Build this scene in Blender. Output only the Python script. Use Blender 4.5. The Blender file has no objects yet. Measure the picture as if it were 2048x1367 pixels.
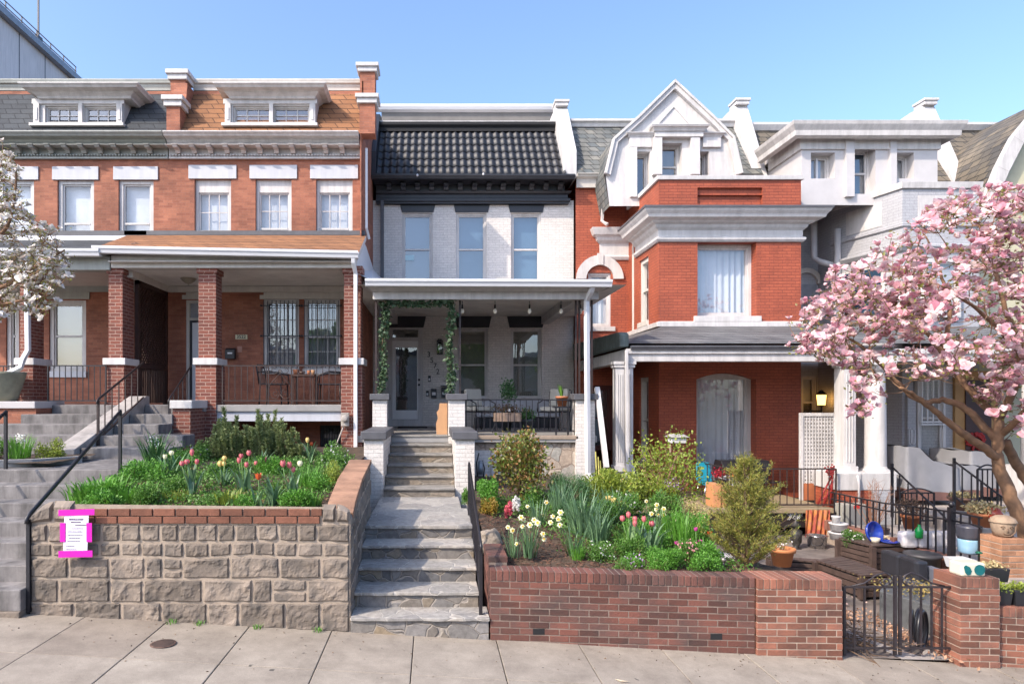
import bpy, bmesh, math, random
import numpy as np
from mathutils import Vector, Matrix, noise as mnoise
R=math.radians; rnd=random.Random(7)
sc=bpy.context.scene; COL=sc.collection
# ---------------------------------------------------------------- camera, world, sun
F=1340.0; VX=865.0; VY=800.0; E=2.42
cd=bpy.data.cameras.new("Camera"); cam=bpy.data.objects.new("Camera",cd); COL.objects.link(cam)
cam.location=(0,0,E); cam.rotation_euler=(R(90),0,0)
cd.sensor_width=36; cd.lens=36*F/2048; cd.shift_x=(1024-VX)/2048; cd.shift_y=(VY-683.5)/2048
cd.clip_end=500; cd.clip_start=.05; sc.camera=cam
SUN_EL,SUN_AZ=41,53      # azimuth: degrees to the left of the direction towards the camera
w=bpy.data.worlds.new("World"); sc.world=w; w.use_nodes=True
nt=w.node_tree; sky=nt.nodes.new('ShaderNodeTexSky'); sky.sky_type='NISHITA'; sky.sun_disc=False
sd=Vector((-math.sin(R(SUN_AZ))*math.cos(R(SUN_EL)),-math.cos(R(SUN_AZ))*math.cos(R(SUN_EL)),math.sin(R(SUN_EL))))
sky.sun_elevation=R(SUN_EL); sky.sun_rotation=math.atan2(sd.x,sd.y)
sky.altitude=0; sky.air_density=.9; sky.dust_density=2.6; sky.ozone_density=4.2
nt.links.new(sky.outputs[0],nt.nodes['Background'].inputs[0]); nt.nodes['Background'].inputs[1].default_value=.15
sl=bpy.data.lights.new("Sun",'SUN'); sl.energy=2.0; sl.angle=R(.6); sl.color=(1,.87,.72)
so=bpy.data.objects.new("Sun",sl); COL.objects.link(so); so.rotation_euler=(-sd).to_track_quat('-Z','Y').to_euler()
sc.view_settings.view_transform='Standard'; sc.view_settings.look='None'; sc.view_settings.exposure=1.42; sc.view_settings.gamma=1
sc.render.engine='CYCLES'
# ---------------------------------------------------------------- helpers
def X(px,D): return (px-VX)*D/F
def Z(py,D): return E+(VY-py)*D/F
WL={}
def tag(o,label=None,cat=None,group=None,kind=None):
    if label: o['label']=label
    if cat: o['category']=cat
    if group: o['group']=group
    if kind: o['kind']=kind
    return o
def thing(name,label,cat,loc=(0,0,0),group=None):
    o=bpy.data.objects.new(name,None); COL.objects.link(o); o.location=loc; o.empty_display_size=.2
    WL[o.name]=Vector(loc); return tag(o,label,cat,group)
def ctree(o,parent=None):
    c=o.copy(); COL.objects.link(c); c.parent=parent; WL[c.name]=WL.get(o.name,Vector((0,0,0)))
    for k in [k for k in bpy.data.objects if k.parent==o]: ctree(k,c)
    return c
class MB:
    def __init__(s): s.v=[];s.f=[];s.m=[];s.sm=[]
    def add(s,vs,fs,m=0,sm=False):
        b=len(s.v); s.v.extend(tuple(p) for p in vs)
        for f in fs: s.f.append(tuple(b+i for i in f)); s.m.append(m); s.sm.append(sm)
    def box(s,x0,x1,y0,y1,z0,z1,m=0):
        if x0>x1:x0,x1=x1,x0
        if y0>y1:y0,y1=y1,y0
        if z0>z1:z0,z1=z1,z0
        s.add([(x0,y0,z0),(x1,y0,z0),(x1,y1,z0),(x0,y1,z0),(x0,y0,z1),(x1,y0,z1),(x1,y1,z1),(x0,y1,z1)],
              [(0,3,2,1),(4,5,6,7),(0,1,5,4),(1,2,6,5),(2,3,7,6),(3,0,4,7)],m)
    def pb(s,D,x0,x1,y0,y1,dep,m=0,off=0):
        s.box(X(x0,D),X(x1,D),D+off,D+off+dep,Z(y1,D),Z(y0,D),m)
    def hexa(s,p,m=0):   # 8 corners, bottom 4 ccw then top 4
        s.add(p,[(0,3,2,1),(4,5,6,7),(0,1,5,4),(1,2,6,5),(2,3,7,6),(3,0,4,7)],m)
    def obox(s,c,sx,sy,sz,rz=0,rx=0,ry=0,m=0):
        M=Matrix.Translation(c)@Matrix.Rotation(rz,4,'Z')@Matrix.Rotation(ry,4,'Y')@Matrix.Rotation(rx,4,'X')
        p=[M@Vector((a*sx/2,b*sy/2,d*sz/2)) for d in(-1,1) for a,b in((-1,-1),(1,-1),(1,1),(-1,1))]
        s.hexa(p,m)
    def quad(s,a,b,c,d,m=0,sm=False): s.add([a,b,c,d],[(0,1,2,3)],m,sm)
    def px(s,poly,x0,x1,m=0):  # polygon of (y,z) extruded in x
        n=len(poly); s.add([(x0,a,b) for a,b in poly]+[(x1,a,b) for a,b in poly],
          [tuple(range(n))[::-1],tuple(range(n,2*n))]+[(i,(i+1)%n,n+(i+1)%n,n+i) for i in range(n)],m)
    def py(s,poly,y0,y1,m=0):  # polygon of (x,z) extruded in y
        n=len(poly); s.add([(a,y0,b) for a,b in poly]+[(a,y1,b) for a,b in poly],
          [tuple(range(n)),tuple(range(n,2*n))[::-1]]+[(i,n+i,n+(i+1)%n,(i+1)%n) for i in range(n)],m)
    def pz(s,poly,z0,z1,m=0):
        n=len(poly); s.add([(a,b,z0) for a,b in poly]+[(a,b,z1) for a,b in poly],
          [tuple(range(n))[::-1],tuple(range(n,2*n))]+[(i,(i+1)%n,n+(i+1)%n,n+i) for i in range(n)],m)
    def tube(s,pts,r,n=8,m=0,cap=True,sm=True,flat=1):
        pts=[Vector(p) for p in pts]; k=len(pts); rr=r if isinstance(r,(list,tuple)) else [r]*k
        vs=[]; up=None
        for i,p in enumerate(pts):
            t=(pts[min(i+1,k-1)]-pts[max(i-1,0)]); t=t.normalized() if t.length>1e-9 else Vector((0,0,1))
            if up is None: up=Vector((0,0,1)) if abs(t.z)<.9 else Vector((1,0,0))
            a=t.cross(up); a=a.normalized() if a.length>1e-6 else Vector((1,0,0)); b=a.cross(t).normalized(); up=b
            for j in range(n):
                q=2*math.pi*(j+.5)/n; vs.append(p+a*math.cos(q)*rr[i]+b*math.sin(q)*rr[i]*flat)
        fs=[(i*n+j,i*n+(j+1)%n,(i+1)*n+(j+1)%n,(i+1)*n+j) for i in range(k-1) for j in range(n)]
        if cap: fs+=[tuple(range(n))[::-1],tuple((k-1)*n+j for j in range(n))]
        s.add(vs,fs,m,sm and n>4)
    def bar(s,a,b,w,m=0): s.tube([a,b],w*.7071,4,m,sm=False)
    def lathe(s,prof,c,n=20,m=0,sm=True,cap=True):
        vs=[(c[0]+r*math.cos(2*math.pi*j/n),c[1]+r*math.sin(2*math.pi*j/n),c[2]+z) for r,z in prof for j in range(n)]
        k=len(prof); fs=[(i*n+j,i*n+(j+1)%n,(i+1)*n+(j+1)%n,(i+1)*n+j) for i in range(k-1) for j in range(n)]
        if cap: fs+=[tuple(range(n))[::-1],tuple((k-1)*n+j for j in range(n))]
        s.add(vs,fs,m,sm)
    def ell(s,c,rx,ry,rz,n=10,k=7,m=0):
        s.add([(c[0]+rx*math.sin(math.pi*i/k)*math.cos(2*math.pi*j/n),c[1]+ry*math.sin(math.pi*i/k)*math.sin(2*math.pi*j/n),c[2]+rz*math.cos(math.pi*i/k)) for i in range(k+1) for j in range(n)],
              [(i*n+j,(i+1)*n+j,(i+1)*n+(j+1)%n,i*n+(j+1)%n) for i in range(k) for j in range(n)],m,True)
    def sweep(s,path,prof,m=0,closed=False):
        # path of (x,y) or (x,y,z); profile of (out,z); outward is to the right of travel
        P=[Vector((p[0],p[1])) for p in path]; zz=[p[2] if len(p)>2 else 0 for p in path]; k=len(P); n=len(prof); vs=[]
        for i in range(k):
            def nrm(a,b): d=(b-a).normalized(); return Vector((d.y,-d.x))
            if i==0: o=nrm(P[0],P[1])
            elif i==k-1: o=nrm(P[-2],P[-1])
            else:
                a=nrm(P[i-1],P[i]); b=nrm(P[i],P[i+1]); o=(a+b)/(1+a.dot(b))
            for q,z in prof: vs.append((P[i].x+o.x*q,P[i].y+o.y*q,z+zz[i]))
        fs=[(i*n+j,(i+1)*n+j,(i+1)*n+(j+1)%n,i*n+(j+1)%n) for i in range(k-1) for j in range(n)]
        fs+=[tuple(range(n))[::-1],tuple((k-1)*n+j for j in range(n))]
        s.add(vs,fs,m)
    def wall(s,x0,x1,z0,z1,y,th,holes,m=0,m2=None):
        # front sheet with openings and their reveals; facing -y
        xs=sorted({x0,x1,*[h[0] for h in holes],*[h[1] for h in holes]}); zs=sorted({z0,z1,*[h[2] for h in holes],*[h[3] for h in holes]})
        for i in range(len(xs)-1):
            for j in range(len(zs)-1):
                cx=(xs[i]+xs[i+1])/2; cz=(zs[j]+zs[j+1])/2
                if cx<x0 or cx>x1 or cz<z0 or cz>z1: continue
                if any(h[0]<cx<h[1] and h[2]<cz<h[3] for h in holes): continue
                s.quad((xs[i],y,zs[j]),(xs[i+1],y,zs[j]),(xs[i+1],y,zs[j+1]),(xs[i],y,zs[j+1]),m)
        for a,b,c,d in holes:
            k=m if m2 is None else m2
            s.quad((a,y,c),(a,y,d),(a,y+th,d),(a,y+th,c),k); s.quad((b,y,d),(b,y,c),(b,y+th,c),(b,y+th,d),k)
            s.quad((a,y,d),(b,y,d),(b,y+th,d),(a,y+th,d),k); s.quad((b,y,c),(a,y,c),(a,y+th,c),(b,y+th,c),k)
    def build(s,name,mats,parent=None,smooth=None,bevel=0,label=None,cat=None,group=None,kind=None,loc=None,fixn=True):
        me=bpy.data.meshes.new(name); L=Vector((0,0,0))
        if parent is not None: L=WL.get(parent.name,L)
        elif loc is not None: L=Vector(loc)
        me.from_pydata([(a-L.x,b-L.y,c-L.z) for a,b,c in s.v],[],s.f)
        if not isinstance(mats,(list,tuple)): mats=[mats]
        for q in mats: me.materials.append(q)
        me.polygons.foreach_set('material_index',s.m)
        me.polygons.foreach_set('use_smooth',s.sm if smooth is None else [smooth]*len(s.f))
        if fixn and len(s.f)<6000:
            bm=bmesh.new(); bm.from_mesh(me); bmesh.ops.recalc_face_normals(bm,faces=bm.faces); bm.to_mesh(me); bm.free()
        me.update()
        o=bpy.data.objects.new(name,me); COL.objects.link(o); WL[o.name]=L
        if parent is not None: o.parent=parent
        else: o.location=L
        if bevel:
            b=o.modifiers.new('b','BEVEL'); b.width=bevel; b.segments=2; b.limit_method='ANGLE'; b.angle_limit=R(40); b.harden_normals=False
        return tag(o,label,cat,group,kind)
# ---------------------------------------------------------------- materials
MATS={}
def newmat(name):
    m=bpy.data.materials.new(name); m.use_nodes=True; t=m.node_tree; return m,t,t.nodes['Principled BSDF']
def nd(t,ty,**k):
    n=t.nodes.new(ty)
    for a,b in k.items():
        if a.startswith('i_'): n.inputs[a[2:].replace('_',' ')].default_value=b
        else: setattr(n,a,b)
    return n
def mixc(t,a,b,fac,mode='MIX'):
    n=t.nodes.new('ShaderNodeMix'); n.data_type='RGBA'; n.blend_type=mode
    for s,v in ((0,fac),(6,a),(7,b)):
        if hasattr(v,'links'): t.links.new(v,n.inputs[s])
        else: n.inputs[s].default_value=v if s==0 else (*v[:3],1)
    return n.outputs[2]
def noise(t,scale,det=3,rough=.6,vec=None):
    n=nd(t,'ShaderNodeTexNoise'); n.inputs['Scale'].default_value=scale; n.inputs['Detail'].default_value=det; n.inputs['Roughness'].default_value=rough
    if vec is None:
        g=t.nodes.new('ShaderNodeNewGeometry'); vec=g.outputs['Position']
    t.links.new(vec,n.inputs['Vector']); return n.outputs['Fac']
def ramp(t,fac,a,b,p0=.35,p1=.65):
    r=t.nodes.new('ShaderNodeValToRGB'); t.links.new(fac,r.inputs[0]); e=r.color_ramp.elements
    e[0].position=p0;e[1].position=p1; e[0].color=(*a,1);e[1].color=(*b,1); return r.outputs[0]
def bump(t,b,h,st=.3,dist=.01):
    n=t.nodes.new('ShaderNodeBump'); n.inputs['Strength'].default_value=st; n.inputs['Distance'].default_value=dist
    t.links.new(h,n.inputs['Height']); t.links.new(n.outputs[0],b.inputs['Normal']); return n
def mat(name,c,rough=.6,var=.1,vs=3,bs=0,bsc=40,met=0,c2=None,isl=0,spec=.5,trans=0,stain=0):
    if name in MATS: return MATS[name]
    m,t,b=newmat(name); c2=c2 or tuple(x*(1-var*2) for x in c)
    col=ramp(t,noise(t,vs,5),c2,c,.3,.6)
    if isl:
        g=t.nodes.new('ShaderNodeNewGeometry'); r=ramp(t,g.outputs['Random Per Island'],(1-isl,)*3,(1+isl,)*3,0,1); col=mixc(t,col,r,1,'MULTIPLY')
    if stain:
        mp=nd(t,'ShaderNodeMapping'); mp.inputs['Scale'].default_value=(6,6,.7); g=t.nodes.new('ShaderNodeNewGeometry'); t.links.new(g.outputs['Position'],mp.inputs[0])
        f=noise(t,1.2,5,.7,mp.outputs[0]); col=mixc(t,col,ramp(t,f,(1-stain,)*3,(1,1,1),.38,.6),1,'MULTIPLY')
    t.links.new(col,b.inputs['Base Color']); b.inputs['Roughness'].default_value=rough; b.inputs['Metallic'].default_value=met
    b.inputs['Specular IOR Level'].default_value=spec
    if bs: bump(t,b,noise(t,bsc,4),bs,.01)
    MATS[name]=m; return m
def brick(name,c1,c2,mo,bw=.203,rh=.0677,ms=.009,rough=.8,bs=.5,var=.25,blotch=None,bias=0,smear=.0):
    m,t,b=newmat(name); g=t.nodes.new('ShaderNodeNewGeometry'); sp=t.nodes.new('ShaderNodeSeparateXYZ'); t.links.new(g.outputs['Position'],sp.inputs[0])
    ad=nd(t,'ShaderNodeMath',operation='ADD'); t.links.new(sp.outputs[0],ad.inputs[0]); t.links.new(sp.outputs[1],ad.inputs[1])
    cb=t.nodes.new('ShaderNodeCombineXYZ'); t.links.new(ad.outputs[0],cb.inputs[0]); t.links.new(sp.outputs[2],cb.inputs[1])
    w=nd(t,'ShaderNodeTexNoise'); w.inputs['Scale'].default_value=9; t.links.new(g.outputs['Position'],w.inputs['Vector'])
    vm=nd(t,'ShaderNodeVectorMath',operation='MULTIPLY_ADD'); vm.inputs[1].default_value=(.01,.01,0); t.links.new(w.outputs['Color'],vm.inputs[0]); t.links.new(cb.outputs[0],vm.inputs[2])
    br=nd(t,'ShaderNodeTexBrick'); t.links.new(vm.outputs[0],br.inputs['Vector']); br.inputs['Scale'].default_value=1
    br.inputs['Color1'].default_value=(*c1,1); br.inputs['Color2'].default_value=(*c2,1); br.inputs['Mortar'].default_value=(*mo,1)
    br.inputs['Mortar Size'].default_value=ms; br.inputs['Mortar Smooth'].default_value=.4; br.inputs['Brick Width'].default_value=bw; br.inputs['Row Height'].default_value=rh; br.inputs['Bias'].default_value=bias
    col=mixc(t,br.outputs['Color'],ramp(t,noise(t,1.3,6,.7),(1-var,)*3,(1+var*.4,)*3,.3,.7),1,'MULTIPLY')
    col=mixc(t,col,ramp(t,noise(t,45,3),(.82,)*3,(1.1,)*3,.3,.7),1,'MULTIPLY')
    if blotch: col=mixc(t,col,blotch,ramp(t,noise(t,3.1,7,.8),(0,0,0),(1,1,1),.62,.72))
    t.links.new(col,b.inputs['Base Color']); b.inputs['Roughness'].default_value=rough
    mx=nd(t,'ShaderNodeMath',operation='MULTIPLY_ADD'); mx.inputs[1].default_value=-1; t.links.new(br.outputs['Fac'],mx.inputs[0]); n2=noise(t,60,3); 
    m3=nd(t,'ShaderNodeMath',operation='MULTIPLY'); m3.inputs[1].default_value=.5; t.links.new(n2,m3.inputs[0]); t.links.new(m3.outputs[0],mx.inputs[2])
    bump(t,b,mx.outputs[0],bs,.008); MATS[name]=m; return m
def shingle(name,c1,c2,gap,bw=.3,rh=.14,vert='z',var=.3,extra=None):
    m=brick(name,c1,c2,gap,bw,rh,.012,.85,.9,var)
    return m
def isl(name,cols,rough=.6,trans=.0,var=.0,sheen=0,back=None,mode='LINEAR'):
    m,t,b=newmat(name); g=t.nodes.new('ShaderNodeNewGeometry'); r=t.nodes.new('ShaderNodeValToRGB'); t.links.new(g.outputs['Random Per Island'],r.inputs[0])
    e=r.color_ramp.elements; r.color_ramp.interpolation=mode
    while len(e)<len(cols): e.new(.5)
    for i,c in enumerate(cols): e[i].position=i/(len(cols)-1 if mode=='LINEAR' else len(cols)); e[i].color=(*c,1)
    col=r.outputs[0]
    if back: col=mixc(t,col,back,g.outputs['Backfacing'])
    if var: col=mixc(t,col,ramp(t,noise(t,30,3),(1-var,)*3,(1+var*.5,)*3),1,'MULTIPLY')
    t.links.new(col,b.inputs['Base Color']); b.inputs['Roughness'].default_value=rough
    if trans:
        o=t.nodes['Material Output']; tr=t.nodes.new('ShaderNodeBsdfTranslucent'); t.links.new(col,tr.inputs[0]); mx=t.nodes.new('ShaderNodeMixShader'); mx.inputs[0].default_value=trans
        t.links.new(b.outputs[0],mx.inputs[1]); t.links.new(tr.outputs[0],mx.inputs[2]); t.links.new(mx.outputs[0],o.inputs[0])
    MATS[name]=m; return m
def glassm(name,refl,tint=(1,1,1)):
    m,t,b=newmat(name); t.nodes.remove(b); o=t.nodes['Material Output']
    tr=t.nodes.new('ShaderNodeBsdfTransparent'); tr.inputs[0].default_value=(*tint,1); gl=t.nodes.new('ShaderNodeBsdfGlossy'); gl.inputs['Roughness'].default_value=.015
    nn=t.nodes.new('ShaderNodeBump'); nn.inputs['Strength'].default_value=.06; nn.inputs['Distance'].default_value=.02; t.links.new(noise(t,2.2,2),nn.inputs['Height']); t.links.new(nn.outputs[0],gl.inputs['Normal'])
    mx=t.nodes.new('ShaderNodeMixShader'); mx.inputs[0].default_value=refl
    t.links.new(tr.outputs[0],mx.inputs[1]); t.links.new(gl.outputs[0],mx.inputs[2]); t.links.new(mx.outputs[0],o.inputs[0]); MATS[name]=m; return m
def stonem(name,scale,cols,mo,th=.06,bs=.6,flat=False,stretch=(1,1,1),warp=.15):
    # irregular stones with mortar joints
    m,t,b=newmat(name); g=t.nodes.new('ShaderNodeNewGeometry'); mp=nd(t,'ShaderNodeMapping'); mp.inputs['Scale'].default_value=stretch
    nz=nd(t,'ShaderNodeTexNoise'); nz.inputs['Scale'].default_value=3; t.links.new(g.outputs['Position'],nz.inputs['Vector'])
    vm=nd(t,'ShaderNodeVectorMath',operation='MULTIPLY_ADD'); vm.inputs[1].default_value=(warp,)*3; t.links.new(nz.outputs['Color'],vm.inputs[0]); t.links.new(g.outputs['Position'],vm.inputs[2]); t.links.new(vm.outputs[0],mp.inputs[0])
    v=nd(t,'ShaderNodeTexVoronoi',feature='DISTANCE_TO_EDGE'); v.inputs['Scale'].default_value=scale; t.links.new(mp.outputs[0],v.inputs['Vector'])
    v2=nd(t,'ShaderNodeTexVoronoi'); v2.inputs['Scale'].default_value=scale; t.links.new(mp.outputs[0],v2.inputs['Vector'])
    sp=t.nodes.new('ShaderNodeSeparateColor'); t.links.new(v2.outputs['Color'],sp.inputs[0])
    r=t.nodes.new('ShaderNodeValToRGB'); t.links.new(sp.outputs[0],r.inputs[0]); e=r.color_ramp.elements
    while len(e)<len(cols): e.new(.5)
    for i,c in enumerate(cols): e[i].position=i/(len(cols)-1); e[i].color=(*c,1)
    col=mixc(t,r.outputs[0],ramp(t,noise(t,14,6,.75),(.6,)*3,(1.25,)*3,.3,.7),1,'MULTIPLY')
    fac=ramp(t,v.outputs['Distance'],(0,0,0),(1,1,1),th*.4,th)
    col=mixc(t,mo,col,fac); t.links.new(col,b.inputs['Base Color']); b.inputs['Roughness'].default_value=.75
    ad=nd(t,'ShaderNodeMath',operation='MULTIPLY_ADD'); t.links.new(noise(t,18,5),ad.inputs[0]); ad.inputs[1].default_value=.5 if not flat else .15; t.links.new(fac,ad.inputs[2])
    bump(t,b,ad.outputs[0],bs,.012); MATS[name]=m; return m
def slatm(name,c,period,axis=2,dark=.55,rough=.5,duty=.15):
    m,t,b=newmat(name); g=t.nodes.new('ShaderNodeNewGeometry'); sp=t.nodes.new('ShaderNodeSeparateXYZ'); t.links.new(g.outputs['Position'],sp.inputs[0])
    a=nd(t,'ShaderNodeMath',operation='DIVIDE'); a.inputs[1].default_value=period; t.links.new(sp.outputs[axis],a.inputs[0])
    f=nd(t,'ShaderNodeMath',operation='FRACT'); t.links.new(a.outputs[0],f.inputs[0])
    col=ramp(t,f.outputs[0],tuple(x*dark for x in c),c,duty*.5,duty); col=mixc(t,col,ramp(t,noise(t,2.5,4),(.85,)*3,(1.05,)*3),1,'MULTIPLY')
    t.links.new(col,b.inputs['Base Color']); b.inputs['Roughness'].default_value=rough; bump(t,b,f.outputs[0],.3,.01); MATS[name]=m; return m

M_brick=brick('orange_red_brick',(.40,.15,.085),(.28,.095,.055),(.30,.14,.10),.2,.0575,.0045,var=.42,blotch=(.42,.2,.14))
M_brickp=brick('porch_pier_brick',(.235,.07,.045),(.15,.045,.033),(.33,.205,.16),.203,.0677,.010,var=.2,blotch=None)
M_brickr=brick('red_painted_brick',(.40,.095,.044),(.34,.078,.037),(.22,.045,.024),.2,.0677,.007,.6,.6,.28,blotch=(.28,.07,.045))
M_brickg=brick('pale_grey_painted_brick',(.70,.66,.62),(.64,.60,.565),(.52,.49,.46),.2,.0677,.006,.6,.6,.12,blotch=(.50,.47,.46))
M_brickg2=brick('light_grey_painted_brick',(.42,.42,.44),(.40,.40,.42),(.31,.31,.33),.2,.0677,.006,.6,.35,.1)
M_white=mat('white_paint',(.60,.575,.56),.5,.07,2.5,.12,30,stain=.2)
M_whiteold=mat('weathered_white_paint',(.60,.58,.57),.6,.06,3,.25,25,stain=.16)
M_cream=mat('off_white_paint',(.60,.56,.51),.5,.05,3,stain=.12)
M_greyt=mat('grey_green_trim_paint',(.36,.37,.34),.5,.06,3,stain=.15)
M_stonew=mat('white_painted_lintel',(.50,.51,.55),.6,.04,3,.1,60,stain=.1)
M_vinyl=mat('white_vinyl',(.64,.64,.66),.35,.02,3)
M_black=mat('black_paint',(.022,.022,.027),.42,.15,4,.2,20)
M_darkg=mat('dark_grey_paint',(.095,.095,.105),.55,.12,5,.2,40)
M_iron=mat('black_iron',(.02,.018,.022),.38,.15,12,.15,80)
M_ironb=mat('rusty_brown_iron',(.045,.028,.025),.5,.2,15,.2,80)
M_shd=shingle('dark_slate_shingle',(.055,.062,.07),(.04,.045,.052),(.02,.022,.026),.34,.155)
M_sho=shingle('orange_asphalt_shingle',(.31,.14,.06),(.24,.105,.045),(.08,.035,.018),.36,.15,var=.2)
M_shs=brick('grey_slate_shingle',(.23,.225,.20),(.11,.125,.13),(.035,.035,.035),.24,.16,.012,.8,.7,.5,blotch=(.26,.22,.17))
M_shr=brick('weathered_brown_slate',(.20,.165,.12),(.09,.085,.08),(.03,.028,.025),.3,.17,.013,.8,.7,.4)
M_deck=mat('grey_painted_floor',(.30,.29,.28),.6,.1,3)
M_ceil=slatm('beadboard_ceiling',(.78,.74,.68),.09,1,.8)
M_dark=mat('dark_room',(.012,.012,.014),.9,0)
M_blind=slatm('white_blind',(.52,.56,.62),.032,2,.82)
M_blindg=slatm('grey_green_blind',(.20,.20,.17),.03,2,.75)
M_curt=mat('white_curtain',(.50,.54,.60),.8,.05,3)
M_curtd=mat('dim_curtain',(.30,.31,.34),.8,.2,3)
M_skyback=mat('sky_blue_backing',(.06,.13,.21),.8,.1,2)  # blue backing behind the panes, sky reflection put into its colour
M_glass=glassm('window_glass',.12); M_glassr=glassm('sky_reflecting_glass',.2); M_glassd=glassm('dark_reflecting_glass',.22)
M_conc=mat('stucco_concrete',(.50,.47,.47),.85,.05,1.2,.1,30)
def pleat(mb,x0,x1,z0,z1,y,n,amp=.03,m=0):
    k=n*8; vs=[]
    for j in range(k+1):
        x=x0+(x1-x0)*j/k; yy=y+amp*math.sin(j*math.pi*2/8+.6*math.sin(j*.37))+amp*.5*math.sin(j*.9)
        vs+=[(x,yy,z0),(x,yy,z1)]
    mb.add(vs,[(2*j,2*j+2,2*j+3,2*j+1) for j in range(k)],m,True)
def window(par,x0,x1,z0,z1,y,fw=.06,inset=.09,split=.5,grid=(0,0),back='blind',fm=None,sash=.035,head=0,glass=None,sill=None,lintel=None,name='window',label=None,lows=True,backfrac=1.0,arch=0):
    fm=fm or M_white; glass=glass or M_glass; f=MB(); a,b=y+inset,y+inset+.11
    f.box(x0,x0+fw,a,b,z0,z1); f.box(x1-fw,x1,a,b,z0,z1); f.box(x0+fw,x1-fw,a,b,z1-fw-head,z1); f.box(x0+fw,x1-fw,a-.02,b,z0,z0+fw*.8)
    W_=f.build(name,fm,par,bevel=.004,label=label)
    gx0,gx1,gz0,gz1=x0+fw,x1-fw,z0+fw*.8,z1-fw-head; zm=gz0+(gz1-gz0)*split
    s=MB(); s.box(gx0,gx0+sash,a+.03,a+.07,gz0,gz1); s.box(gx1-sash,gx1,a+.03,a+.07,gz0,gz1); s.box(gx0+sash,gx1-sash,a+.03,a+.07,gz1-sash,gz1); s.box(gx0+sash,gx1-sash,a+.03,a+.07,gz0,gz0+sash*1.2)
    if lows: s.box(gx0+sash,gx1-sash,a+.02,a+.07,zm-.02,zm+.025)
    for (q0,q1) in (((gz0+sash,zm-.02),(zm+.025,gz1-sash)) if lows else ((gz0+sash,gz1-sash),)):
        nx,nz=grid
        for i in range(1,nx): xx=gx0+(gx1-gx0)*i/nx; s.box(xx-.009,xx+.009,a+.035,a+.055,q0,q1)
        for i in range(1,nz): zz=q0+(q1-q0)*i/nz; s.box(gx0+sash,gx1-sash,a+.036,a+.054,zz-.009,zz+.009)
    s.build('sash',fm,W_)
    g=MB(); g.quad((gx0,a+.06,gz0),(gx1,a+.06,gz0),(gx1,a+.06,gz1),(gx0,a+.06,gz1)); g.build('pane',glass,W_)
    yb=a+.17; k=MB(); bm={'blind':M_blind,'blindg':M_blindg,'dark':M_dark,'curtain':M_curt,'curtd':M_curtd,'shade':M_skyback}[back if isinstance(back,str) else 'dark']
    zb=gz1-(gz1-gz0)*backfrac
    if back in('curtain','curtd'): pleat(k,x0,x1,z0,z1,yb,max(4,int((x1-x0)*7)),.02)
    elif back!='dark': k.quad((x0,yb,zb-.0),(x1,yb,zb),(x1,yb,z1),(x0,yb,z1))
    if back!='dark': k.build('curtain' if back in('curtain','curtd') else 'blind',bm,W_)  # the sky coloured backing is built here too, though it is no blind
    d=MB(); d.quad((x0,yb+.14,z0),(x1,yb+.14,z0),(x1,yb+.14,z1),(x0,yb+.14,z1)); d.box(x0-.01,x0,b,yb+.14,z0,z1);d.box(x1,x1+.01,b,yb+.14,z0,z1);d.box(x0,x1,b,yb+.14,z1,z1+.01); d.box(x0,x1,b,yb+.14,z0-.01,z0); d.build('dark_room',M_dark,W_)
    if sill: q=MB(); q.box(x0-sill[0],x1+sill[0],y-sill[2],y+inset,z0-sill[1],z0-.001); q.build('sill',sill[3] if len(sill)>3 else M_white,W_,bevel=.006)
    if lintel: q=MB(); q.box(x0-lintel[0],x1+lintel[0],y-lintel[2],y+.08,z1+.001+(lintel[4] if len(lintel)>4 else 0),z1+lintel[1]); q.build('lintel',lintel[3] if len(lintel)>3 else M_stonew,W_,bevel=.006)
    return W_
def wpx(par,D,a,b,c,d,y=None,**k):
    y=D if y is None else y
    return window(par,X(a,D),X(b,D),Z(d,D),Z(c,D),y,**k)
def hole(D,a,b,c,d): return (X(a,D),X(b,D),Z(d,D),Z(c,D))
COVE=lambda p,h:[(0,-h),(p*.25,-h),(p*.3,-h*.8),(p*.45,-h*.6),(p*.5,-h*.45),(p*.85,-h*.38),(p*.9,-h*.25),(p,-h*.1),(p,0),(0,0)]
def GUT(w,h): return [(0,0),(0,-h),(w*.7,-h),(w*.82,-h*.6),(w,-h*.35),(w,0),(w-.015,0),(w-.03,-h*.3),(.015,-h*.4),(.015,0)]
# ================================================================ setting
GR=-.055
def gz(x): return GR*x
def slabgrid():
    mb=MB(); J=[-.19+.845*k for k in range(-22,24)]
    ys=[(5.895,6.95),(4.98,5.895),(4.06,4.98),(3.1,4.06)]
    for i in range(len(J)-1):
        for (a,b) in ys:
            if a>5.9 and False: continue
            x0,x1=J[i]+.004,J[i+1]-.004; j=rnd.uniform(-.004,.004)
            mb.hexa([(x0,a+.006,gz(x0)-.08+j),(x1,a+.006,gz(x1)-.08+j),(x1,b-.006,gz(x1)-.08+j),(x0,b-.006,gz(x0)-.08+j),(x0,a+.006,gz(x0)+j),(x1,a+.006,gz(x1)+j),(x1,b-.006,gz(x1)+j),(x0,b-.006,gz(x0)+j)])
    return mb
m,t,b=newmat('sidewalk_concrete'); g=t.nodes.new('ShaderNodeNewGeometry')
c=ramp(t,g.outputs['Random Per Island'],(.265,.225,.185),(.34,.30,.25),0,1); c=mixc(t,c,ramp(t,noise(t,2.2,7,.75),(.68,.66,.64),(1.1,1.09,1.07),.32,.66),1,'MULTIPLY')
c=mixc(t,c,ramp(t,noise(t,150,2),(.8,.8,.8),(1.12,1.12,1.12),.3,.7),1,'MULTIPLY'); c=mixc(t,c,(.05,.045,.04),ramp(t,noise(t,9,2,.3),(0,0,0),(.85,.85,.85),.765,.78))
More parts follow.
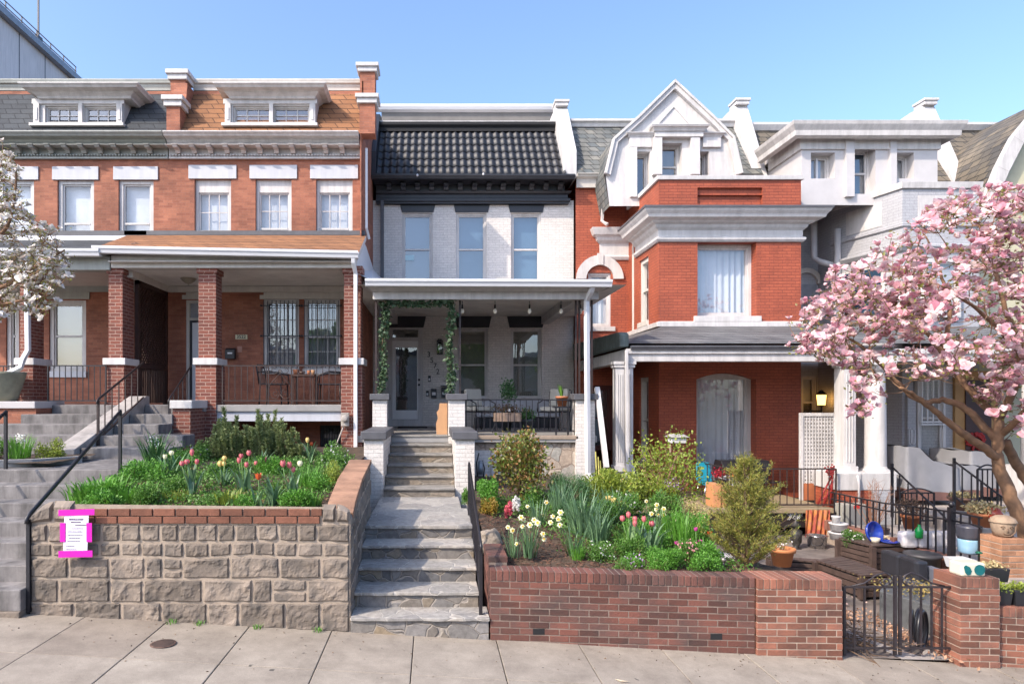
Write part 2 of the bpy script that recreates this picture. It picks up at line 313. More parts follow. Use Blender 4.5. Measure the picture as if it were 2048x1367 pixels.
t.links.new(c,b.inputs['Base Color']); b.inputs['Roughness'].default_value=.85; bump(t,b,noise(t,160,3),.25,.003); M_side=m
slabgrid().build('sidewalk',M_side,kind='structure',bevel=.006)
M_soilg=mat('packed_earth',(.07,.055,.04),.95,.3,4,.5,30)
q=MB(); q.quad((-90,-40,gz(-90)-.09),(90,-40,gz(90)-.09),(90,120,gz(90)-.09),(-90,120,gz(-90)-.09)); q.build('ground',M_soilg,kind='structure')
M_road=mat('asphalt',(.055,.055,.057),.9,.15,2,.4,90); M_curb=mat('granite_curb',(.33,.32,.31),.8,.1,4,.3,50)
q=MB(); q.quad((-60,-9,gz(-60)-.05),(60,-9,gz(60)-.05),(60,2.9,gz(60)-.05),(-60,2.9,gz(-60)-.05)); q.build('road',M_road,kind='structure')
q=MB(); q.add([(-60,2.9,gz(-60)-.2),(60,2.9,gz(60)-.2),(60,3.1,gz(60)-.2),(-60,3.1,gz(-60)-.2),(-60,2.9,gz(-60)+.004),(60,2.9,gz(60)+.004),(60,3.1,gz(60)+.004),(-60,3.1,gz(-60)+.004)],[(4,5,6,7),(0,1,5,4),(2,3,7,6)]); q.build('curb',M_curb,kind='structure')
# ================================================================ house with orange shingles (3522) and its left neighbour
def crown(mb,x0,x1,y,ztop,p,h,yback,m=0):
    mb.sweep([(x0,yback),(x0,y),(x1,y),(x1,yback)],[(a,ztop+z) for a,z in COVE(p,h)],m)
def facade_cornice(par,x0,x1,D,m,offs):
    mb=MB(); mb.sweep([(x0,D),(x1,D)],[(a,8.37+z) for a,z in COVE(.42,.26)]+[(-.1,8.37)]); mb.box(x0,x1,D-.05,D,7.885,8.11); mb.box(x0,x1,D-.075,D,7.87,7.91); mb.box(x0,x1,D-.3,D-.05,8.1,8.115)
    x=x0+.03
    while x<x1-.04: mb.box(x,x+.036,D-.1,D-.05,7.93,7.965); x+=.068
    c=mb.build('cornice',m,par,bevel=.006)
    x=offs
    while x<x1-.1:
        k=MB(); k.px([(D-.05,7.98),(D-.12,7.975),(D-.16,8.03),(D-.29,8.05),(D-.33,8.1),(D-.05,8.1)],x,x+.105); k.box(x-.012,x+.117,D-.345,D-.05,8.1,8.113); x+=.37; k.build('bracket',m,c,bevel=.004)
def mansard(par,x0,x1,D,m,zt=9.78,yt=15.9,z0=8.36):
    mb=MB(); n=10; dx=(x1-x0)
    mb.quad((x0,D-.25,z0),(x1,D-.25,z0),(x1,yt,zt),(x0,yt,zt)); mb.quad((x0,yt,zt),(x1,yt,zt),(x1,D+12,zt+.2),(x0,D+12,zt+.2),1)
    r=mb.build('roof',[m,M_darkg],par); f=MB(); f.sweep([(x0,yt-.02),(x1,yt-.02)],[(a,zt+.2+z) for a,z in COVE(.12,.24)]); f.build('roof_trim',M_greyt if m is M_shd else M_cream,r,bevel=.005)
    return r
def dormer(par,D,bx0,bx1,cx0,cx1,wins,m):
    x0,x1=X(bx0,D),X(bx1,D); mb=MB(); z0,z1=8.62,9.22
    hs=[(X(a,D),X(b,D),8.68,9.06) for a,b in wins]
    mb.wall(x0,x1,z0,z1,D,.12,hs); mb.quad((x0,D,z0),(x0,D,z1),(x0,D+1.4,z1),(x0,D+1.4,z0)); mb.quad((x1,D,z1),(x1,D,z0),(x1,D+1.4,z0),(x1,D+1.4,z1))
    d=mb.build('dormer',m,par); c=MB(); cx0,cx1=X(cx0,D-.35)+.36,X(cx1,D-.35)-.36
    crown(c,cx0,cx1,D,9.42,.38,.24,D+1.1); c.box(cx0,cx1,D,D+1.3,9.2,9.42); c.box(x0-.03,x1+.03,D-.04,D-.001,9.09,9.2); c.build('dormer_cornice',m,d,bevel=.005)
    s=MB(); s.box(x0-.05,x1+.05,D-.12,D+.02,z0-.05,z0+.015); 
    for px in (x0+.01,x1-.14): s.box(px,px+.13,D-.05,D-.001,z0+.015,9.09); s.box(px+.035,px+.095,D-.065,D-.05,z0+.1,9.0)
    mid=(hs[0][1]+hs[1][0])/2; s.box(mid-.045,mid+.045,D-.05,D-.001,z0+.015,9.09); s.build('trim',m,d,bevel=.004)
    for h in hs: window(d,*h,D,fw=.035,inset=.05,grid=(3,2),back='dark',fm=m,sash=.02,lows=False,glass=M_glassd)
def pier(par,fx0,fx1,D,zb,zt,dep,m,cap=None,name='parapet_pier'):
    p=MB(); p.box(fx0,fx1,D,D+dep,zb,zt); o=p.build(name,m,par)
    if cap: c=MB(); c.box(fx0-.05,fx1+.05,D-.05,D+dep+.05,zt,zt+cap*.55); c.box(fx0-.09,fx1+.09,D-.09,D+dep+.09,zt+cap*.55,zt+cap); c.build('cap',M_whiteold,o,bevel=.01)
    return o
def bcol(par,x0,x1,D,bx0,bx1,dep,zb=0):
    a=MB(); a.box(x0,x1,D,D+dep,3.24,5.0); a.box(x0-.03,x1+.03,D-.03,D+dep+.03,4.9,5.04); o=a.build('column',M_brickp,par)
    c=MB(); c.box(bx0,bx1,D-.06,D+.5,zb,3.11); c.build('pier',M_brickp,o); s=MB(); s.box(bx0-.04,bx1+.04,D-.1,D+.54,3.11,3.24); s.build('stone_band',M_whiteold,o,bevel=.008)
def gutterroof(par,fx0,fx1,bx0,bx1,yf,zf0,zf1,yb,zb,m,fascia=M_white,gh=.13):
    r=MB(); r.quad((fx0,yf,zf0),(fx1,yf,zf1),(bx1,yb,zb),(bx0,yb,zb)); r.quad((fx0,yf,zf0-.09),(bx0,yb,zb-.09),(bx1,yb,zb-.09),(fx1,yf,zf1-.09),1); r.quad((fx1,yf,zf1-.12),(fx1,yf,zf1),(bx1,yb,zb),(bx1,yb,zb-.12),1); r.quad((fx0,yf,zf0),(fx0,yf,zf0-.12),(bx0,yb,zb-.12),(bx0,yb,zb),1)
    r.quad((fx0,yf,zf0-.12),(fx1,yf,zf1-.12),(fx1,yf,zf1),(fx0,yf,zf0),1)
    ro=r.build('porch_roof',[m,fascia],par); g=MB(); g.sweep([(fx0,yf,zf0+.02),(fx1,yf,zf1+.02)],[(a,z) for a,z in GUT(.13,gh)]); g.build('gutter',M_vinyl,ro); return ro
def downspout(par,pts,w=.075,m=None,name='downspout'):
    d=MB(); d.tube(pts,w*.7,4,sm=False); return d.build(name,m or M_vinyl,par,bevel=.008)
D=15.2; xa,xb=-6.01,-1.59
H1=thing('row_house','red brick row house with an orange shingle roof and porch numbered 3522','house',(-3.8,15.2,0))
uw=[(389,462),(511,583),(632,705)]
holes=[(X(a,D),X(b,D),5.72,Z(358,D)) for a,b in uw]
lowh=[hole(D,527,598,598,737),hole(D,608,680,598,737),hole(D,372,432,600,808)]
mb=MB(); mb.wall(xa,xb,1.2,7.9,D,.25,holes+lowh); mb.box(xa+.02,xb-.06,D+.6,D+11,0,9.7); mb.build('wall',M_brick,H1)
for i,((a,b),h) in enumerate(zip(uw,holes)):
    window(H1,*h,D,fw=.07,inset=.07,grid=(3,2),back='blind',head=.22,lintel=(.13,.31,.03),split=.36 if i==0 else .4)
p=MB(); p.px([(14.95,0),(14.95,9.05),(15.4,9.05),(15.4,9.75),(22,9.75),(22,0)],X(720,14.95),xb); p.build('party_wall',M_brick,H1)
p=MB(); p.px([(14.98,8.36),(14.98,9.2),(15.3,9.2),(15.4,9.7),(24,9.7),(24,8.36)],X(334,14.98),X(361,14.98)); p.build('party_wall',M_brick,H1)
facade_cornice(H1,xa+.05,X(742,14.8)+.0-.28,D,M_white,X(345,14.9)); mansard(H1,X(361,15)-.02,X(720,15)+.02,D,M_sho)
dormer(H1,15.12,450,632,428,650,[(466,541),(545,619)],M_white)
pier(H1,X(719,14.93),X(750,14.93),14.93,8.36,Z(206,14.9),.36,M_brick,.2); pier(H1,X(720,15.4),X(750,15.4),15.4,9.3,Z(144,15.4),.36,M_brick,.19)
pier(H1,X(333,14.93),X(360,14.93),14.93,8.36,Z(212,14.9),.34,M_brick,.23); pier(H1,X(341,15.4),X(371,15.4),15.4,8.45,Z(160,15.4),.36,M_brick,.22)
r=MB(); r.box(X(372,19),X(722,19),19,19.2,Z(166,19),Z(158,19)); r.box(-6,-1.9,19,19.05,9.5,Z(166,19)); r.build('roof_coping',M_white,H1)
# porch
ro=gutterroof(H1,X(184,12.75),X(716,12.75),-6.9,-1.50,12.85,5.34,5.24,15.18,6.16,M_sho)
q=MB(); q.box(-6.95,-1.52,15.1,15.19,6.14,6.24); q.build('flashing',M_darkg,ro); q=MB(); q.add([(X(262,13),12.9,5.42),(X(275,13),12.93,5.46),(X(290,13),12.9,5.42),(X(277,13),12.97,5.45)],[(0,1,3),(1,2,3)]); q.build('vent_cap',M_white,ro)
q=MB(); q.box(-6.25,-1.5,13.02,13.3,4.99,5.23); q.box(-6.25,-1.5,12.88,13.02,5.08,5.1); q.box(-6.22,-5.95,13.3,15.19,4.86,5.0); q.box(-1.75,-1.5,13.3,15.19,4.86,5.0); q.build('porch_beam',M_cream,H1,bevel=.01)
q=MB(); q.quad((-6.2,13.1,5.0),(-6.2,15.19,5.0),(-1.5,15.19,5.0),(-1.5,13.1,5.0)); q.build('porch_ceiling',M_ceil,H1)
q=MB(); q.box(-5.95,-1.6,15.1,15.195,4.86,4.99); q.build('ceiling_trim',M_cream,H1)
q=MB(); z1=Z(581,D);z2=Z(590,D)
for a,b in((365,423),(520,690)): q=MB(); q.box(X(a+8,D),X(b-0,D),D-.03,D-.001,z2,5.0); q.box(X(a,D),X(a+8,D),D-.03,D-.001,Z(598,D),z2);q.box(X(a+8,D)-.001,X(b,D),D-.029,D-.001,Z(598,D),z2); q.build('stepped_lintel',M_cream,H1)
for a,b in((527,598),(608,680)):
    W=wpx(H1,D,a,b,598,737,fw=.06,inset=.04,grid=(3,2),back='curtd',glass=M_glassd,sill=(.02,.12,.06),split=.46)
    q=MB(); x0,x1=X(a-3,D),X(b+3,D)
    for z in(Z(612,D),Z(672,D),Z(730,D)): q.bar((x0,D-.09,z),(x1,D-.09,z),.018)
    n=9
    for i in range(n): x=x0+.06+(x1-x0-.12)*i/(n-1); q.bar((x,D-.09,Z(736,D)),(x,D-.09,Z(602,D)),.014)
    for z in(Z(612,D),Z(672,D),Z(730,D)):
        for x in (x0,x1): q.bar((x,D-.1,z),(x,D,z),.02); q.ell((x,D-.1,z),.025,.02,.025,6,4)
    q.build('security_bars',M_iron,W)
# door
q=MB(); x0,x1,z0,z1=hole(D,372,432,600,808); q.box(x0,x0+.07,D+.02,D+.12,z0,z1); q.box(x1-.07,x1,D+.02,D+.12,z0,z1); q.box(x0+.07,x1-.07,D+.02,D+.12,z1-.06,z1); q.box(x0+.07,x1-.07,D+.02,D+.12,Z(640,D),Z(635,D)); q.quad((x0+.07,D+.1,Z(635,D)),(x1-.07,D+.1,Z(635,D)),(x1-.07,D+.1,z1-.06),(x0+.07,D+.1,z1-.06),1)
dr=q.build('door',[M_cream,M_curtd],H1); q=MB(); zz=Z(640,D); q.box(x0+.07,x0+.12,D+.05,D+.1,z0,zz,1); q.box(x1-.12,x1-.07,D+.05,D+.1,z0,zz,1); q.box(x0+.12,x1-.12,D+.05,D+.1,zz-.05,zz,1); q.box(x0+.12,x1-.12,D+.06,D+.09,z0,zz-.05,0); q.build('storm_door',[M_vinyl,M_black],dr)
# porch floor, beam, under-porch
M_wbeam=M_stonew
q=MB(); q.box(-4.4,xb,13.06,15.19,2.2,2.33); q.box(-5.95,-4.4,12.9,15.19,2.2,2.33); q.build('porch_floor',M_deck,H1,bevel=.01); q=MB(); q.box(X(433,13.1),X(682,13.1),13.1,13.25,Z(842,13.1),2.2); q.build('porch_girder',M_wbeam,H1,bevel=.006)
q=MB(); q.wall(-4.9,-1.6,0,2.2,14.4,.2,[(X(640,14.4),X(684,14.4),Z(897,14.4),Z(850,14.4))]); q.build('basement_wall',M_brick,H1)
W=wpx(H1,14.4,640,684,850,897,fw=.03,inset=.05,back='curtd',glass=M_glassd,lows=False,fm=M_black,name='basement_window'); q=MB()
for i in range(8): x=X(643+i*5.4,14.35); q.bar((x,14.35,Z(897,14.35)),(x,14.35,Z(850,14.35)),.012)
for z in (858,866,884): q.bar((X(641,14.35),14.35,Z(z,14.35)),(X(683,14.35),14.35,Z(z,14.35)),.012)
q.build('security_bars',M_iron,W)
bcol(H1,X(397,13.1),X(432,13.1),13.1,X(391,13.04),X(432,13.04),.36); bcol(H1,X(688,13.1),X(722,13.1),13.1,X(682,13.04),X(724,13.04),.36)
downspout(H1,[(X(707,12.85),12.8,5.14),(X(707,12.85),12.82,5.06),(X(711,12.95),12.98,4.86),(X(711,12.95),12.98,Z(898,12.98)),(X(711,12.95),12.9,Z(904,12.9))])
downspout(H1,[(X(731,15.1)+.02,15.12,8.1),(X(731,15.1)+.02,15.12,6.3),(X(735,15.1)+.02,15.3,6.1)],.055)
q=MB(); q.lathe([(.15,0),(.15,-.02),(.14,-.05),(.06,-.11),(.015,-.12),(.015,-.14),(0,-.145)],(X(377,14.2),14.2,5.0)); q.lathe([(.165,0),(.165,-.02)],(X(377,14.2),14.2,5.0)); q.build('ceiling_light',mat('dull_bronze_glass',(.25,.22,.17),.3,.1),H1)
# house number plate, mailbox
def text(par,s,x,y,z,size,m,name='numerals',ext=.004,rot=0,ax='CENTER',bold=.0):
    cu=bpy.data.curves.new(name,'FONT'); cu.body=s; cu.size=size; cu.align_x=ax; cu.align_y='CENTER'; cu.extrude=ext; cu.offset=bold; cu.materials.append(m)
    tmp=bpy.data.objects.new('tmp',cu); COL.objects.link(tmp); bpy.context.view_layer.update()
    me=bpy.data.meshes.new_from_object(tmp.evaluated_get(bpy.context.evaluated_depsgraph_get())); bpy.data.objects.remove(tmp)
    L=WL.get(par.name,Vector((0,0,0))) if par else Vector((0,0,0))
    M=Matrix.Translation(Vector((x,y,z))-L)@Matrix.Rotation(rot,4,'Y')@Matrix.Rotation(R(90),4,'X'); me.transform(M)
    o=bpy.data.objects.new(name,me); COL.objects.link(o); o.parent=par; WL[o.name]=L
    if not me.materials: me.materials.append(m)
    return o
q=MB(); x,z=X(483,D),Z(673.5,D); q.box(x-.135,x+.135,D-.02,D,z-.052,z+.052); pl=q.build('number_plate',mat('cream_enamel',(.62,.56,.36),.4,.05),H1,bevel=.004); text(pl,'3522',x,D-.024,z,.105,M_black,bold=.002)
q=MB(); x0,x1=X(453,D),X(472,D); q.px([(D-.12,Z(718,D)),(D,Z(718,D)),(D,Z(696,D)),(D-.05,Z(696,D)),(D-.12,Z(700,D))],x0,x1); mbx=q.build('mailbox',M_black,H1,bevel=.008); q=MB(); q.box(x0+.06,x1-.05,D-.125,D-.121,Z(708,D),Z(705,D)); q.build('label_plate',M_vinyl,mbx)
q=MB(); q.box(X(475,D),X(484,D),D-.008,D,Z(704,D),Z(692,D)); q.build('patch',mat('pinkish_stucco',(.42,.22,.17),.8,.1),H1)
q=MB(); q.lathe([(.0,0),(.09,0),(.1,.04),(.1,.05)],(0,0,0)); me_=MB(); x,z=X(691,13),Z(838,13)
me_.box(x-.075,x+.075,12.9,13.0,z-.13,z+.13); me_.tube([(x,12.9,z+.02),(x,12.84,z+.02)],.07,16); me_.tube([(x,12.84,z+.02),(x,12.82,z+.02)],.055,16); me_.tube([(x-.03,12.95,z-.13),(x-.2,13.0,z-.55)],.015,6)
me_.build('electric_meter',mat('old_grey_metal',(.42,.38,.34),.45,.15),H1,bevel=.008)
# ---------------------------------------------------------------- far left neighbour
H0=thing('row_house','red brick row house with a dark shingle roof and grey cornice at the left edge','house',(-8.5,15.2,0))
x_0=-11.2
hh=[(X(a,D),X(b,D),5.72,Z(360,D)) for a,b in((-5,68),(115,188),(237,307))]; lo=[hole(D,98,172,600,742),hole(D,12,38,600,742)]
mb=MB(); mb.wall(x_0,xa,1.2,7.9,D,.25,hh+lo); mb.box(x_0,xa-.02,D+.6,D+11,0,9.7); mb.build('wall',M_brick,H0)
for i,h in enumerate(hh): window(H0,*h,D,fw=.085,inset=.05,back='blind',lintel=(.11,.3,.03),split=.42)
facade_cornice(H0,x_0,xa+.03,D,M_greyt,X(22,14.9)); mansard(H0,x_0,X(334,15)+.02,D,M_shd)
dormer(H0,15.12,68,247,38,275,[(90,157),(168,237)],M_white)
ro=gutterroof(H0,x_0,X(198,12.75),x_0,-6.45,12.85,5.30,5.28,15.18,6.05,M_shd); q=MB(); q.box(x_0,-6.45,15.08,15.19,6.0,6.12); q.box(x_0,-6.45,15.1,15.19,6.12,6.24,1); q.build('flashing',[M_vinyl,M_darkg],ro)
q=MB(); q.box(x_0,-6.27,13.02,13.3,4.95,5.22); q.build('porch_beam',M_greyt,H0,bevel=.01); q=MB(); q.quad((x_0,13.1,5.0),(x_0,15.19,5.0),(-6.2,15.19,5.0),(-6.2,13.1,5.0)); q.build('porch_ceiling',mat('pinkish_ceiling',(.5,.43,.38),.6,.05),H0)
q=MB(); q.box(X(95,D),X(180,D),D-.04,D-.001,Z(598,D),Z(584,D)); q.box(X(5,D),X(45,D),D-.04,D-.001,Z(598,D),Z(584,D)); q.box(x_0,-6.25,15.15,15.19,Z(584,D)+.001,5.0); q.build('lintel_band',M_greyt,H0)
for a,b in((98,172),(12,38)): wpx(H0,D,a,b,600,742,fw=.09,inset=.04,back='blindg',sill=(.03,.14,.06,M_stonew),glass=M_glassd)
bcol(H0,X(217,13.1),X(245,13.1),13.1,X(211,13.04),X(248,13.04),.5); bcol(H0,X(40,13.1),X(60,13.1)-.02,13.1,X(34,13.04),X(66,13.04),.5)
q=MB(); q.box(x_0,-5.95,13.06,15.19,2.2,2.33); q.build('porch_floor',M_deck,H0,bevel=.01)
downspout(H0,[(X(56,12.9),12.86,5.1),(X(56,12.9),12.9,Z(700,12.9)),(X(46,12.85),12.85,Z(718,12.8)),(X(44,12.85),12.8,Z(735,12.8)),(X(14,12.7),12.6,Z(752,12.6))],.085)
# lattice screen between the two porches
M_brown=mat('dark_brown_wood',(.045,.018,.012),.55,.15,8,.2,60)
q=MB(); ya,yb=13.62,15.15; xl=-6.02; z0,z1=Z(727,13.62)+.02,4.86
q.box(xl-.04,xl+.04,ya,ya+.09,2.33,z1); q.box(xl-.04,xl+.04,yb-.09,yb,2.33,z1); q.box(xl-.04,xl+.04,ya,yb,z1-.08,z1); q.box(xl-.045,xl+.045,ya+.09,yb-.09,z0-.1,z0)
lat=q.build('lattice_screen',M_brown,None,label='tall dark brown lattice panel dividing the two left porches',cat='screen',loc=(xl,ya,2.33)); q=MB()
def lattice(q,A,n,st,w,th,diag=True):
    # A(u,v)->point ; u,v extents
    pass
h=z1-.08-z0; L=yb-ya-.18; st=.105; k=-int(h/st)-1
while k*st<L:
    for sgn in (1,-1):
        a0=k*st; pts=[]
        u0,v0=a0,0; u1,v1=a0+h,h
        if u0<0: v0-=u0; u0=0
        if u1>L: v1-=u1-L; u1=L
        if v1>v0+.02:
            if sgn<0: u0,u1=L-u0,L-u1
            q.bar((xl+sgn*.008,ya+.09+u0,z0+v0),(xl+sgn*.008,ya+.09+u1,z0+v1),.034)
    k+=1
q.build('lattice',M_brown,lat); q=MB(); yy=ya+.12
while yy<yb-.1: q.box(xl-.015,xl+.015,yy,yy+.05,2.36,z0-.1); yy+=.085
q.build('slats',M_brown,lat)
# ---------------------------------------------------------------- concrete tower block far left
M_tower=mat('pale_stucco_wall',(.85,.74,.70),.85,.06,.3,stain=.12)
T=thing('apartment_building','pale concrete apartment block rising behind the roofs at top left','building',(-32,40,0))
q=MB(); q.box(-40,-25,30,47,0,24.6); q.build('wall',M_tower,T); q=MB()
for y in(36,40.5,43.2): q.box(-25,-24.985,y,y+.06,8,24.6)
q.box(-25,-24.98,30,47,19.6,19.68); q.build('panel_joint',M_darkg,T)
q=MB(); q.sweep([(-24.9,29.9),(-24.9,47.1),(-40,47.1)][::-1],[(0,24.6),(.15,24.6),(.15,25.0),(-.3,25.0),(-.3,24.6)]); q.build('parapet',mat('grey_metal_coping',(.30,.33,.38),.5,.1),T)
q=MB(); 
for z in(25.45,25.75): q.bar((-25,29.9,z),(-25,47,z),.05)
for i in range(12): q.bar((-25,30+1.54*i,25),(-25,30+1.54*i,25.75),.05)
q.build('railing',M_darkg,T); q=MB(); q.bar((-25,42.5,24.6),(-25,42.5,32),.09); q.box(-25.1,-24.9,42.3,42.8,25,25.5); q.build('mast',M_darkg,T)
# ================================================================ grey painted house 3572
D=17.9; H2=thing('row_house','pale grey painted brick row house with black tile roof, numbered 3572','house',(1.1,17.9,0))
xl,xr=-1.6,3.77
up=[hole(D,804,865,426,0),hole(D,912,973,426,0),hole(D,1022,1082,426,0)]; up=[(a,b,5.5,d) for a,b,c,d in up]
lw=[hole(D,775,846,654,856),hole(D,915,976,656,797),hole(D,1021,1083,656,797)]
lw[0]=(lw[0][0],lw[0][1],1.73,lw[0][3])
mb=MB(); mb.wall(xl,xr,0,7.75,D,.25,up+lw); mb.box(xl+.02,xr-.02,D+1.3,D+11,0,9.9); mb.build('wall',M_brickg,H2)
for h in up: window(H2,*h,D,fw=.055,inset=.06,back='shade',glass=M_glassr,split=.5,sash=.03)
q=MB(); q.box(X(808,D),X(828,D),D+.1,D+.105,Z(519,D),Z(508,D)); 
q.build('paper_sign',mat('pale_blue_paper',(.5,.7,.75),.6,.02),H2)
M_blk=M_black
for a,b in((804,867),(911,976),(1020,1085)): q=MB(); q.py([(X(a,D),Z(425,D)),(X(b,D),Z(425,D)),(X(b+6,D),Z(400,D)),(X(a-6,D),Z(400,D))],D-.03,D-.001); q.build('lintel',M_blk,H2,bevel=.005)
for a,b in((775,847),(914,978),(1019,1085)): q=MB(); q.py([(X(a,D),Z(655,D)),(X(b,D),Z(655,D)),(X(b+5,D),4.66),(X(a-5,D),4.66)],D-.03,D-.001); q.build('lintel',M_blk,H2,bevel=.005)
# cornice
q=MB(); za=Z(410,D); q.box(xl+.1,X(1128,D),D-.1,D,za,za+.5); q.sweep([(xl+.1,D-.0),(X(1126,D),D-.0),(X(1126,D),D+.6)],[(.0,za),(.13,za),(.13,za+.04),(.17,za+.06),(.17,za+.13),(.11,za+.15),(.11,za+.24),(.16,za+.27),(.2,za+.32),(0,za+.32)])
q.sweep([(xl+.05,D),(X(1106,D),D),(X(1106,D),D+.5)],[(0,za+.5),(.2,za+.5),(.3,za+.53),(.42,za+.56),(.5,za+.6),(.5,za+.65),(0,za+.65)]); c=q.build('cornice',M_blk,H2,bevel=.005)
for i in range(13):
    q=MB(); x=X(774+i*28.2,D); q.px([(D-.1,za+.32),(D-.2,za+.34),(D-.24,za+.4),(D-.34,za+.45),(D-.34,za+.5),(D-.1,za+.5)],x,x+.13); q.build('bracket',M_blk,c,bevel=.006)
gy=D-.5; g=MB(); g.sweep([(X(744,gy),gy,Z(350,gy)),(X(1148,gy),gy,Z(351,gy))],GUT(.13,.12)); g.build('gutter',M_blk,H2)
q=MB(); q.lathe([(.015,0),(.03,.03),(.015,.06)],(X(835,gy),gy-.13,Z(356,gy))); q.lathe([(.015,0),(.03,.03),(.015,.06)],(X(966,gy),gy-.13,Z(354,gy))); q.build('bulb',M_vinyl,H2)
# tiled mansard with real barrel tiles
y0,z0_,y1,z1_=17.45,Z(351,17.45),18.75,Z(265,18.75); q=MB(); xs0,xs1=X(757,17.9),X(1122,18.1); n=26; rows=6; per=(xs1-xs0)/n; prof=[]
for r in range(rows):
    pa=Vector((0,y0,z0_)).lerp(Vector((0,y1,z1_)),r/rows); pb_=Vector((0,y0,z0_)).lerp(Vector((0,y1,z1_)),(r+1.12)/rows); nn=Vector((0,-(z1_-z0_),(y1-y0))).normalized(); 
    vs=[]
    K=8
    for j in range(n*K+1):
        x=xs0+per*j/K; ph=(j%K)/K; hgt=.045*(.5+.5*math.cos(2*math.pi*ph))**.8
        a=pa+nn*(hgt+.03); b_=pb_+nn*(hgt+.005); a0=pa+nn*(hgt+.02)
        vs+=[(x,a0.y,a0.z),(x,a.y,a.z),(x,b_.y,b_.z)]
    fs=[]
    for j in range(n*K): fs+=[(3*j,3*j+3,3*j+4,3*j+1),(3*j+1,3*j+4,3*j+5,3*j+2)]
    q.add(vs,fs,0,True)
q.quad((xl,y0,z0_),(xr-.05,y0,z0_),(xr-.05,y1,z1_),(xl,y1,z1_),1)
M_tile=mat('black_metal_tile',(.02,.021,.027),.5,.15,2,.1,30); roof=q.build('roof',[M_tile,M_black],H2,fixn=False)
q=MB(); q.sweep([(X(752,18.7),18.75),(X(1113,18.7),18.75)],[(0,z1_),(.1,z1_),(.1,z1_+.1),(.16,z1_+.16),(.16,z1_+.24),(0,z1_+.26)]); q.build('ridge_gutter',mat('matt_black',(.012,.012,.014),.8,.1),roof)
q=MB(); q.quad((xl,18.7,z1_+.26),(X(1113,18.7),18.7,z1_+.26),(X(1113,18.7),29,z1_+.4),(xl,29,z1_+.4)); q.box(xl+.1,X(1113,18.7),18.68,18.72,z1_+.26,z1_+.3); q.build('flat_roof',M_white,roof)
q=MB(); zt=Z(212,21); q.box(xl,X(1110,21),21,22,z1_+.2,Z(224,21)); q.build('rear_roof_wall',mat('grey_siding',(.17,.16,.15),.7,.1),H2); q=MB(); q.sweep([(X(758,21)-.1,21),(X(1108,21),21)],[(0,zt-.2),(.12,zt-.16),(.16,zt-.08),(.16,zt),(-.3,zt)]); q.build('rear_gutter',M_vinyl,H2)
# parapets (white, stepped) helper
def parapet(par,x0,x1,yb,zb,yt,zt,m1=M_whiteold,m2=None,capw=.0,pierh=0):
    q=MB(); q.px([(yb,zb),(yb,zb+pierh),(yt,zt),(yt+.5,zt),(yt+6,zt-.3),(yt+6,zb)],x0,x1); o=q.build('party_parapet',m1,par,bevel=.015)
    q=MB(); q.box(x0-capw,x1+capw,yt-.12,yt+.32,zt,zt+.1); q.box(x0-.03,x1+.03,yt-.15,yt+.34,zt+.1,zt+.17); q.build('cap',M_whiteold,o,bevel=.012); return o
o=parapet(H2,X(1126,17.55),X(1153,17.55),17.5,8.25,18.7,Z(215,18.7),pierh=.68)
q=MB(); q.px([(17.93,9.0),(18.68,10.45),(18.9,10.45),(18.9,9.0)],X(1121,18.0),X(1121,18)+.2); q.build('black_flashing',M_black,o)
q=MB(); q.px([(17.35,8.2),(17.35,8.25),(17.45,8.9),(18.7,10.4),(19.4,10.6),(19.4,8.2)],xl-.02,xl+.13); q.build('black_flashing',M_black,H2)
# windows under the porch
for h in lw[1:]: window(H2,*h,D,fw=.055,inset=.05,back='blindg',glass=M_glassd,split=.48,sash=.03,sill=(.04,.09,.06,M_black))
h=lw[0]; q=MB(); zt=h[3]; x0,x1=h[0],h[1]
q.box(x0,x0+.13,D+.02,D+.14,1.73,zt); q.box(x1-.13,x1,D+.02,D+.14,1.73,zt); q.box(x0+.13,x1-.13,D+.02,D+.14,zt-.06,zt); q.box(x0+.13,x1-.13,D+.02,D+.14,Z(681,D),Z(674,D)); q.box(x0+.13,x1-.13,D+.02,D+.14,1.73,Z(842,D)+.04)
df=q.build('door',M_white,H2,bevel=.006); q=MB(); a,b=x0+.13,x1-.13; zb,zc=Z(842,D)+.05,Z(681,D)
ga,gb,gc,gd=X(791,D),X(834,D),Z(820,D),Z(694,D)
q.box(a,ga,D+.05,D+.1,zb,zc); q.box(gb,b,D+.05,D+.1,zb,zc); q.box(ga,gb,D+.05,D+.1,zb,gc); q.box(ga,gb,D+.05,D+.1,gd,zc)
q.box(ga-.03,ga,D+.035,D+.05,gc-.03,gd+.03);q.box(gb,gb+.03,D+.035,D+.05,gc-.03,gd+.03);q.box(ga,gb,D+.035,D+.05,gd,gd+.03);q.box(ga,gb,D+.035,D+.05,gc-.03,gc); q.build('door_leaf',mat('bright_white_door',(.80,.79,.78),.4,.03),df,bevel=.003)
q=MB(); q.quad((ga,D+.07,gc),(gb,D+.07,gc),(gb,D+.07,gd),(ga,D+.07,gd)); q.quad((a,D+.1,Z(674,D)),(b,D+.1,Z(674,D)),(b,D+.1,zt-.06),(a,D+.1,zt-.06)); q.build('pane',M_glassr,df)
q=MB(); q.box(a,b,D+.2,D+.24,1.8,zt); q.build('dark_room',mat('dim_interior',(.07,.065,.06),.8,.3,2),df)
q=MB(); 
for pz in(759,769): q.tube([(X(838,D),D+.05,Z(pz,D)),(X(838,D),D-.01,Z(pz,D))],.03,10)
q.build('handle',M_black,df)
def wallbox(par,px0,px1,py0,py1,dep,name,m,face=None):
    q=MB(); q.pb(D,px0,px1,py0,py1,dep,off=-dep); o=q.build(name,m,par,bevel=.008)
    if face: q=MB(); q.pb(D,*face,.006,off=-dep-.006); q.build('label_plate',M_vinyl,o)
    return o
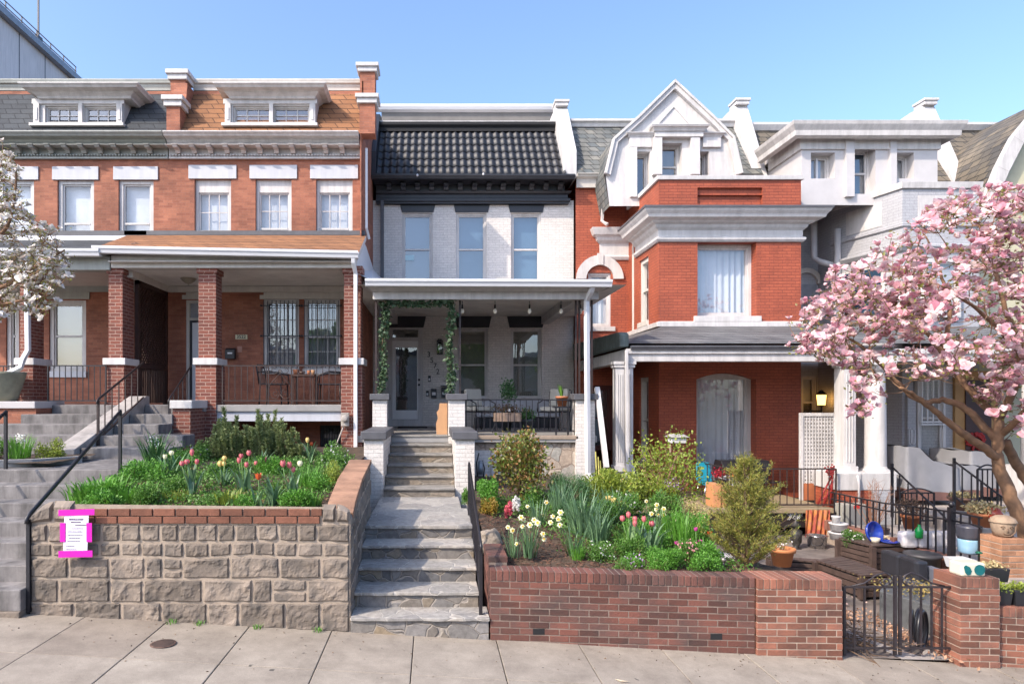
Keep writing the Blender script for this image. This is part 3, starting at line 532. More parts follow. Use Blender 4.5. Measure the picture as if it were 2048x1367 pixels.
wallbox(H2,856,861.5,751,763,.04,'doorbell_lock',M_black,(857,860.5,756,761)); wallbox(H2,852,857.5,781,792,.04,'doorbell_lock',M_black,(853,856.5,785.5,790))
wallbox(H2,862,873,777,796,.12,'mailbox',M_black,(864,871.5,784,790)); wallbox(H2,882.5,893.5,775,795,.12,'mailbox',M_black,(884.5,891.5,783.5,789)); 
q=MB(); q.pb(D,881,895,770.5,772,.14,off=-.14); q.build('mailbox_lid',M_black,H2)
q=MB(); x=X(879.5,D); z0,z1=Z(709,D),Z(681,D); q.box(x-.08,x+.08,D-.18,D-.02,z0,z0+.03); q.box(x-.08,x+.08,D-.18,D-.02,z1-.03,z1); q.box(x-.05,x+.05,D-.15,D-.05,z1,z1+.04)
for a in(-.07,.07):
    for yy in(D-.17,D-.03): q.bar((x+a,yy,z0),(x+a,yy,z1),.02)
q.box(x-.05,x+.05,D-.02,D,z0,z1+.03); ln=q.build('wall_lantern',M_black,H2); q=MB(); q.box(x-.06,x+.06,D-.16,D-.04,z0+.03,z1-.03); q.build('pane',M_glassr,ln); q=MB(); q.tube([(x,D-.1,z0+.03),(x,D-.1,z1-.1)],.02,8); q.build('candle_tube',M_vinyl,ln)
for s,px,py in(('3',857.5,709),('5',863.5,720.5),('7',870,731.5),('2',875.5,743)): text(H2,s,X(px,D),D-.015,Z(py,D),.2,M_black,'house_numeral',.008)
# porch of 3572
q=MB(); q.box(-1.15,3.2,12.95,13.25,4.38,4.62); q.box(-1.15,3.2,12.9,12.95,4.36,4.5); pb_=q; q.box(-1.13,-.93,13.25,17.89,4.45,4.66); q.box(2.9,3.12,13.25,17.89,4.45,4.66); pbm=q.build('porch_beam',M_white,H2,bevel=.01)
q=MB(); q.quad((-1.6,13.0,4.66),(-1.6,17.9,4.66),(3.77,17.9,4.66),(3.77,13.0,4.66)); q.build('porch_ceiling',M_ceil,H2)
q=MB(); x0,x1=X(731,12.6),X(1222,12.6); q.quad((x0,12.6,4.66),(x1,12.6,4.66),(x1,17.85,5.45),(x0,17.85,5.45)); q.add([(x0,12.6,4.56),(x1,12.6,4.56),(3.2,12.9,4.5),(-1.15,12.9,4.5)],[(0,1,2,3)],1); q.quad((x0,12.6,4.55),(x1,12.6,4.55),(x1,12.6,4.66),(x0,12.6,4.66),1)
q.quad((x1,12.6,4.55),(x1,17.85,5.35),(x1,17.85,5.45),(x1,12.6,4.66),1); q.quad((x0,12.6,4.55),(x0,17.85,5.35),(x0,17.85,5.45),(x0,12.6,4.66),1); q.quad((x0,12.6,4.545),(-1.15,12.9,4.5),(-1.15,17.85,4.7),(x0,17.85,5.35),1);q.quad((x1,12.6,4.545),(3.2,12.9,4.5),(3.2,17.85,4.7),(x1,17.85,5.35),1)
ro=q.build('porch_roof',[M_white,M_white],H2,fixn=False); q=MB(); q.sweep([(x0,12.62,4.69),(x1,12.62,4.67)],GUT(.14,.13)); q.build('gutter',M_vinyl,ro)
q=MB(); q.add([(-1.6,15.2,6.2),(-1.57,17.88,5.9),(-1.2,17.88,5.5),(-1.2,13.0,4.75),(-1.5,13.0,4.9)],[(0,1,2,3,4)]); q.build('flashing',M_vinyl,ro)
q=MB(); q.box(-1.5,3.2,13.02,17.89,1.6,1.73); q.build('porch_floor',M_deck,H2,bevel=.01)
M_rub=stonem('rubble_stone',4.2,[(.42,.33,.25),(.34,.27,.21),(.48,.40,.32),(.30,.30,.27),(.44,.34,.27)],(.22,.17,.13),.045,.5,stretch=(1,1,1),warp=.2)
q=MB(); q.wall(X(948,13.1),X(1152,13.1),.3,1.62,13.1,.2,[(X(982,13.1),X(1040,13.1),.6,Z(905,13.1))]); q.quad((X(948,13.1)-.3,13.098,.3),(X(981,13.1),13.098,.3),(X(981,13.1),13.098,Z(900,13.1)),(X(948,13.1)-.3,13.098,Z(900,13.1)),1); q.build('foundation_wall',[M_rub,M_brickg],H2)
window(H2,X(982,13.1),X(1040,13.1),.6,Z(905,13.1),13.1,fw=.07,inset=-.03,back='blindg',name='basement_window',glass=M_glassd)
q=MB(); q.box(X(946,13.0),X(1157,13.0),13.0,13.2,1.66,1.735); q.build('stone_ledge',mat('tan_stone_ledge',(.32,.25,.19),.8,.15,5,.3),H2,bevel=.01)
def gpier(x0,x1,y0,y1,zb,zt,ch=.12):
    q=MB(); q.box(x0,x1,y0,y1,zb,zt-ch); o=q.build('porch_pier',M_brickg,H2,bevel=.006); q=MB(); q.box(x0-.05,x1+.05,y0-.06,y1+.02,zt-ch,zt); q.build('cap',M_darkg,o,bevel=.012)
gpier(-1.12,-.80,10.95,12.98,.5,1.91,.13); gpier(.37,.69,10.95,12.98,.5,1.91,.13)
gpier(X(745,13)+.0,X(777,13)-.03,13,13.34,1.5,Z(787,13)); gpier(X(897,13),X(930,13),13,13.34,1.5,Z(787,13)); gpier(X(1152,13),X(1190,13),13,13.34,.3,Z(787,13))
for px in(920,1152,1159,1178,1184): q=MB(); q.bar((X(px,13.15),13.17,Z(787,13.15)),(X(px,13.15),13.17,4.4),.035); q.build('porch_post',M_ironb,H2)
q=MB()
for px in(752,): q.bar((X(px,13.15),13.17,Z(787,13.15)),(X(px,13.15),13.17,4.4),.04); q.bar((X(px+7,13.15),13.3,Z(787,13.15)),(X(px+7,13.15),13.3,4.4),.04)
q.build('porch_post',M_ironb,H2)
downspout(H2,[(X(1183,12.7),12.6,4.57),(X(1181,12.7),12.65,4.48),(X(1174,12.85),12.88,4.32),(X(1176,12.88),12.88,Z(945,12.88)),(X(1183,12.8),12.8,Z(962,12.8))],.085)
downspout(H2,[(X(764,17.7),17.75,7.7),(X(764,17.7),17.75,5.5)],.09,M_darkg)
# string of bulbs
q=MB()
for px in(924.5,990,1059,1122,1161): q.bar((X(px,13.4),13.4,4.45),(X(px,13.4),13.4,4.33),.012); q.tube([(X(px,13.4),13.4,4.33),(X(px,13.4),13.4,4.25)],.02,8)
q.bar((X(920,13.4),13.4,4.45),(X(1165,13.4),13.4,4.45),.01); sl_=q.build('string_light',M_black,None,label='string of clear bulbs hanging under the 3572 porch beam',cat='string lights',loc=(X(1000,13.4),13.4,4.4))
bp=MB(); bp.lathe([(.0,-.1),(.03,-.07),(.035,-.04),(.018,0)],(0,0,0),10); 
for px in(924.5,990,1059,1122,1161):
    q=MB(); q.lathe([(.004,-.11),(.034,-.08),(.04,-.045),(.02,0)],(X(px,13.4),13.4,4.25),12); q.build('bulb',mat('warm_bulb_glass',(.85,.8,.68),.2,0),sl_)
# ================================================================ red painted bay house
D=17.7; H3=thing('row_house','red painted brick row house with white cornice, square bay and white gambrel dormer','house',(6.2,17.7,0))
xl,xr=3.78,8.62; B=15.3; bx0,bx1=X(1318,B),X(1602,B)
ax=(X(1176,D),X(1222,D)); ahole=[(ax[0],ax[1],Z(653,D),Z(545,D))]
mb=MB(); mb.wall(xl,xr,0,8.1,D,.25,ahole+[(X(1176,D),X(1226,D),.4,Z(770,D))]); mb.box(xl,xr,D+1.2,D+11,0,9.8)
big=(X(1395,B),X(1513,B),Z(632,B),Z(484,B)); low=(X(1393,B),X(1512,B),.7,Z(746,B))
mb.wall(bx0,bx1,.2,Z(360,B),B,.32,[big,low]+[(X(1395,B),X(1525,B),Z(408,B),Z(375,B))]); mb.quad((X(1395,B),B+.07,Z(408,B)),(X(1525,B),B+.07,Z(408,B)),(X(1525,B),B+.07,Z(375,B)),(X(1395,B),B+.07,Z(375,B)))
mb.quad((bx1,B,.2),(bx1,D,.2),(bx1,D,7.5),(bx1,B,7.5))
# bay side (left) with openings: built in a rotated frame by hand
sy=[(B,0),(16.05,0),(16.75,0),(D,0)]
ops=[(16.05,16.75,Z(632,B),Z(497,B)),(16.05,16.75,.9,Z(760,B)+.1)]
ys=[B,16.05,16.75,D]; zs=[.2,ops[1][2],ops[1][3],ops[0][2],ops[0][3],7.45]
for i in range(3):
    for j in range(5):
        if i==1 and j in(1,3): continue
        mb.quad((bx0,ys[i+1],zs[j]),(bx0,ys[i],zs[j]),(bx0,ys[i],zs[j+1]),(bx0,ys[i+1],zs[j+1]))
mb.quad((bx0,B,7.1),(bx1,B,7.1),(bx1,D,7.1),(bx0,D,7.1))
mb.build('wall',M_brickr,H3)
for a,b,c_,d in ops:
    f=MB(); f.box(bx0+.04,bx0+.16,a,a+.1,c_,d); f.box(bx0+.04,bx0+.16,b-.1,b,c_,d); f.box(bx0+.04,bx0+.16,a+.1,b-.1,d-.1,d); f.box(bx0-.05,bx0+.16,a-.03,b+.03,c_-.12,c_+.0); f.box(bx0+.06,bx0+.12,a+.1,b-.1,(c_+d)/2-.03,(c_+d)/2+.03)
    W=f.build('window',M_cream,H3,bevel=.004); p=MB(); p.quad((bx0+.1,a,c_),(bx0+.1,b,c_),(bx0+.1,b,d),(bx0+.1,a,d)); p.build('pane',M_glassd,W); p=MB(); p.quad((bx0+.2,a,c_),(bx0+.2,b,c_),(bx0+.2,b,d),(bx0+.2,a,d)); p.build('curtain',M_curt,W)
    f=MB(); f.quad((bx0,a,c_),(bx0+.2,a,c_),(bx0+.2,a,d),(bx0,a,d)); f.quad((bx0,b,c_),(bx0+.2,b,c_),(bx0+.2,b,d),(bx0,b,d)); f.quad((bx0,a,d),(bx0+.2,a,d),(bx0+.2,b,d),(bx0,b,d)); f.build('reveal',M_brickr,W)
window(H3,*big,B,fw=.07,inset=.25,lows=False,back='curtain',glass=M_glassr,sash=.05,sill=(.09,.13,.06,M_white),fm=M_white)
window(H3,*low,B,fw=.1,inset=.25,lows=False,back='curtain',glass=M_glassd,sash=.04,sill=(.02,.1,.04,M_white),fm=M_white)
# segmental brick arch filling over the lower window
q=MB(); x0,x1,zt=low[0],low[1],low[3]; xm=(x0+x1)/2; pts=[(x0+(x1-x0)*i/12,zt-.14*(((x0+(x1-x0)*i/12-xm)/(x1-xm))**2)) for i in range(13)]
q.py([(x0,zt+.01)]+[(x1,zt+.01)]+[p for p in pts[::-1]],B+.004,B+.25); q.build('brick_arch',M_brickr,H3)
# white bands, cornice
path=[(bx0,D),(bx0,B),(bx1,B),(bx1,D)]
q=MB(); q.sweep(path,[(0,Z(653,B)),(.06,Z(653,B)),(.06,Z(644,B)),(0,Z(642,B))]); q.build('belt_course',M_white,H3,bevel=.004)
zc=Z(413,14.85); zb=Z(484,B)
q=MB(); q.sweep([(bx0,17.0),(bx0,B),(bx1,B),(bx1,D)],[(0,zb),(.04,zb),(.08,zb+.05),(.08,zb+.1),(.03,zb+.12),(.03,zc-.42),(.1,zc-.36),(.12,zc-.3),(.2,zc-.27),(.22,zc-.24),(.36,zc-.2),(.38,zc-.14),(.44,zc-.07),(.46,zc-.03),(.46,zc-.02),(0,zc-.02)]); co=q.build('cornice',M_whiteold,H3,bevel=.006)
q=MB(); q.sweep([(bx0,17.0),(bx0,B),(bx1,B),(bx1,D)],[(0,zc-.02),(.48,zc-.02),(.48,zc+.03),(0,zc+.09)]); q.build('cornice_flashing',M_darkg,co)
q=MB(); q.sweep([(bx0,D),(bx0,B),(bx1,B),(bx1,D)],[(-.22,Z(360,B)),(.05,Z(360,B)),(.06,Z(352,B)),(-.24,Z(352,B)+.02)]); q.build('parapet_coping',M_whiteold,H3,bevel=.006)
q=MB(); q.sweep([(X(1209,17.3),D+.3),(X(1209,17.3),D),(bx0+.02,D)],[(0,Z(520,D)),(.03,Z(520,D)),(.07,Z(514,D)),(.03,Z(511,D)),(.03,Z(488,D)),(.12,Z(482,D)),(.14,Z(476,D)),(.22,Z(472,D)),(.26,Z(464,D)),(.28,Z(459,D)),(0,Z(459,D))]); q.build('cornice',M_whiteold,H3,bevel=.006)
# arched stair window with white hood
cx=X(1199,D); zs_=Z(558,D); r0=(ax[1]-ax[0])/2
q=MB(); n=14; R0,R1=r0+.06,r0+.32
for i in range(n):
    a,b=math.pi*i/n,math.pi*(i+1)/n; P=lambda r,t:(cx+r*math.cos(t),zs_+r*math.sin(t)*1.0)
    q.py([P(R0,a),P(R1,a),P(R1,b),P(R0,b)],D-.07,D-.001)
q.box(cx-.08,cx+.08,D-.1,D-.07,zs_+R0,zs_+R1+.04); q.build('arch_hood',M_white,H3)
W=window(H3,ax[0],ax[1],Z(653,D),Z(545,D),D,fw=.07,inset=.05,back='curtain',sill=(.1,.12,.06),split=.62)
wpx(H3,D,1176,1226,770,900,fw=.1,inset=.05,back='dark',name='front_door',fm=mat('dark_red_paint',(.09,.02,.015),.5,.1),glass=M_glassd)
# roof: slate mansard, gutters
q=MB(); yb,zb_,yt,zt=17.45,8.3,18.7,10.05
q.quad((xl,yb,zb_),(xr,yb,zb_),(xr,yt,zt),(xl,yt,zt)); q.quad((xl,yt,zt+.14),(xr,yt,zt+.14),(xr,29,zt+.2),(xl,29,zt+.2),1); rf=q.build('roof',[M_shs,M_darkg],H3)
q=MB(); q.sweep([(xl,yt),(xr,yt)],[(0,zt-.03),(.07,zt-.03),(.1,zt+.06),(.16,zt+.1),(.16,zt+.16),(0,zt+.16)]); q.build('ridge_trim',M_whiteold,rf)
q=MB(); q.sweep([(xl,17.62),(X(1216,17.6),17.62)],[(0,8.0),(.03,8.0),(.04,8.22),(.14,8.26),(.16,8.34),(0,8.36)]); q.build('eaves_trim',M_cream,rf,bevel=.005)
q=MB(); q.sweep([(X(1216,16.6),17.6),(X(1216,16.6),16.62)],[(0,8.0),(.03,8.0),(.04,8.22),(0,8.36)]); q.box(X(1216,17),5.6,17.0,17.7,7.4,8.0,1)
# gambrel dormer: shaped prism with thickness, recessed windows
GD=16.75; gp=[(1211,352),(1227,283),(1276,238),(1347,166),(1422,238),(1462,280),(1478,352)]
poly=[(X(a,GD),Z(b,GD)) for a,b in gp]; zlow=Z(412,GD); poly=[(X(1219,GD),zlow)]+poly+[(X(1478,GD),zlow)]
holes3=[(1273,1300,303,390),(1320,1364,286,352),(1393,1418,303,390)]
def inside(x,z):
    n=len(poly);c=False
    for i in range(n):
        x1,z1=poly[i];x2,z2=poly[(i+1)%n]
        if (z1>z)!=(z2>z) and x<(x2-x1)*(z-z1)/(z2-z1)+x1: c=not c
    return c
q=MB(); hs=[hole(GD,*h) for h in holes3]; zq=hs[0][3]
def cut(z):  # polygon x-extent at height z
    xs=[]; n=len(poly)
    for i in range(n):
        (x1,z1),(x2,z2)=poly[i],poly[(i+1)%n]
        if (z1>z)!=(z2>z): xs.append(x1+(x2-x1)*(z-z1)/(z2-z1))
    return min(xs),max(xs)
levels=sorted({zlow+.0001,hs[0][2],hs[1][2],hs[1][3],zq,*[p[1] for p in poly[1:-1]],poly[4][1]-.0001}); levels=[l for l in levels if l<=poly[4][1]-.00005]
for a,b in zip(levels[:-1],levels[1:]):
    (l0,r0_),(l1,r1_)=cut(a+1e-5),cut(b-1e-5); m_=(a+b)/2; segs=[h for h in hs if h[2]<m_<h[3]]; xs=[]
    L=[(l0,l1)]+sum([[(h[0],h[0]),(h[1],h[1])] for h in segs],[])+[(r0_,r1_)]
    for i in range(0,len(L),2): q.quad((L[i][0],GD,a),(L[i+1][0],GD,a),(L[i+1][1],GD,b),(L[i][1],GD,b))
for a,b,c_,d in hs:
    t_=.3; q.quad((a,GD,c_),(a,GD,d),(a,GD+t_,d),(a,GD+t_,c_)); q.quad((b,GD,d),(b,GD,c_),(b,GD+t_,c_),(b,GD+t_,d)); q.quad((a,GD,d),(b,GD,d),(b,GD+t_,d),(a,GD+t_,d)); q.quad((b,GD,c_),(a,GD,c_),(a,GD+t_,c_),(b,GD+t_,c_))
dm=q.build('dormer',M_whiteold,H3,fixn=False)
for h in hs: window(dm,*h,GD,fw=.04,inset=.22,back='blindg' if h is hs[1] else 'dark',glass=M_glassd,sash=.03,split=.35,lows=h is hs[1])
# dormer roof skin (slate) and bargeboards
q=MB(); pr=poly[1:-1]; pr2=[(x+(x-X(1347,GD))*.03,z+.04) for x,z in pr]
for i in range(len(pr2)-1):
    (a,b),(c_,d)=pr2[i],pr2[i+1]; q.quad((a,GD-.05,b),(c_,GD-.05,d),(c_,GD+3,d),(a,GD+3,b))
q.quad((X(1219,GD),GD-.0,zlow),(pr2[0][0],GD-.05,pr2[0][1]),(pr2[0][0],GD+1.2,pr2[0][1]),(X(1219,GD),GD+1.2,zlow)); q.build('dormer_roof',M_shs,dm)
q=MB()
def board(q,pts,wd,y0,y1,sc_):
    cx_=X(1347,GD); cz=Z(330,GD)
    inn=[]
    n=len(pts)
    for i,p in enumerate(pts):
        a=Vector(pts[max(i-1,0)]);b=Vector(pts[min(i+1,n-1)]); p=Vector(p)
        d1=(p-a).normalized() if i else (b-p).normalized(); d2=(b-p).normalized() if i<n-1 else d1; n1=Vector((d1.y,-d1.x)); n2=Vector((d2.y,-d2.x)); nn=(n1+n2)/(1+n1.dot(n2)); inn.append(p+nn*wd)
    for i in range(n-1): q.py([tuple(pts[i]),tuple(pts[i+1]),tuple(inn[i+1]),tuple(inn[i])],y0,y1)
board(q,pr2,.16,GD-.1,GD-.001,1); board(q,pr2,.06,GD-.14,GD-.1,1); q.build('bargeboard',M_whiteold,dm,bevel=.005)
q=MB(); tri=[(X(1311,GD),Z(249,GD)),(X(1347,GD),Z(209,GD)),(X(1383,GD),Z(249,GD))]; board(q,tri,.05,GD-.03,GD-.001,1); q.build('panel_moulding',M_whiteold,dm)
q=MB(); crown(q,X(1306,GD),X(1402,GD),GD-.16,Z(250,GD-.2),.12,.14,GD); q.box(X(1306,GD),X(1402,GD),GD-.16,GD-.001,Z(278,GD),Z(258,GD))
for a,b in((1303,1321),(1378,1396)): q.box(X(a,GD),X(b,GD),GD-.14,GD-.001,Z(352,GD),Z(278,GD))
for a,b in((1258,1302),(1404,1440)): crown(q,X(a,GD),X(b,GD),GD-.05,Z(268,GD),.1,.1,GD); q.box(X(a,GD),X(b,GD),GD-.07,GD-.001,Z(296,GD),Z(276,GD))
q.box(X(1259,GD),X(1273,GD),GD-.07,GD-.001,Z(395,GD),Z(296,GD)); q.build('entablature',M_whiteold,dm,bevel=.006)
downspout(H3,[(X(1209,17.35),17.3,8.2),(X(1207,17.35),17.5,Z(440,17.4)),(X(1215,17.35),17.35,Z(448,17.3))],.07,M_white)
downspout(H3,[(X(1270,17.2),17.25,Z(490,17.2)),(X(1270,17.2),17.25,Z(668,17.2))],.1,M_cream)
# porch roof and beams
y0=13.3; xL=X(1255,13.3)
M_pslate=brick('thick_grey_slate',(.17,.17,.17),(.11,.11,.115),(.04,.04,.042),.28,.075,.006,.7,1.0,.4)
q=MB(); xe=9.1; q.quad((xL,y0,3.55),(xe,y0,3.55),(xe,B,4.12),(bx0+.1,B,4.12)); q.quad((xL,y0,3.55),(bx0+.1,B,4.12),(bx0,D,4.12),(xL,D,3.7)); q.quad((xL,y0,3.45),(xe,y0,3.45),(xe,D,3.45),(xL,D,3.45),1)
pr_=q.build('porch_roof',[M_pslate,M_cream],H3,fixn=False); q=MB(); q.sweep([(xL+.05,y0,3.50),(9.1,y0,3.50)],GUT(.1,.09)); q.build('gutter',M_darkg,pr_)
M_lead=mat('weathered_lead_sheet',(.12,.15,.14),.6,.2,6,.3,30,stain=.4)
q=MB(); q.px([(y0-.02,3.48),(y0-.02,3.72),(y0+.1,3.78),(D,3.9),(D,3.48)],xL-.16,xL+.02); q.build('roof_edge_box',M_lead,pr_,bevel=.01)
q=MB(); q.box(xL-.02,14.5,y0,y0+.25,3.19,3.44); q.box(xL-.04,14.5,y0-.04,y0,3.34,3.44); q.box(xL-.02,xL+.2,y0+.25,D,3.19,3.44); q.build('porch_beam',M_white,H3,bevel=.008)
q=MB(); q.quad((xL,y0,3.44),(xL,D,3.44),(9.1,D,3.44),(9.1,y0,3.44)); q.build('porch_ceiling',M_ceil,H3)
def boxcol(par,x0,x1,y0,y1,z0,z1,m=M_white):
    q=MB(); q.box(x0,x1,y0,y1,z0+.12,z1-.12); q.box(x0-.03,x1+.03,y0-.03,y1+.03,z0,z0+.12); q.box(x0-.03,x1+.03,y0-.03,y1+.03,z1-.12,z1-.06); q.box(x0-.05,x1+.05,y0-.05,y1+.05,z1-.06,z1)
    w_=x1-x0
    for f in(.18,.42,.66): q.box(x0+w_*f,x0+w_*(f+.1),y0-.015,y0,z0+.2,z1-.25)
    return q.build('column',m,par,bevel=.006)
boxcol(H3,X(1232,13.3),X(1250,13.3)+.0,13.32,13.55,Z(942,13.4),3.19); boxcol(H3,X(1252,13.3),X(1267,13.3),13.32,13.55,Z(942,13.4),3.19)
q=MB(); q.box(X(1228,13.3),X(1276,13.3),13.2,13.65,.2,Z(944,13.3)); q.build('column_base',M_darkg,H3)
downspout(H3,[(X(1256,13.1),13.2,3.4),(X(1257,13.1),13.18,Z(965,13.2))],.06,M_white)
boxcol(H3,X(1688,13.3),X(1712,13.3),13.3,13.63,Z(944,13.3),3.19)
q=MB(); x=X(1757,13.4); q.lathe([(.2,0),(.19,1.2),(.165,2.0),(.165,2.02)],(x,13.5,Z(938,13.4)),28,cap=False); q.lathe([(.26,-.08),(.27,-.04),(.25,-.01),(.21,.02),(.2,.06)],(x,13.5,Z(938,13.4)),28); q.box(x-.28,x+.28,13.2,13.78,Z(946,13.4),Z(941,13.4)); q.lathe([(.165,0),(.2,.04),(.24,.1),(.24,.14)],(x,13.5,2.98),28); q.box(x-.26,x+.26,13.24,13.76,3.12,3.189); q.build('column',M_white,H3)
q=MB(); zt=Z(946,13); q.box(X(1674,13),X(1723,13),13,13.8,Z(980,13),zt); q.box(X(1723,13)+.0,X(1795,13),13.02,13.8,Z(980,13)+.0,zt); q.build('pedestal_cap',M_white,H3,bevel=.01)
q=MB(); q.box(X(1690,13)-.12,X(1745,13),13.03,13.8,-.3,Z(980,13)); q.box(X(1745,13),X(1792,13),13.03,13.8,-.3,Z(980,13),1); q.build('pedestal',[M_brickr,M_brickg2],H3)
M_tan=mat('tan_deck_boards',(.30,.23,.14),.7,.15,6,.2,40)
q=MB(); q.box(X(1235,12.9),X(1665,12.9),12.82,17.6,.26,.35); q.build('porch_floor',M_tan,H3,bevel=.008); q=MB(); q.box(X(1235,12.9),X(1672,12.9),12.88,13.3,-.02,.26); q.build('porch_fascia',mat('black_brown_board',(.025,.018,.016),.5,.1),H3)
q=MB(); q.box(X(1300,12.4),X(1440,12.4),12.35,12.88,-.15,.05); q.build('porch_step',MATS['black_brown_board'],H3,bevel=.01)
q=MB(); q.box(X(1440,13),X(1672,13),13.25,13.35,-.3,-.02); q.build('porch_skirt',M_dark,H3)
# script emblem on the fascia
q=MB(); cx=X(1590,12.85); cz=Z(1031,12.85); yy=12.87
def stroke(pts,r=.006): q.tube([(cx+a,yy,cz+b) for a,b in pts],r,5)
def curl(x,z,h,lean=.3,w=.035): return [(x-w,z+h*.1),(x-w*.6,z+h*.5),(x+lean*h*.6,z+h*.55),(x+lean*h*.3,z),(x-w*.2,z-h*.45),(x-w*.9,z-h*.3),(x,z)]
stroke([(-.13,.02),(-.15,.05),(-.12,.07),(-.1,.04),(-.12,0),(-.08,.02),(-.05,.08),(-.09,-.02),(-.13,-.08)]); stroke([(-.09,-.06),(-.03,.05),(-.02,.09),(-.06,-.03),(-.1,-.08)])
stroke([(-.06,0),(0,.03),(.02,.09),(0,.03),(-.03,-.05),(0,-.07),(.02,-.03),(-.01,.01),(.03,0)]); stroke([(.03,.05),(.02,0),(.05,-.02),(.08,.06),(.05,-.05),(.01,-.09),(0,-.06),(.06,-.01)]); stroke([(.09,.04),(.08,-.02),(.12,.07),(.1,-.05),(.05,-.08),(.08,-.02),(.12,.02)]); stroke([(.155,.05),(.14,-.01)])
q.build('script_lettering',M_vinyl,H3)
# white lattice panel
LX0,LX1,LZ0,LZ1=X(1600,13.9),X(1667,13.9),.35,Z(829,13.9)
q=MB(); q.box(LX0,LX0+.06,13.88,13.95,LZ0,LZ1+.04); q.box(LX0+.06,LX1,13.88,13.95,LZ1-.03,LZ1+.04); lt=q.build('lattice_screen',M_white,None,label='white square lattice panel beside the red porch',cat='screen',loc=(LX0,13.9,.35),bevel=.004)
q=MB(); x=LX0+.06
while x<LX1: q.box(x,x+.035,13.9,13.91,LZ0+.35,LZ1-.03); x+=.062
z=LZ0+.36
while z<LZ1-.04: q.box(LX0+.06,LX1,13.91,13.92,z,z+.035); z+=.078
q.build('lattice',M_white,lt); q=MB(); q.box(LX0+.06,LX1,13.9,13.93,LZ0,LZ0+.35); q.build('kick_panel',mat('terracotta_board',(.42,.14,.06),.7,.15),lt)
# ================================================================ grey bay house
D=17.8; H4=thing('row_house','light grey painted brick row house with canted bay and a wide white dormer','house',(10.5,17.8,0))
xl,xr=8.62,14.2; cA=(X(1663,17.2),17.2); cB=(10.73,15.3); cC=(X(1958,15.3),15.3); zp=Z(365,15.3)
q=MB(); q.wall(xl,xr,0,8.3,D,.25,[hole(D,1603,1634,752,840)]); q.box(xl,xr+2,D+1.2,D+10,0,9.7)
q.quad((cA[0],cA[1],0),(cB[0],cB[1],0),(cB[0],cB[1],zp),(cA[0],cA[1],zp)); q.quad((cB[0],15.3,0),(cC[0],15.3,0),(cC[0],15.3,zp),(cB[0],15.3,zp)); q.quad((cA[0],cA[1],0),(cA[0],cA[1],zp),(cA[0],D,zp),(cA[0],D,0)); q.quad((cC[0],15.3,0),(cC[0]+.6,D,0),(cC[0]+.6,D,zp),(cC[0],15.3,zp))
q.add([(cA[0],cA[1],zp-.2),(cB[0],cB[1],zp-.2),(cC[0],15.3,zp-.2),(cC[0]+.6,D,zp-.2),(cA[0],D,zp-.2)],[(0,1,2,3,4)]); q.build('wall',M_brickg2,H4,fixn=False)
q=MB(); pth=[cA,cB,cC,(cC[0]+.6,D)]; q.sweep(pth,[(-.2,zp-.14),(.05,zp-.14),(.07,zp),(-.2,zp+.03)]); q.build('parapet_coping',M_white,H4,bevel=.005)
q=MB(); zz=Z(455,15.3); q.sweep(pth,[(0,zz),(.05,zz+.03),(.05,zz+.1),(0,zz+.12)]); zz=Z(505,15.3); q.sweep(pth,[(0,zz),(.06,zz+.04),(.12,zz+.12),(.12,zz+.16),(0,zz+.2)]); q.build('belt_course',M_brickg2,H4,bevel=.005)
d_=(Vector(cB)-Vector(cA)).normalized(); nn=Vector((d_.y,-d_.x))
def onc(u,o,z): p=Vector(cA)+d_*u+nn*o; return (p.x,p.y,z)
Lc=(Vector(cB)-Vector(cA)).length
def cbox(q,u0,u1,o0,o1,z0,z1,m=0): q.hexa([onc(u0,o0,z0),onc(u0,o1,z0),onc(u1,o1,z0),onc(u1,o0,z0),onc(u0,o0,z1),onc(u0,o1,z1),onc(u1,o1,z1),onc(u1,o0,z1)],m)
q=MB(); cbox(q,.45,1.45,.0,.012,Z(447,15.6),Z(398,15.6)); q.build('panel',M_white,H4); q=MB(); q.box(X(1836,B),X(1915,B),B-.012,B,Z(437,B),Z(391,B)); q.build('panel',M_white,H4)
q=MB(); cbox(q,.35,1.55,.0,.04,4.3,Z(520,15.3)); W=q.build('window',M_white,H4,bevel=.005); q=MB(); cbox(q,.45,1.45,.041,.05,4.4,Z(525,15.3)); q.build('pane',mat('blue_window_pane',(.03,.06,.1),.05,0,spec=1),W)
window(H4,X(1840,B),X(1915,B),4.3,Z(520,B),B-.12,fw=.07,inset=.01,back='shade',glass=M_glassr)
window(H4,X(1828,B),X(1884,B),Z(918,B),Z(752,B),B-.13,fw=.07,inset=.01,back='dark',glass=M_glassr,split=.5)
q=MB(); 
for z in(Z(844,B),Z(849,B)): q.box(X(1830,B),X(1882,B),B-.2,B-.18,z,z+.03)
for i in range(5): q.bar((X(1832+11*i,B),B-.19,Z(845,B)),(X(1832+11*i,B),B-.19,Z(760,B)),.02)
q.build('window_grille',M_vinyl,H4)
q=MB(); q.box(X(1809,B),X(1826,B),B-.1,B-.001,Z(905,B),Z(790,B)); pn=q.build('porch_panel',M_brickg2,H4)
for px in(1811,1818):
    q=MB(); x=X(px,B); q.tube([(x,B-.12,Z(886,B)),(x,B-.12,Z(858,B)),(x+.03,B-.12,Z(856,B)),(x+.05,B-.12,Z(860,B)),(x+.05,B-.12,Z(884,B)),(x+.03,B-.12,Z(887,B)),(x,B-.12,Z(886,B))],.01,6); q.build('thermometer',M_vinyl,pn)
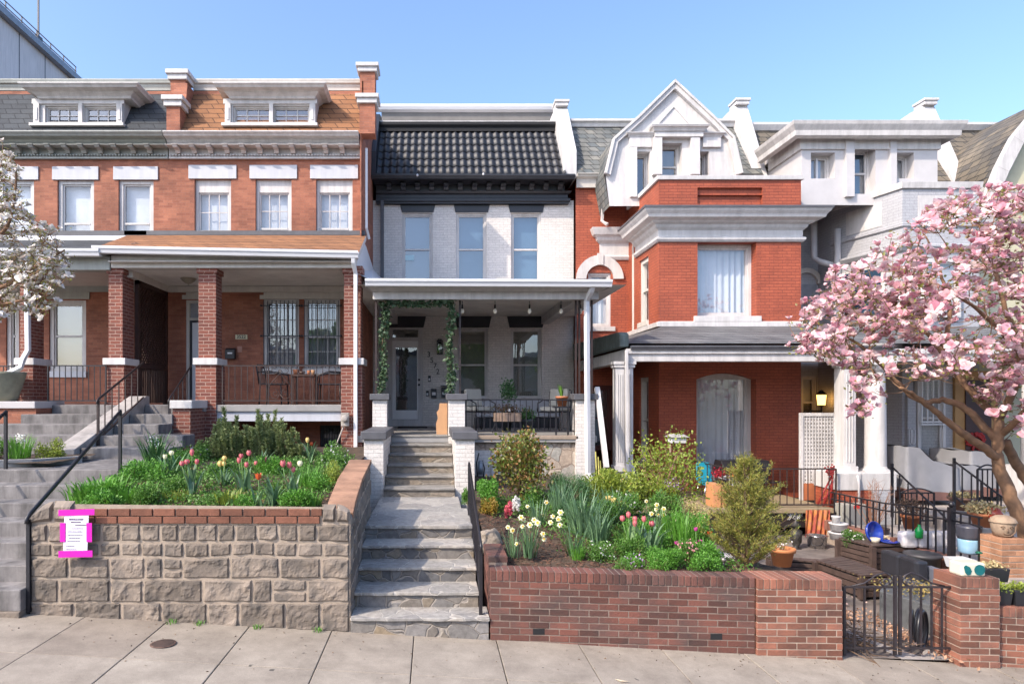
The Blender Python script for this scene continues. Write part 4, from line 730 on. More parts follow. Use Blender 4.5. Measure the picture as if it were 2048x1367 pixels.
# entry door with wreath on the right
q=MB(); q.box(X(1905,B),X(1990,B),B-.08,B-.001,.35,Z(742,B)); q.box(X(1924,B),X(1975,B),B-.11,B-.08,.4,Z(760,B),1); dr=q.build('door',[mat('wood_door_frame',(.40,.22,.08),.5,.1),mat('dark_red_door',(.05,.02,.02),.4,.1)],H4,bevel=.004)
q=MB(); 
for k in range(90): a=rnd.random()*6.28; r_=.16+rnd.gauss(0,.03); q.ell((X(1942,B)+r_*math.cos(a),B-.14,Z(880,B)+r_*math.sin(a)),.03,.03,.03,5,3)
q.build('wreath',mat('red_berries',(.35,.02,.02),.5,.2),dr)
wpx(H4,D,1603,1634,752,840,back='blind',backfrac=.62,fw=.05,inset=.04,glass=M_glassd,split=.4)
wpx(H4,D,1708,1736,745,930,y=17.19,back='dark',fw=.03,inset=.0,glass=M_glassd,name='dark_doorway')
q=MB(); cx=X(1610,D); 
for i in range(8):
    a,b=math.pi*i/8,math.pi*(i+1)/8; zz=Z(568,D); q.py([(cx+.3*math.cos(a),zz+.3*math.sin(a)),(cx+.42*math.cos(a),zz+.42*math.sin(a)),(cx+.42*math.cos(b),zz+.42*math.sin(b)),(cx+.3*math.cos(b),zz+.3*math.sin(b))],D-.1,D-.001)
q.build('arch_hood',M_cream,H4); q=MB(); q.box(cx-.3,cx+.3,D-.02,D-.001,Z(640,D),Z(568,D)); q.build('arched_window',M_curtd,H4)
ln=MB(); x,y,z=X(1652,17),17.2,Z(812,17); ln.box(x-.02,x+.02,y,y+.45,z-.15,z-.11); ln.bar((x,y,z-.13),(x,y,z),.03); ln.lathe([(.02,-.02),(.09,.02),(.12,.3),(.13,.32),(.04,.4),(0,.42)],(x,y,z),6,sm=False); 
q=MB(); q.lathe([(.085,.03),(.115,.29)],(x,y,z),6,sm=False); 
lo_=MB(); lo_.box(x-.05,x+.05,y+.3,y+.6,z-.2,z+.1)
L_=ln.build('wall_lantern',M_iron,None,label='lit amber wall lantern behind the white lattice panel',cat='lantern',loc=(x,y,z)); L_.scale=(1,1,1)
m,t,b=newmat('lit_amber_glass'); b.inputs['Base Color'].default_value=(.8,.4,.1,1); b.inputs['Emission Color'].default_value=(1,.5,.12,1); b.inputs['Emission Strength'].default_value=2.2; 
q=MB(); q.lathe([(.1,.03),(.127,.29)],(x,y,z),6,sm=False); q.build('glass',m,L_)
# roof, dormer
q=MB(); yb,zb_,yt,zt=17.45,8.0,18.7,9.95; q.quad((xl,yb,zb_),(16.6,yb,zb_),(16.6,yt,zt),(xl,yt,zt)); q.quad((xl,yt,zt+.14),(16.6,yt,zt+.14),(16.6,28,zt+.2),(xl,28,zt+.2),1); rf=q.build('roof',[M_shr,M_darkg],H4)
q=MB(); q.sweep([(xl,yt),(16.6,yt)],[(0,zt-.03),(.07,zt-.03),(.16,zt+.1),(.16,zt+.16),(0,zt+.16)]); q.build('ridge_trim',M_whiteold,rf)
G=16.0; dx0,dx1=X(1603,G),X(1875,G); zt=Z(298,G); dw=[(1622,1670,305,357),(1705,1751,293,388),(1783,1828,305,357)]; q=MB()
q.wall(dx0,dx1,Z(410,G),zt,G,.32,[hole(G,*h) for h in dw]); q.quad((dx0,G,Z(410,G)),(dx0,G,zt),(dx0,18.6,zt),(dx0,18.6,Z(410,G))); q.quad((dx1,G,zt),(dx1,G,Z(410,G)),(dx1,18.6,Z(410,G)),(dx1,18.6,zt))
M_dgrey=mat('light_grey_paint',(.52,.5,.5),.5,.05,3); dm=q.build('dormer',M_dgrey,H4)
for i,h in enumerate(dw):
    W=wpx(dm,G,*h,fw=.05,inset=.24,back=['curtain','shade','curtain'][i],glass=M_glassd,lows=i==1,sash=.04)
    if i!=1: q=MB(); a,b,c_,d=hole(G,*h); q.box((a+b)/2-.025,(a+b)/2+.025,G+.25,G+.32,c_,d); q.build('sash',M_vinyl,W)
q=MB(); zc=Z(235,15.45); q.sweep([(dx0,17.5),(dx0,G),(dx1,G),(dx1,17.5)],[(0,zt-.02),(.05,zt-.02),(.05,zt+.3),(.12,zt+.34),(.14,zt+.4),(.22,zc-.36),(.32,zc-.32),(.33,zc-.2),(.40,zc-.08),(.42,zc),(0,zc+.02)]); q.box(dx0,dx1,G,18.5,zc-.3,zc+.01); q.build('dormer_cornice',M_white,dm,bevel=.006)
q=MB(); crown(q,X(1698,G),X(1800,G),G-.08,Z(262,G-.1),.1,.1,G); q.box(X(1698,G),X(1800,G),G-.1,G-.001,Z(281,G),Z(270,G)); q.build('entablature',M_white,dm,bevel=.005)
q=MB()
for a,b in((1686,1704),(1752,1786)): pass
q.box(X(1688,G),X(1705,G),G-.09,G-.001,Z(395,G),Z(281,G)); q.box(X(1776,G),X(1789,G),G-.09,G-.001,Z(385,G),Z(281,G)); q.build('pilaster',M_dgrey,dm,bevel=.005)
o=parapet(H4,X(1505,17.55),X(1533,17.55),17.45,8.2,18.6,Z(212,18.6),M_whiteold)
o=parapet(H4,X(1902,17.55),X(1929,17.55),17.45,8.1,18.6,Z(212,18.6),M_whiteold)
for pts in([(X(1628,17.3),17.3,Z(378,17.3)),(X(1628,17.3),17.3,Z(515,17.3)),(X(1640,17.2),17.2,Z(523,17.2)),(X(1668,17.0),17.0,Z(531,17))],[(X(1675,16.9),16.9,Z(458,16.9)),(X(1675,16.9),16.9,2.9)]):
    q=MB(); q.tube(pts,.075,10); q.build('drain_pipe',M_dgrey,H4)
q=MB(); q.quad((9.1,13.3,3.55),(14.5,13.3,3.55),(14.5,15.3,4.1),(9.1,15.3,4.1)); q.quad((9.1,13.3,3.44),(14.5,13.3,3.44),(14.5,17.7,3.44),(9.1,17.7,3.44),1); q.build('porch_roof',[M_pslate,M_cream],H4)
M_pflo=mat('worn_concrete_floor',(.36,.31,.27),.85,.15,2,.2,40)
q=MB(); q.box(X(1797,13),14.5,11.9,17.6,.0,.35); q.build('porch_floor',M_pflo,H4,bevel=.01)
for px in(2075,): q=MB(); q.lathe([(.2,0),(.165,2.1)],(X(px,13.4),13.5,1.1),24); q.box(X(px,13.4)-.35,X(px,13.4)+.35,13.1,13.9,.35,1.1); q.build('column',M_white,H4)
# steps of the grey porch
q=MB(); x0,x1=X(1905,11.9),X(1990,11.9)
for i in range(3): q.box(x0,x1,11.0+i*.3,11.9,-.2+.0,.22-.13*(2-i)-.02)
q.build('porch_steps',M_pflo,H4,bevel=.01)
# ================================================================ yellow gabled house at the right edge
H5=thing('row_house','pale yellow house with a curved shingled gambrel roof at the right edge','house',(15.5,16.5,0))
G=16.3; gx=lambda a:X(a,G); gzz=lambda b:Z(b,G); pts=[(1945,500),(1965,392),(1984,345),(2015,285),(2050,243),(2120,190),(2200,240)]
poly5=[(gx(a),gzz(b)) for a,b in pts]; q=MB(); q.py([(gx(1945),0)]+poly5+[(gx(2200),0)],G,G+.25,0); q.build('wall',mat('pale_yellow_wall',(.50,.47,.33),.7,.06),H5)
q=MB(); 
for i in range(len(poly5)-2):
    (a,b),(c_,d)=poly5[i],poly5[i+1]; q.quad((a-.06,G-.25,b+.05),(c_-.06,G-.25,d+.05),(c_-.06,G+5,d+.05),(a-.06,G+5,b+.05))
q.build('roof',M_shr,H5); q=MB(); board(q,[(a-.07,b+.06) for a,b in poly5[:-1]],.3,G-.25,G-.1,1); q.build('bargeboard',M_white,H5,bevel=.006)
q=MB(); q.sweep([(gx(1957),G+.0),(16,G)],[(0,gzz(392)),(.05,gzz(392)),(.09,gzz(378)),(0,gzz(375))]); q.sweep([(gx(1957),G),(16,G)],[(0,gzz(420)),(.12,gzz(415)),(.12,gzz(408)),(0,gzz(405))]); q.build('belt_course',M_cream,H5)
# ================================================================ planting helpers
rng=np.random.default_rng(11)
def rotm(n):
    # random rotation matrices
    q=rng.normal(size=(n,4)); q/=np.linalg.norm(q,axis=1)[:,None]; w,x,y,z=q.T
    return np.stack([1-2*(y*y+z*z),2*(x*y-z*w),2*(x*z+y*w),2*(x*y+z*w),1-2*(x*x+z*z),2*(y*z-x*w),2*(x*z-y*w),2*(y*z+x*w),1-2*(x*x+y*y)],1).reshape(n,3,3)
LEAF=(np.array([(0,0,0),(.28,.5,.06),(0,1,0),(-.28,.5,.06)],float),[(0,1,2),(0,2,3)])
LEAFW=(np.array([(0,0,0),(.42,.3,.08),(.38,.7,.08),(0,1,-.05),(-.38,.7,.08),(-.42,.3,.08)],float),[(0,1,2,3),(0,3,4,5)])
NEED=(np.array([(-.05,0,0),(.05,0,0),(.03,1,0),(-.03,1,0)],float),[(0,1,2,3)])
def cloud(mb,C,S,tpl=LEAF,m=0,up=0,M=None):
    C=np.asarray(C,float); n=len(C)
    if n==0: return
    T,fs=tpl; S=np.broadcast_to(np.asarray(S,float),(n,)); Mx=rotm(n) if M is None else M
    V=np.einsum('nij,kj->nki',Mx,T)*S[:,None,None]+C[:,None,:]
    b=len(mb.v); mb.v.extend(map(tuple,V.reshape(-1,3).tolist())); k=len(T)
    for i in range(n):
        o=b+i*k
        for f in fs: mb.f.append(tuple(o+j for j in f)); mb.m.append(m); mb.sm.append(False)
def dirm(d):
    # matrices whose local y points along d with random roll
    d=np.asarray(d,float); d=d/np.linalg.norm(d,axis=1)[:,None]; r=rng.normal(size=d.shape); x=np.cross(d,r); x/=np.linalg.norm(x,axis=1)[:,None]; z=np.cross(x,d); return np.stack([x,d,z],2)
def blade(mb,p,d,L,w,droop=.5,seg=5,m=0,fold=.25):
    p=Vector(p); dx,dy=math.cos(d),math.sin(d); vs=[]; side=Vector((-dy,dx,0)); th=R(84)-rnd.random()*.25; cur=Vector(p); 
    for i in range(seg+1):
        t=i/seg; ww=w*(1-t)**.6*(.6+.9*min(t*3,1)*.45) if i<seg else .0008
        vs+=[cur-side*ww,cur+side*ww]; a=th-droop*t*t*1.6; cur=cur+Vector((dx*math.cos(a),dy*math.cos(a),math.sin(a)))*L/seg
    mb.add(vs,[(2*i,2*i+1,2*i+3,2*i+2) for i in range(seg)],m,True)
def tuft(mb,c,n,L,w,spread,droop=.5,m=0):
    for _ in range(n):
        a=rnd.random()*6.283; r=spread*rnd.random()**.5; blade(mb,(c[0]+r*math.cos(a),c[1]+r*math.sin(a),c[2]),a+rnd.gauss(0,.5),L*rnd.uniform(.65,1.1),w*rnd.uniform(.7,1.2),droop*rnd.uniform(.3,1.5),m=m)
G1=isl('mid_green_leaf',[(.05,.13,.02),(.09,.21,.03),(.14,.28,.045)],.5,.25)
G2=isl('dark_green_blade',[(.03,.09,.03),(.06,.15,.05),(.09,.2,.06)],.45,.2)
G3=isl('yellow_green_leaf',[(.20,.27,.03),(.30,.36,.05),(.14,.2,.03)],.5,.3)
G4=isl('bright_green_leaf',[(.09,.26,.03),(.15,.36,.045),(.06,.17,.02)],.5,.3)
G5=isl('dusty_rosemary_leaf',[(.15,.19,.07),(.24,.29,.11),(.3,.35,.15)],.7,.3)
G6=isl('golden_conifer_needle',[(.2,.19,.04),(.32,.29,.05),(.11,.17,.03),(.38,.3,.07)],.6,.25)
G7=isl('reddish_rose_leaf',[(.10,.15,.025),(.17,.22,.04),(.26,.12,.04),(.07,.12,.02)],.45,.25)
G8=isl('blue_green_blade',[(.07,.14,.07),(.12,.22,.11),(.17,.28,.14)],.4,.2)
M_twig=mat('brown_twig',(.16,.10,.06),.8,.2); M_stem=mat('pale_green_stem',(.12,.22,.06),.6,.1); M_ptwig=mat('pinkish_twig',(.36,.20,.13),.7,.15)
M_pink=isl('pink_petal',[(.62,.07,.14),(.72,.14,.2),(.7,.22,.22)],.5,.25,var=.2); M_yel=isl('yellow_petal',[(.75,.5,.12),(.8,.62,.25)],.5,.25); M_cream_p=isl('cream_petal',[(.82,.8,.45),(.85,.84,.62)],.5,.25); M_red=isl('red_petal',[(.5,.05,.02),(.6,.12,.03)],.5,.2)
M_whp=isl('white_petal',[(.78,.76,.72),(.85,.83,.8)],.5,.25); M_mag=isl('magenta_petal',[(.45,.03,.2),(.6,.08,.35)],.5,.25); M_lil=isl('lilac_petal',[(.5,.3,.6),(.65,.5,.72)],.5,.2); M_rose=isl('pale_pink_petal',[(.7,.3,.32),(.75,.4,.4)],.5,.25); M_cup=mat('yellow_cup',(.75,.55,.08),.5,.05)
def tulip_head(par,p,m,h=.065,r=.026,open_=0):
    k_=rnd.uniform(.78,1.12); h*=k_; r*=rnd.uniform(.85,1.1); open_+=rnd.uniform(0,.25); q=MB(); p=Vector(p)
    for k in range(6):
        a=k*math.pi/3+rnd.random()*.2; rr=r*(1 if k%2 else .86); vs=[]; 
        for t,wd,out in((0,.3,.35),(.3,1,.95),(.65,1.0,1.0),(.88,.6,.72+open_*.5),(1.03,.08,.5+open_)):
            for s in(-1,0,1):
                b=a+s*wd*.62; k2=out*rr*(1 if s else 1.08); vs.append((p.x+k2*math.cos(b),p.y+k2*math.sin(b),p.z+h*t))
        q.add(vs,[(3*i+j,3*i+j+1,3*i+j+4,3*i+j+3) for i in range(4) for j in range(2)],0,True)
    return q.build('flower',m,par,fixn=False)
def tulip_clump(label,px,py,D,heads,m,h=.07,nl=12,LL=.4,r=.028,group=None,open_=0):
    x,z=X(px,D),Z(py,D); t=thing('tulip_clump',label,'tulips',(x,D,z),group); q=MB(); s=MB()
    for k in range(nl): blade(q,(x+rnd.gauss(0,.03),D+rnd.gauss(0,.04),z-.01),k*6.28/nl+rnd.gauss(0,.3),LL*rnd.uniform(.75,1.15),.024,rnd.uniform(.35,.75),6)
    q.build('leaves',G8,t,fixn=False)
    for i,hd in enumerate(heads):
        d=D+rnd.uniform(-.08,.08); hx,hz=X(hd[0],d),Z(hd[1],d)-h*.5; mm=hd[2] if len(hd)>2 else m
        b=Vector((x+(hx-x)*.35,D,z-.01)); e=Vector((hx,d,hz)); s.tube([b,b.lerp(e,.5)+Vector(((b.x-e.x)*.12,0,.0)),e],.0045,6); tulip_head(t,e,mm,h,r,open_)
    s.build('stem',M_stem,t); return t
def daff_head(par,p,m=None,r=.034):
    q=MB(); n=Vector((rnd.uniform(-.4,.3),-1,rnd.uniform(-.1,.5))).normalized(); u=n.cross(Vector((0,0,1))).normalized(); v=u.cross(n); p=Vector(p); ph=rnd.random(); r*=rnd.uniform(.8,1.15)
    for k in range(6):
        a=ph+k*math.pi/3; dr=u*math.cos(a)+v*math.sin(a); sd=u*-math.sin(a)+v*math.cos(a); q.add([p,p+dr*r*.55+sd*r*.42-n*.002,p+dr*r*1.02-n*.004,p+dr*r*.55-sd*r*.42-n*.002],[(0,1,2,3)],0)
    f=q.build('flower',m or M_cream_p,par,fixn=False); q=MB(); vs=[]
    for rr,o in((.3,.002),(.42,.014)):
        for k in range(8): a=k*math.pi/4; vs.append(p+(u*math.cos(a)+v*math.sin(a))*r*rr+n*o)
    q.add(vs,[(k,(k+1)%8,8+(k+1)%8,8+k) for k in range(8)]+[tuple(range(8))],0); q.build('cup',M_cup,f)
def daffodils(label,px,py,D,heads,nl=40,LL=.34,m=None,group='daffodil clumps in the mulch'):
    x,z=X(px,D),Z(py,D); t=thing('daffodil_clump',label,'daffodils',(x,D,z),group); q=MB(); tuft(q,(x,D,z-.01),int(nl*1.6),LL*1.1,.0075,.07,.5); q.build('leaves',G8,t,fixn=False); s=MB()
    for hd in heads:
        d=D+rnd.uniform(-.12,.05); e=Vector((X(hd[0],d),d,Z(hd[1],d))); b=Vector((x+(e.x-x)*.3,D,z-.01)); s.tube([b,b.lerp(e,.55)+Vector(((b.x-e.x)*.1,0,0)),e+Vector((0,.01,0))],.0035,5); daff_head(t,e,m)
    s.build('stem',M_stem,t); return t
def shrub(name,label,cat,px0,px1,py0,py1,D,dep,m,n,size,tpl=LEAF,stemm=None,blobs=9,group=None,bottom=None,stems=8,shape='dome',flowers=None,seed=None):
    # rounded plant: leaf clumps spread over several lobes plus branching stems
    x0,x1=X(px0,D),X(px1,D); z0,z1=Z(py1,D),Z(py0,D); cx,w,h=(x0+x1)/2,(x1-x0)/2,z1-z0; t=thing(name,label,cat,(cx,D,z0),group); n=int(n*1.7); Bc=[]
    
    for _ in range(blobs):
        a=rnd.random()*6.28; r=rnd.random()**.5*.72; zz=rnd.uniform(.25,.8); k=math.sqrt(max(.05,1-(zz-.15)**2)) if shape=='dome' else (1.05-zz*.8)
        r*=1.15; Bc.append((cx+w*r*k*math.cos(a),D+dep*r*k*math.sin(a),z0+h*zz,rnd.uniform(.3,.46)))
    pts=[]; per=n//blobs
    for bx,by,bz,br in Bc:
        P=rng.normal(size=(per,3)); P/=np.linalg.norm(P,axis=1)[:,None]; P*=(rng.random(per)**.45)[:,None]; pts.append(P*np.array([w*br*1.25,dep*br*1.25,h*br])+np.array([bx,by,bz]))
    P=np.concatenate(pts); q=MB(); dirs=P-np.array([cx,D,z0-h*.15]); dirs+=rng.normal(size=dirs.shape)*np.linalg.norm(dirs,axis=1)[:,None]*.7
    cloud(q,P,size*rng.uniform(.6,1.2,len(P)),tpl,M=dirm(dirs)); q.build('foliage',m,t,fixn=False)
    s=MB()
    for bx,by,bz,br in Bc[:stems]:
        b=Vector((cx+rnd.gauss(0,w*.08),D,z0-.02)); e=Vector((bx,by,bz)); mid=b.lerp(e,.5)+Vector((rnd.gauss(0,w*.05),0,h*.05)); s.tube([b,mid,e],[.012,.008,.004],5)
        for _ in range(3): e2=e+Vector((rnd.gauss(0,w*.15),rnd.gauss(0,dep*.15),rnd.uniform(.05,.2)*h)); s.tube([mid.lerp(e,rnd.random()),e2],[.005,.002],4)
    s.build('stem',stemm or M_twig,t)
    if flowers:
        fm,k,fs_=flowers; q=MB(); I=rng.integers(0,len(P),k); C=P[I]+np.array([0,-.03,.03]); cloud(q,np.repeat(C,5,0),fs_,LEAFW); q.build('blossoms',fm,t,fixn=False)
    return t
# ================================================================ stone retaining wall (left)
M_gran=mat('rough_granite_block',(.22,.178,.142),.9,.2,3.5,.9,30,c2=(.10,.087,.076),isl=.26)
M_mort=mat('sandy_mortar',(.37,.30,.235),.9,.15,8,.4,40)
def rockface(mb,P,u0,u1,v0,v1,gap=.004,dep=.042,rough=.013,m=0,v0f=None,v1f=None):
    # P(u,v,o)->point ; pillowed rock-faced block between u0..u1, v0..v1
    nu=max(4,int((u1-u0)/.022)); nv=max(4,int((v1-v0)/.022)); vs=[]; s0=rnd.random()*50
    for j in range(nv+1):
        for i in range(nu+1):
            a,b=i/nu,j/nv; e=min(min(a,1-a)*(u1-u0),min(b,1-b)*(v1-v0)); k=min(1,e/.022)**.4
            u=u0+gap+(u1-u0-2*gap)*a; vv0=v0f(u) if v0f else v0; vv1=v1f(u) if v1f else v1; v=vv0+gap+(vv1-vv0-2*gap)*b
            nz=mnoise.fractal(Vector((u*9+s0,v*9,s0)),1,2,3)*rough*1.7+mnoise.noise(Vector((u*28,v*28,s0)))*rough*.6
            vs.append(P(u,v,-.008+k*(dep*.75+max(-.005,nz*.9))))
    fs=[(j*(nu+1)+i,j*(nu+1)+i+1,(j+1)*(nu+1)+i+1,(j+1)*(nu+1)+i) for j in range(nv) for i in range(nu)]; mb.add(vs,fs,m,False)
WX0,WX1,WD=-4.14,-.846,6.9
Rt=thing('stone_retaining_wall','rough stone block retaining wall with brick edging around the tulip bed','wall',(-2.5,6.9,0))
Pf=lambda u,v,o:(u,WD-o,v)
rowsz=[Z(1047,6.87),Z(1084,6.87),Z(1114,6.87),Z(1158,6.87),Z(1206,6.87),.0]
wid=[(.17,.23),(.21,.27),(.3,.62),(.28,.68),(.25,.55)]
q=MB(); 
for r in range(5):
    z1,z0=rowsz[r],rowsz[r+1]; u=WX0
    while u<WX1-.05:
        w_=rnd.uniform(*wid[r]); u1=u+w_
        if WX1-u1<.16: u1=WX1
        wob=lambda i:(lambda x:rowsz[i]+(.022*mnoise.noise(Vector((x*2.1,i*3.7,2))) if 0<i<5 else 0))
        bot=(lambda x:gz(x)-.02) if r==4 else wob(r+1)
        if False:
            zm=z0+(z1-z0)*rnd.uniform(.4,.6); rockface(q,Pf,u,u1,z0,zm); rockface(q,Pf,u,u1,zm,z1)
        elif r in(2,3,4) and rnd.random()<.3 and r<4 and u1-u>.34: um=u+(u1-u)*rnd.uniform(.35,.65); rockface(q,Pf,u,um,z0,z1,v0f=bot,v1f=wob(r)); zh=(z0+z1)/2+rnd.uniform(-.02,.02); rockface(q,Pf,um,u1,zh,z1,v1f=wob(r)); rockface(q,Pf,um,u1,z0,zh,v0f=bot)
        else: rockface(q,Pf,u,u1,z0,z1,v0f=bot,v1f=wob(r))
        u=u1
# upper corner boulders, rounded
def corner(u0,u1,zb,ztf,flip):
    rockface(q,Pf,u0,u1,zb,zb+.1,dep=.07,v1f=ztf)
corner(WX0,-3.9,rowsz[0],lambda u:rowsz[0]+.23*math.sin(min(1,max(.08,(u-WX0+.05)/.3))*math.pi/2),0)
corner(-3.9,-3.68,rowsz[0],lambda u:rowsz[0]+.235,0)
corner(-1.14,-.99,rowsz[0],lambda u:rowsz[0]+.2,0); corner(-.99,WX1,rowsz[0],lambda u:rowsz[0]+.2*math.cos(max(0,(u+.98)/.2)*1.25),0)
# side face
def ztop(y): return float(np.interp(y,[6.8,6.95,7.2,7.9,9.1],[1.17,1.24,1.345,1.5,1.62]))
Ps=lambda u,v,o:(WX1+o-.01,u,v)
for r in range(6):
    fr=lambda k:(lambda y:.1+(ztop(y)-.1)*k); k0,k1=r/6,(r+1)/6; u=6.88
    while u<9.1:
        u1=min(9.1,u+(rnd.uniform(.12,.17) if r==5 else rnd.uniform(.25,.5)))
        if 9.1-u1<.1: u1=9.1
        rockface(q,Ps,u,u1,.1,.3,v0f=fr(k0),v1f=fr(k1),dep=.035); u=u1
q.build('stone_blocks',M_gran,Rt,fixn=False)
q=MB(); q.add([(WX0,WD-.006,gz(WX0)-.1),(WX1,WD-.006,-.1),(WX1,WD-.006,rowsz[0]+.13),(-1.1,WD-.006,rowsz[0]+.17),(-3.7,WD-.006,rowsz[0]+.2),(WX0,WD-.006,rowsz[0]+.05)],[(0,1,2,3,4,5)])
ys=[6.9,7.05,7.2,7.5,7.9,8.5,9.1]; q.add([(WX1+.001,y,.0) for y in ys]+[(WX1+.001,y,ztop(y)-.01) for y in ys],[(i,i+1,8+i,7+i) for i in range(6)])
q.quad((WX1-.3,9.1,0),(WX1,9.1,0),(WX1,9.1,1.6),(WX1-.3,9.1,1.6)); q.quad((WX0,6.9,0),(WX0,6.9,1.2),(WX0,9,1.4),(WX0,9,0)); q.build('mortar',M_mort,Rt)
M_ebrick=mat('brown_red_brick',(.20,.08,.048),.85,.2,6,.5,60,isl=.28); M_tbrick=mat('tan_coping_brick',(.34,.19,.12),.85,.2,4,.5,60,isl=.2)
q=MB()
for r in range(2):
    u=-3.69+(0 if r==0 else -.1); z0=rowsz[0]+.004+r*.078
    while u<-1.16: q.box(max(u,-3.68)+.004,min(u+.225,-1.13)-.006,6.87,7.0,z0,z0+.07); u+=.231
q.build('brick_edging',M_ebrick,Rt,bevel=.004)
q=MB(); y=6.98
while y<9.05:
    y1=y+.1; z0,z1=ztop(y),ztop(y1); x0=WX1-.27
    q.hexa([(x0,y+.004,z0-.06),(WX1+.02,y+.004,z0-.06),(WX1+.02,y1-.004,z1-.06),(x0,y1-.004,z1-.06),(x0,y+.004,z0),(WX1+.02,y+.004,z0),(WX1+.02,y1-.004,z1),(x0,y1-.004,z1)]); y=y1
q.build('coping',M_tbrick,Rt,bevel=.004)
# notice
q=MB(); c=((X(151,6.8)),6.8,Z(1066,6.8)); nt_=thing('paper_notice','white printed notice stuck on the stone wall with magenta tape','notice',c)
x0,x1,z0,z1=X(126,6.8),X(176,6.8),Z(1104,6.8),Z(1030,6.8); q.hexa([(x0,6.802,z0),(x1-.01,6.802,z0),(x1-.01,6.806,z0),(x0,6.806,z0),(x0+.012,6.802,z1),(x1+.006,6.802,z1+.004),(x1+.006,6.806,z1+.004),(x0+.012,6.806,z1)]); q.build('sheet',mat('white_paper',(.72,.70,.80),.6,.02),nt_)
M_mg=mat('magenta_tape',(.62,.01,.4),.4,.04)
for a,b,c_,d,s in((117,189,1019,1031,.01),(117,185,1101,1114,.006),(120,131,1045,1083,0),(173,184,1045,1083,0)):
    q=MB(); X0,X1,Z0,Z1=X(a,6.8),X(b,6.8),Z(d,6.8),Z(c_,6.8); q.hexa([(X0,6.797,Z0),(X1,6.797,Z0+s),(X1,6.801,Z0+s),(X0,6.801,Z0),(X0,6.797,Z1),(X1,6.797,Z1+s),(X1,6.801,Z1+s),(X0,6.801,Z1)]); q.build('tape',M_mg,nt_)
q=MB(); xm=(x0+x1)/2
def words(zz,hh,xa,xb,slant=.0):
    x=xa
    while x<xb:
        w_=rnd.uniform(.006,.02)*(hh/.006)**.5; q.box(x,min(x+w_,xb),6.7985,6.8015,zz,zz+hh*rnd.uniform(.7,1)); x+=w_+.004
words(z1-.046,.014,x0+.06,x1-.05); words(z1-.073,.012,x0+.08,x1-.075); q.box(x1-.13,x1-.02,6.7985,6.8015,z1-.102,z1-.094)
for k,(i0,i1) in enumerate(((.09,.05),(.05,.055),(.045,.055),(.06,.08),(.045,.08),(.03,.14),(.03,.12))): words(z1-.135-k*.032-(.02 if k>4 else 0),.006,x0+i0,x1-i1)
q.build('print',mat('grey_print',(.12,.08,.14),.7,.05),nt_)
# ================================================================ soil beds
def bed(name,x0,x1,y0,y1,zf,m,nx=60,ny=60,kind='structure',amp=.015):
    q=MB(); vs=[]
    for j in range(ny+1):
        for i in range(nx+1):
            x=x0+(x1-x0)*i/nx; y=y0+(y1-y0)*j/ny; vs.append((x,y,zf(x,y)+mnoise.noise(Vector((x*7,y*7,0)))*amp+mnoise.noise(Vector((x*23,y*23,5)))*amp*.4))
    q.add(vs,[(j*(nx+1)+i,j*(nx+1)+i+1,(j+1)*(nx+1)+i+1,(j+1)*(nx+1)+i) for j in range(ny) for i in range(nx)],0,True); return q.build(name,m,kind=kind,fixn=False)
M_soil=mat('dark_garden_soil',(.085,.055,.035),.95,.35,6,.8,50)
def zl(x,y): return float(np.interp(y,[6.9,7.3,8,9.1,12.6],[1.20,1.30,1.38,1.5,1.52]))
bed('soil_bed',-4.02,-1.1,6.92,12.95,zl,M_soil)
def zr(x,y):
    a=float(np.interp(y,[7.0,7.4,8.5,10,13],[.585,.63,.80,.92,.95])); b=float(np.interp(y,[7.0,7.6,9,10.5,13],[.54,.5,.3,.0,-.15])); t=min(1,max(0,(x-2.3)/1.5)); return a*(1-t)+b*t
bed('mulch_bed',.62,4.05,6.95,13.0,zr,M_soil,80,80)
def ones(*a): return np.array(a)
def scatter(n,xa,xb,ya,yb,zf,off=.01): 
    x=rng.uniform(xa,xb,n); y=rng.uniform(ya,yb,n); return np.stack([x,y,[zf(a,b)+off for a,b in zip(x,y)]],1)
M_chip=isl('red_brown_mulch_chip',[(.10,.045,.028),(.16,.075,.045),(.06,.03,.02),(.22,.12,.08)],.9)
q=MB(); C=scatter(7000,.64,3.6,6.97,9.6,zr,.012); d=rng.normal(size=C.shape)*np.array([1,1,.25]); T=(np.array([(-.09,0,0),(.09,0,0),(.07,1,.0),(-.07,1,0)]),[(0,1,2,3)]); cloud(q,C,rng.uniform(.02,.055,len(C)),T,M=dirm(d)); q.build('wood_mulch',M_chip,kind='stuff',fixn=False)
q=MB(); C=scatter(2600,-4.0,-1.15,6.98,8.2,zl,.012); d=rng.normal(size=C.shape)*np.array([1,1,.3]); cloud(q,C,rng.uniform(.015,.05,len(C)),LEAF,M=dirm(d)); q.build('leaf_litter',isl('dry_leaf_litter',[(.16,.09,.05),(.25,.16,.09),(.1,.06,.04)],.9),kind='stuff',fixn=False)
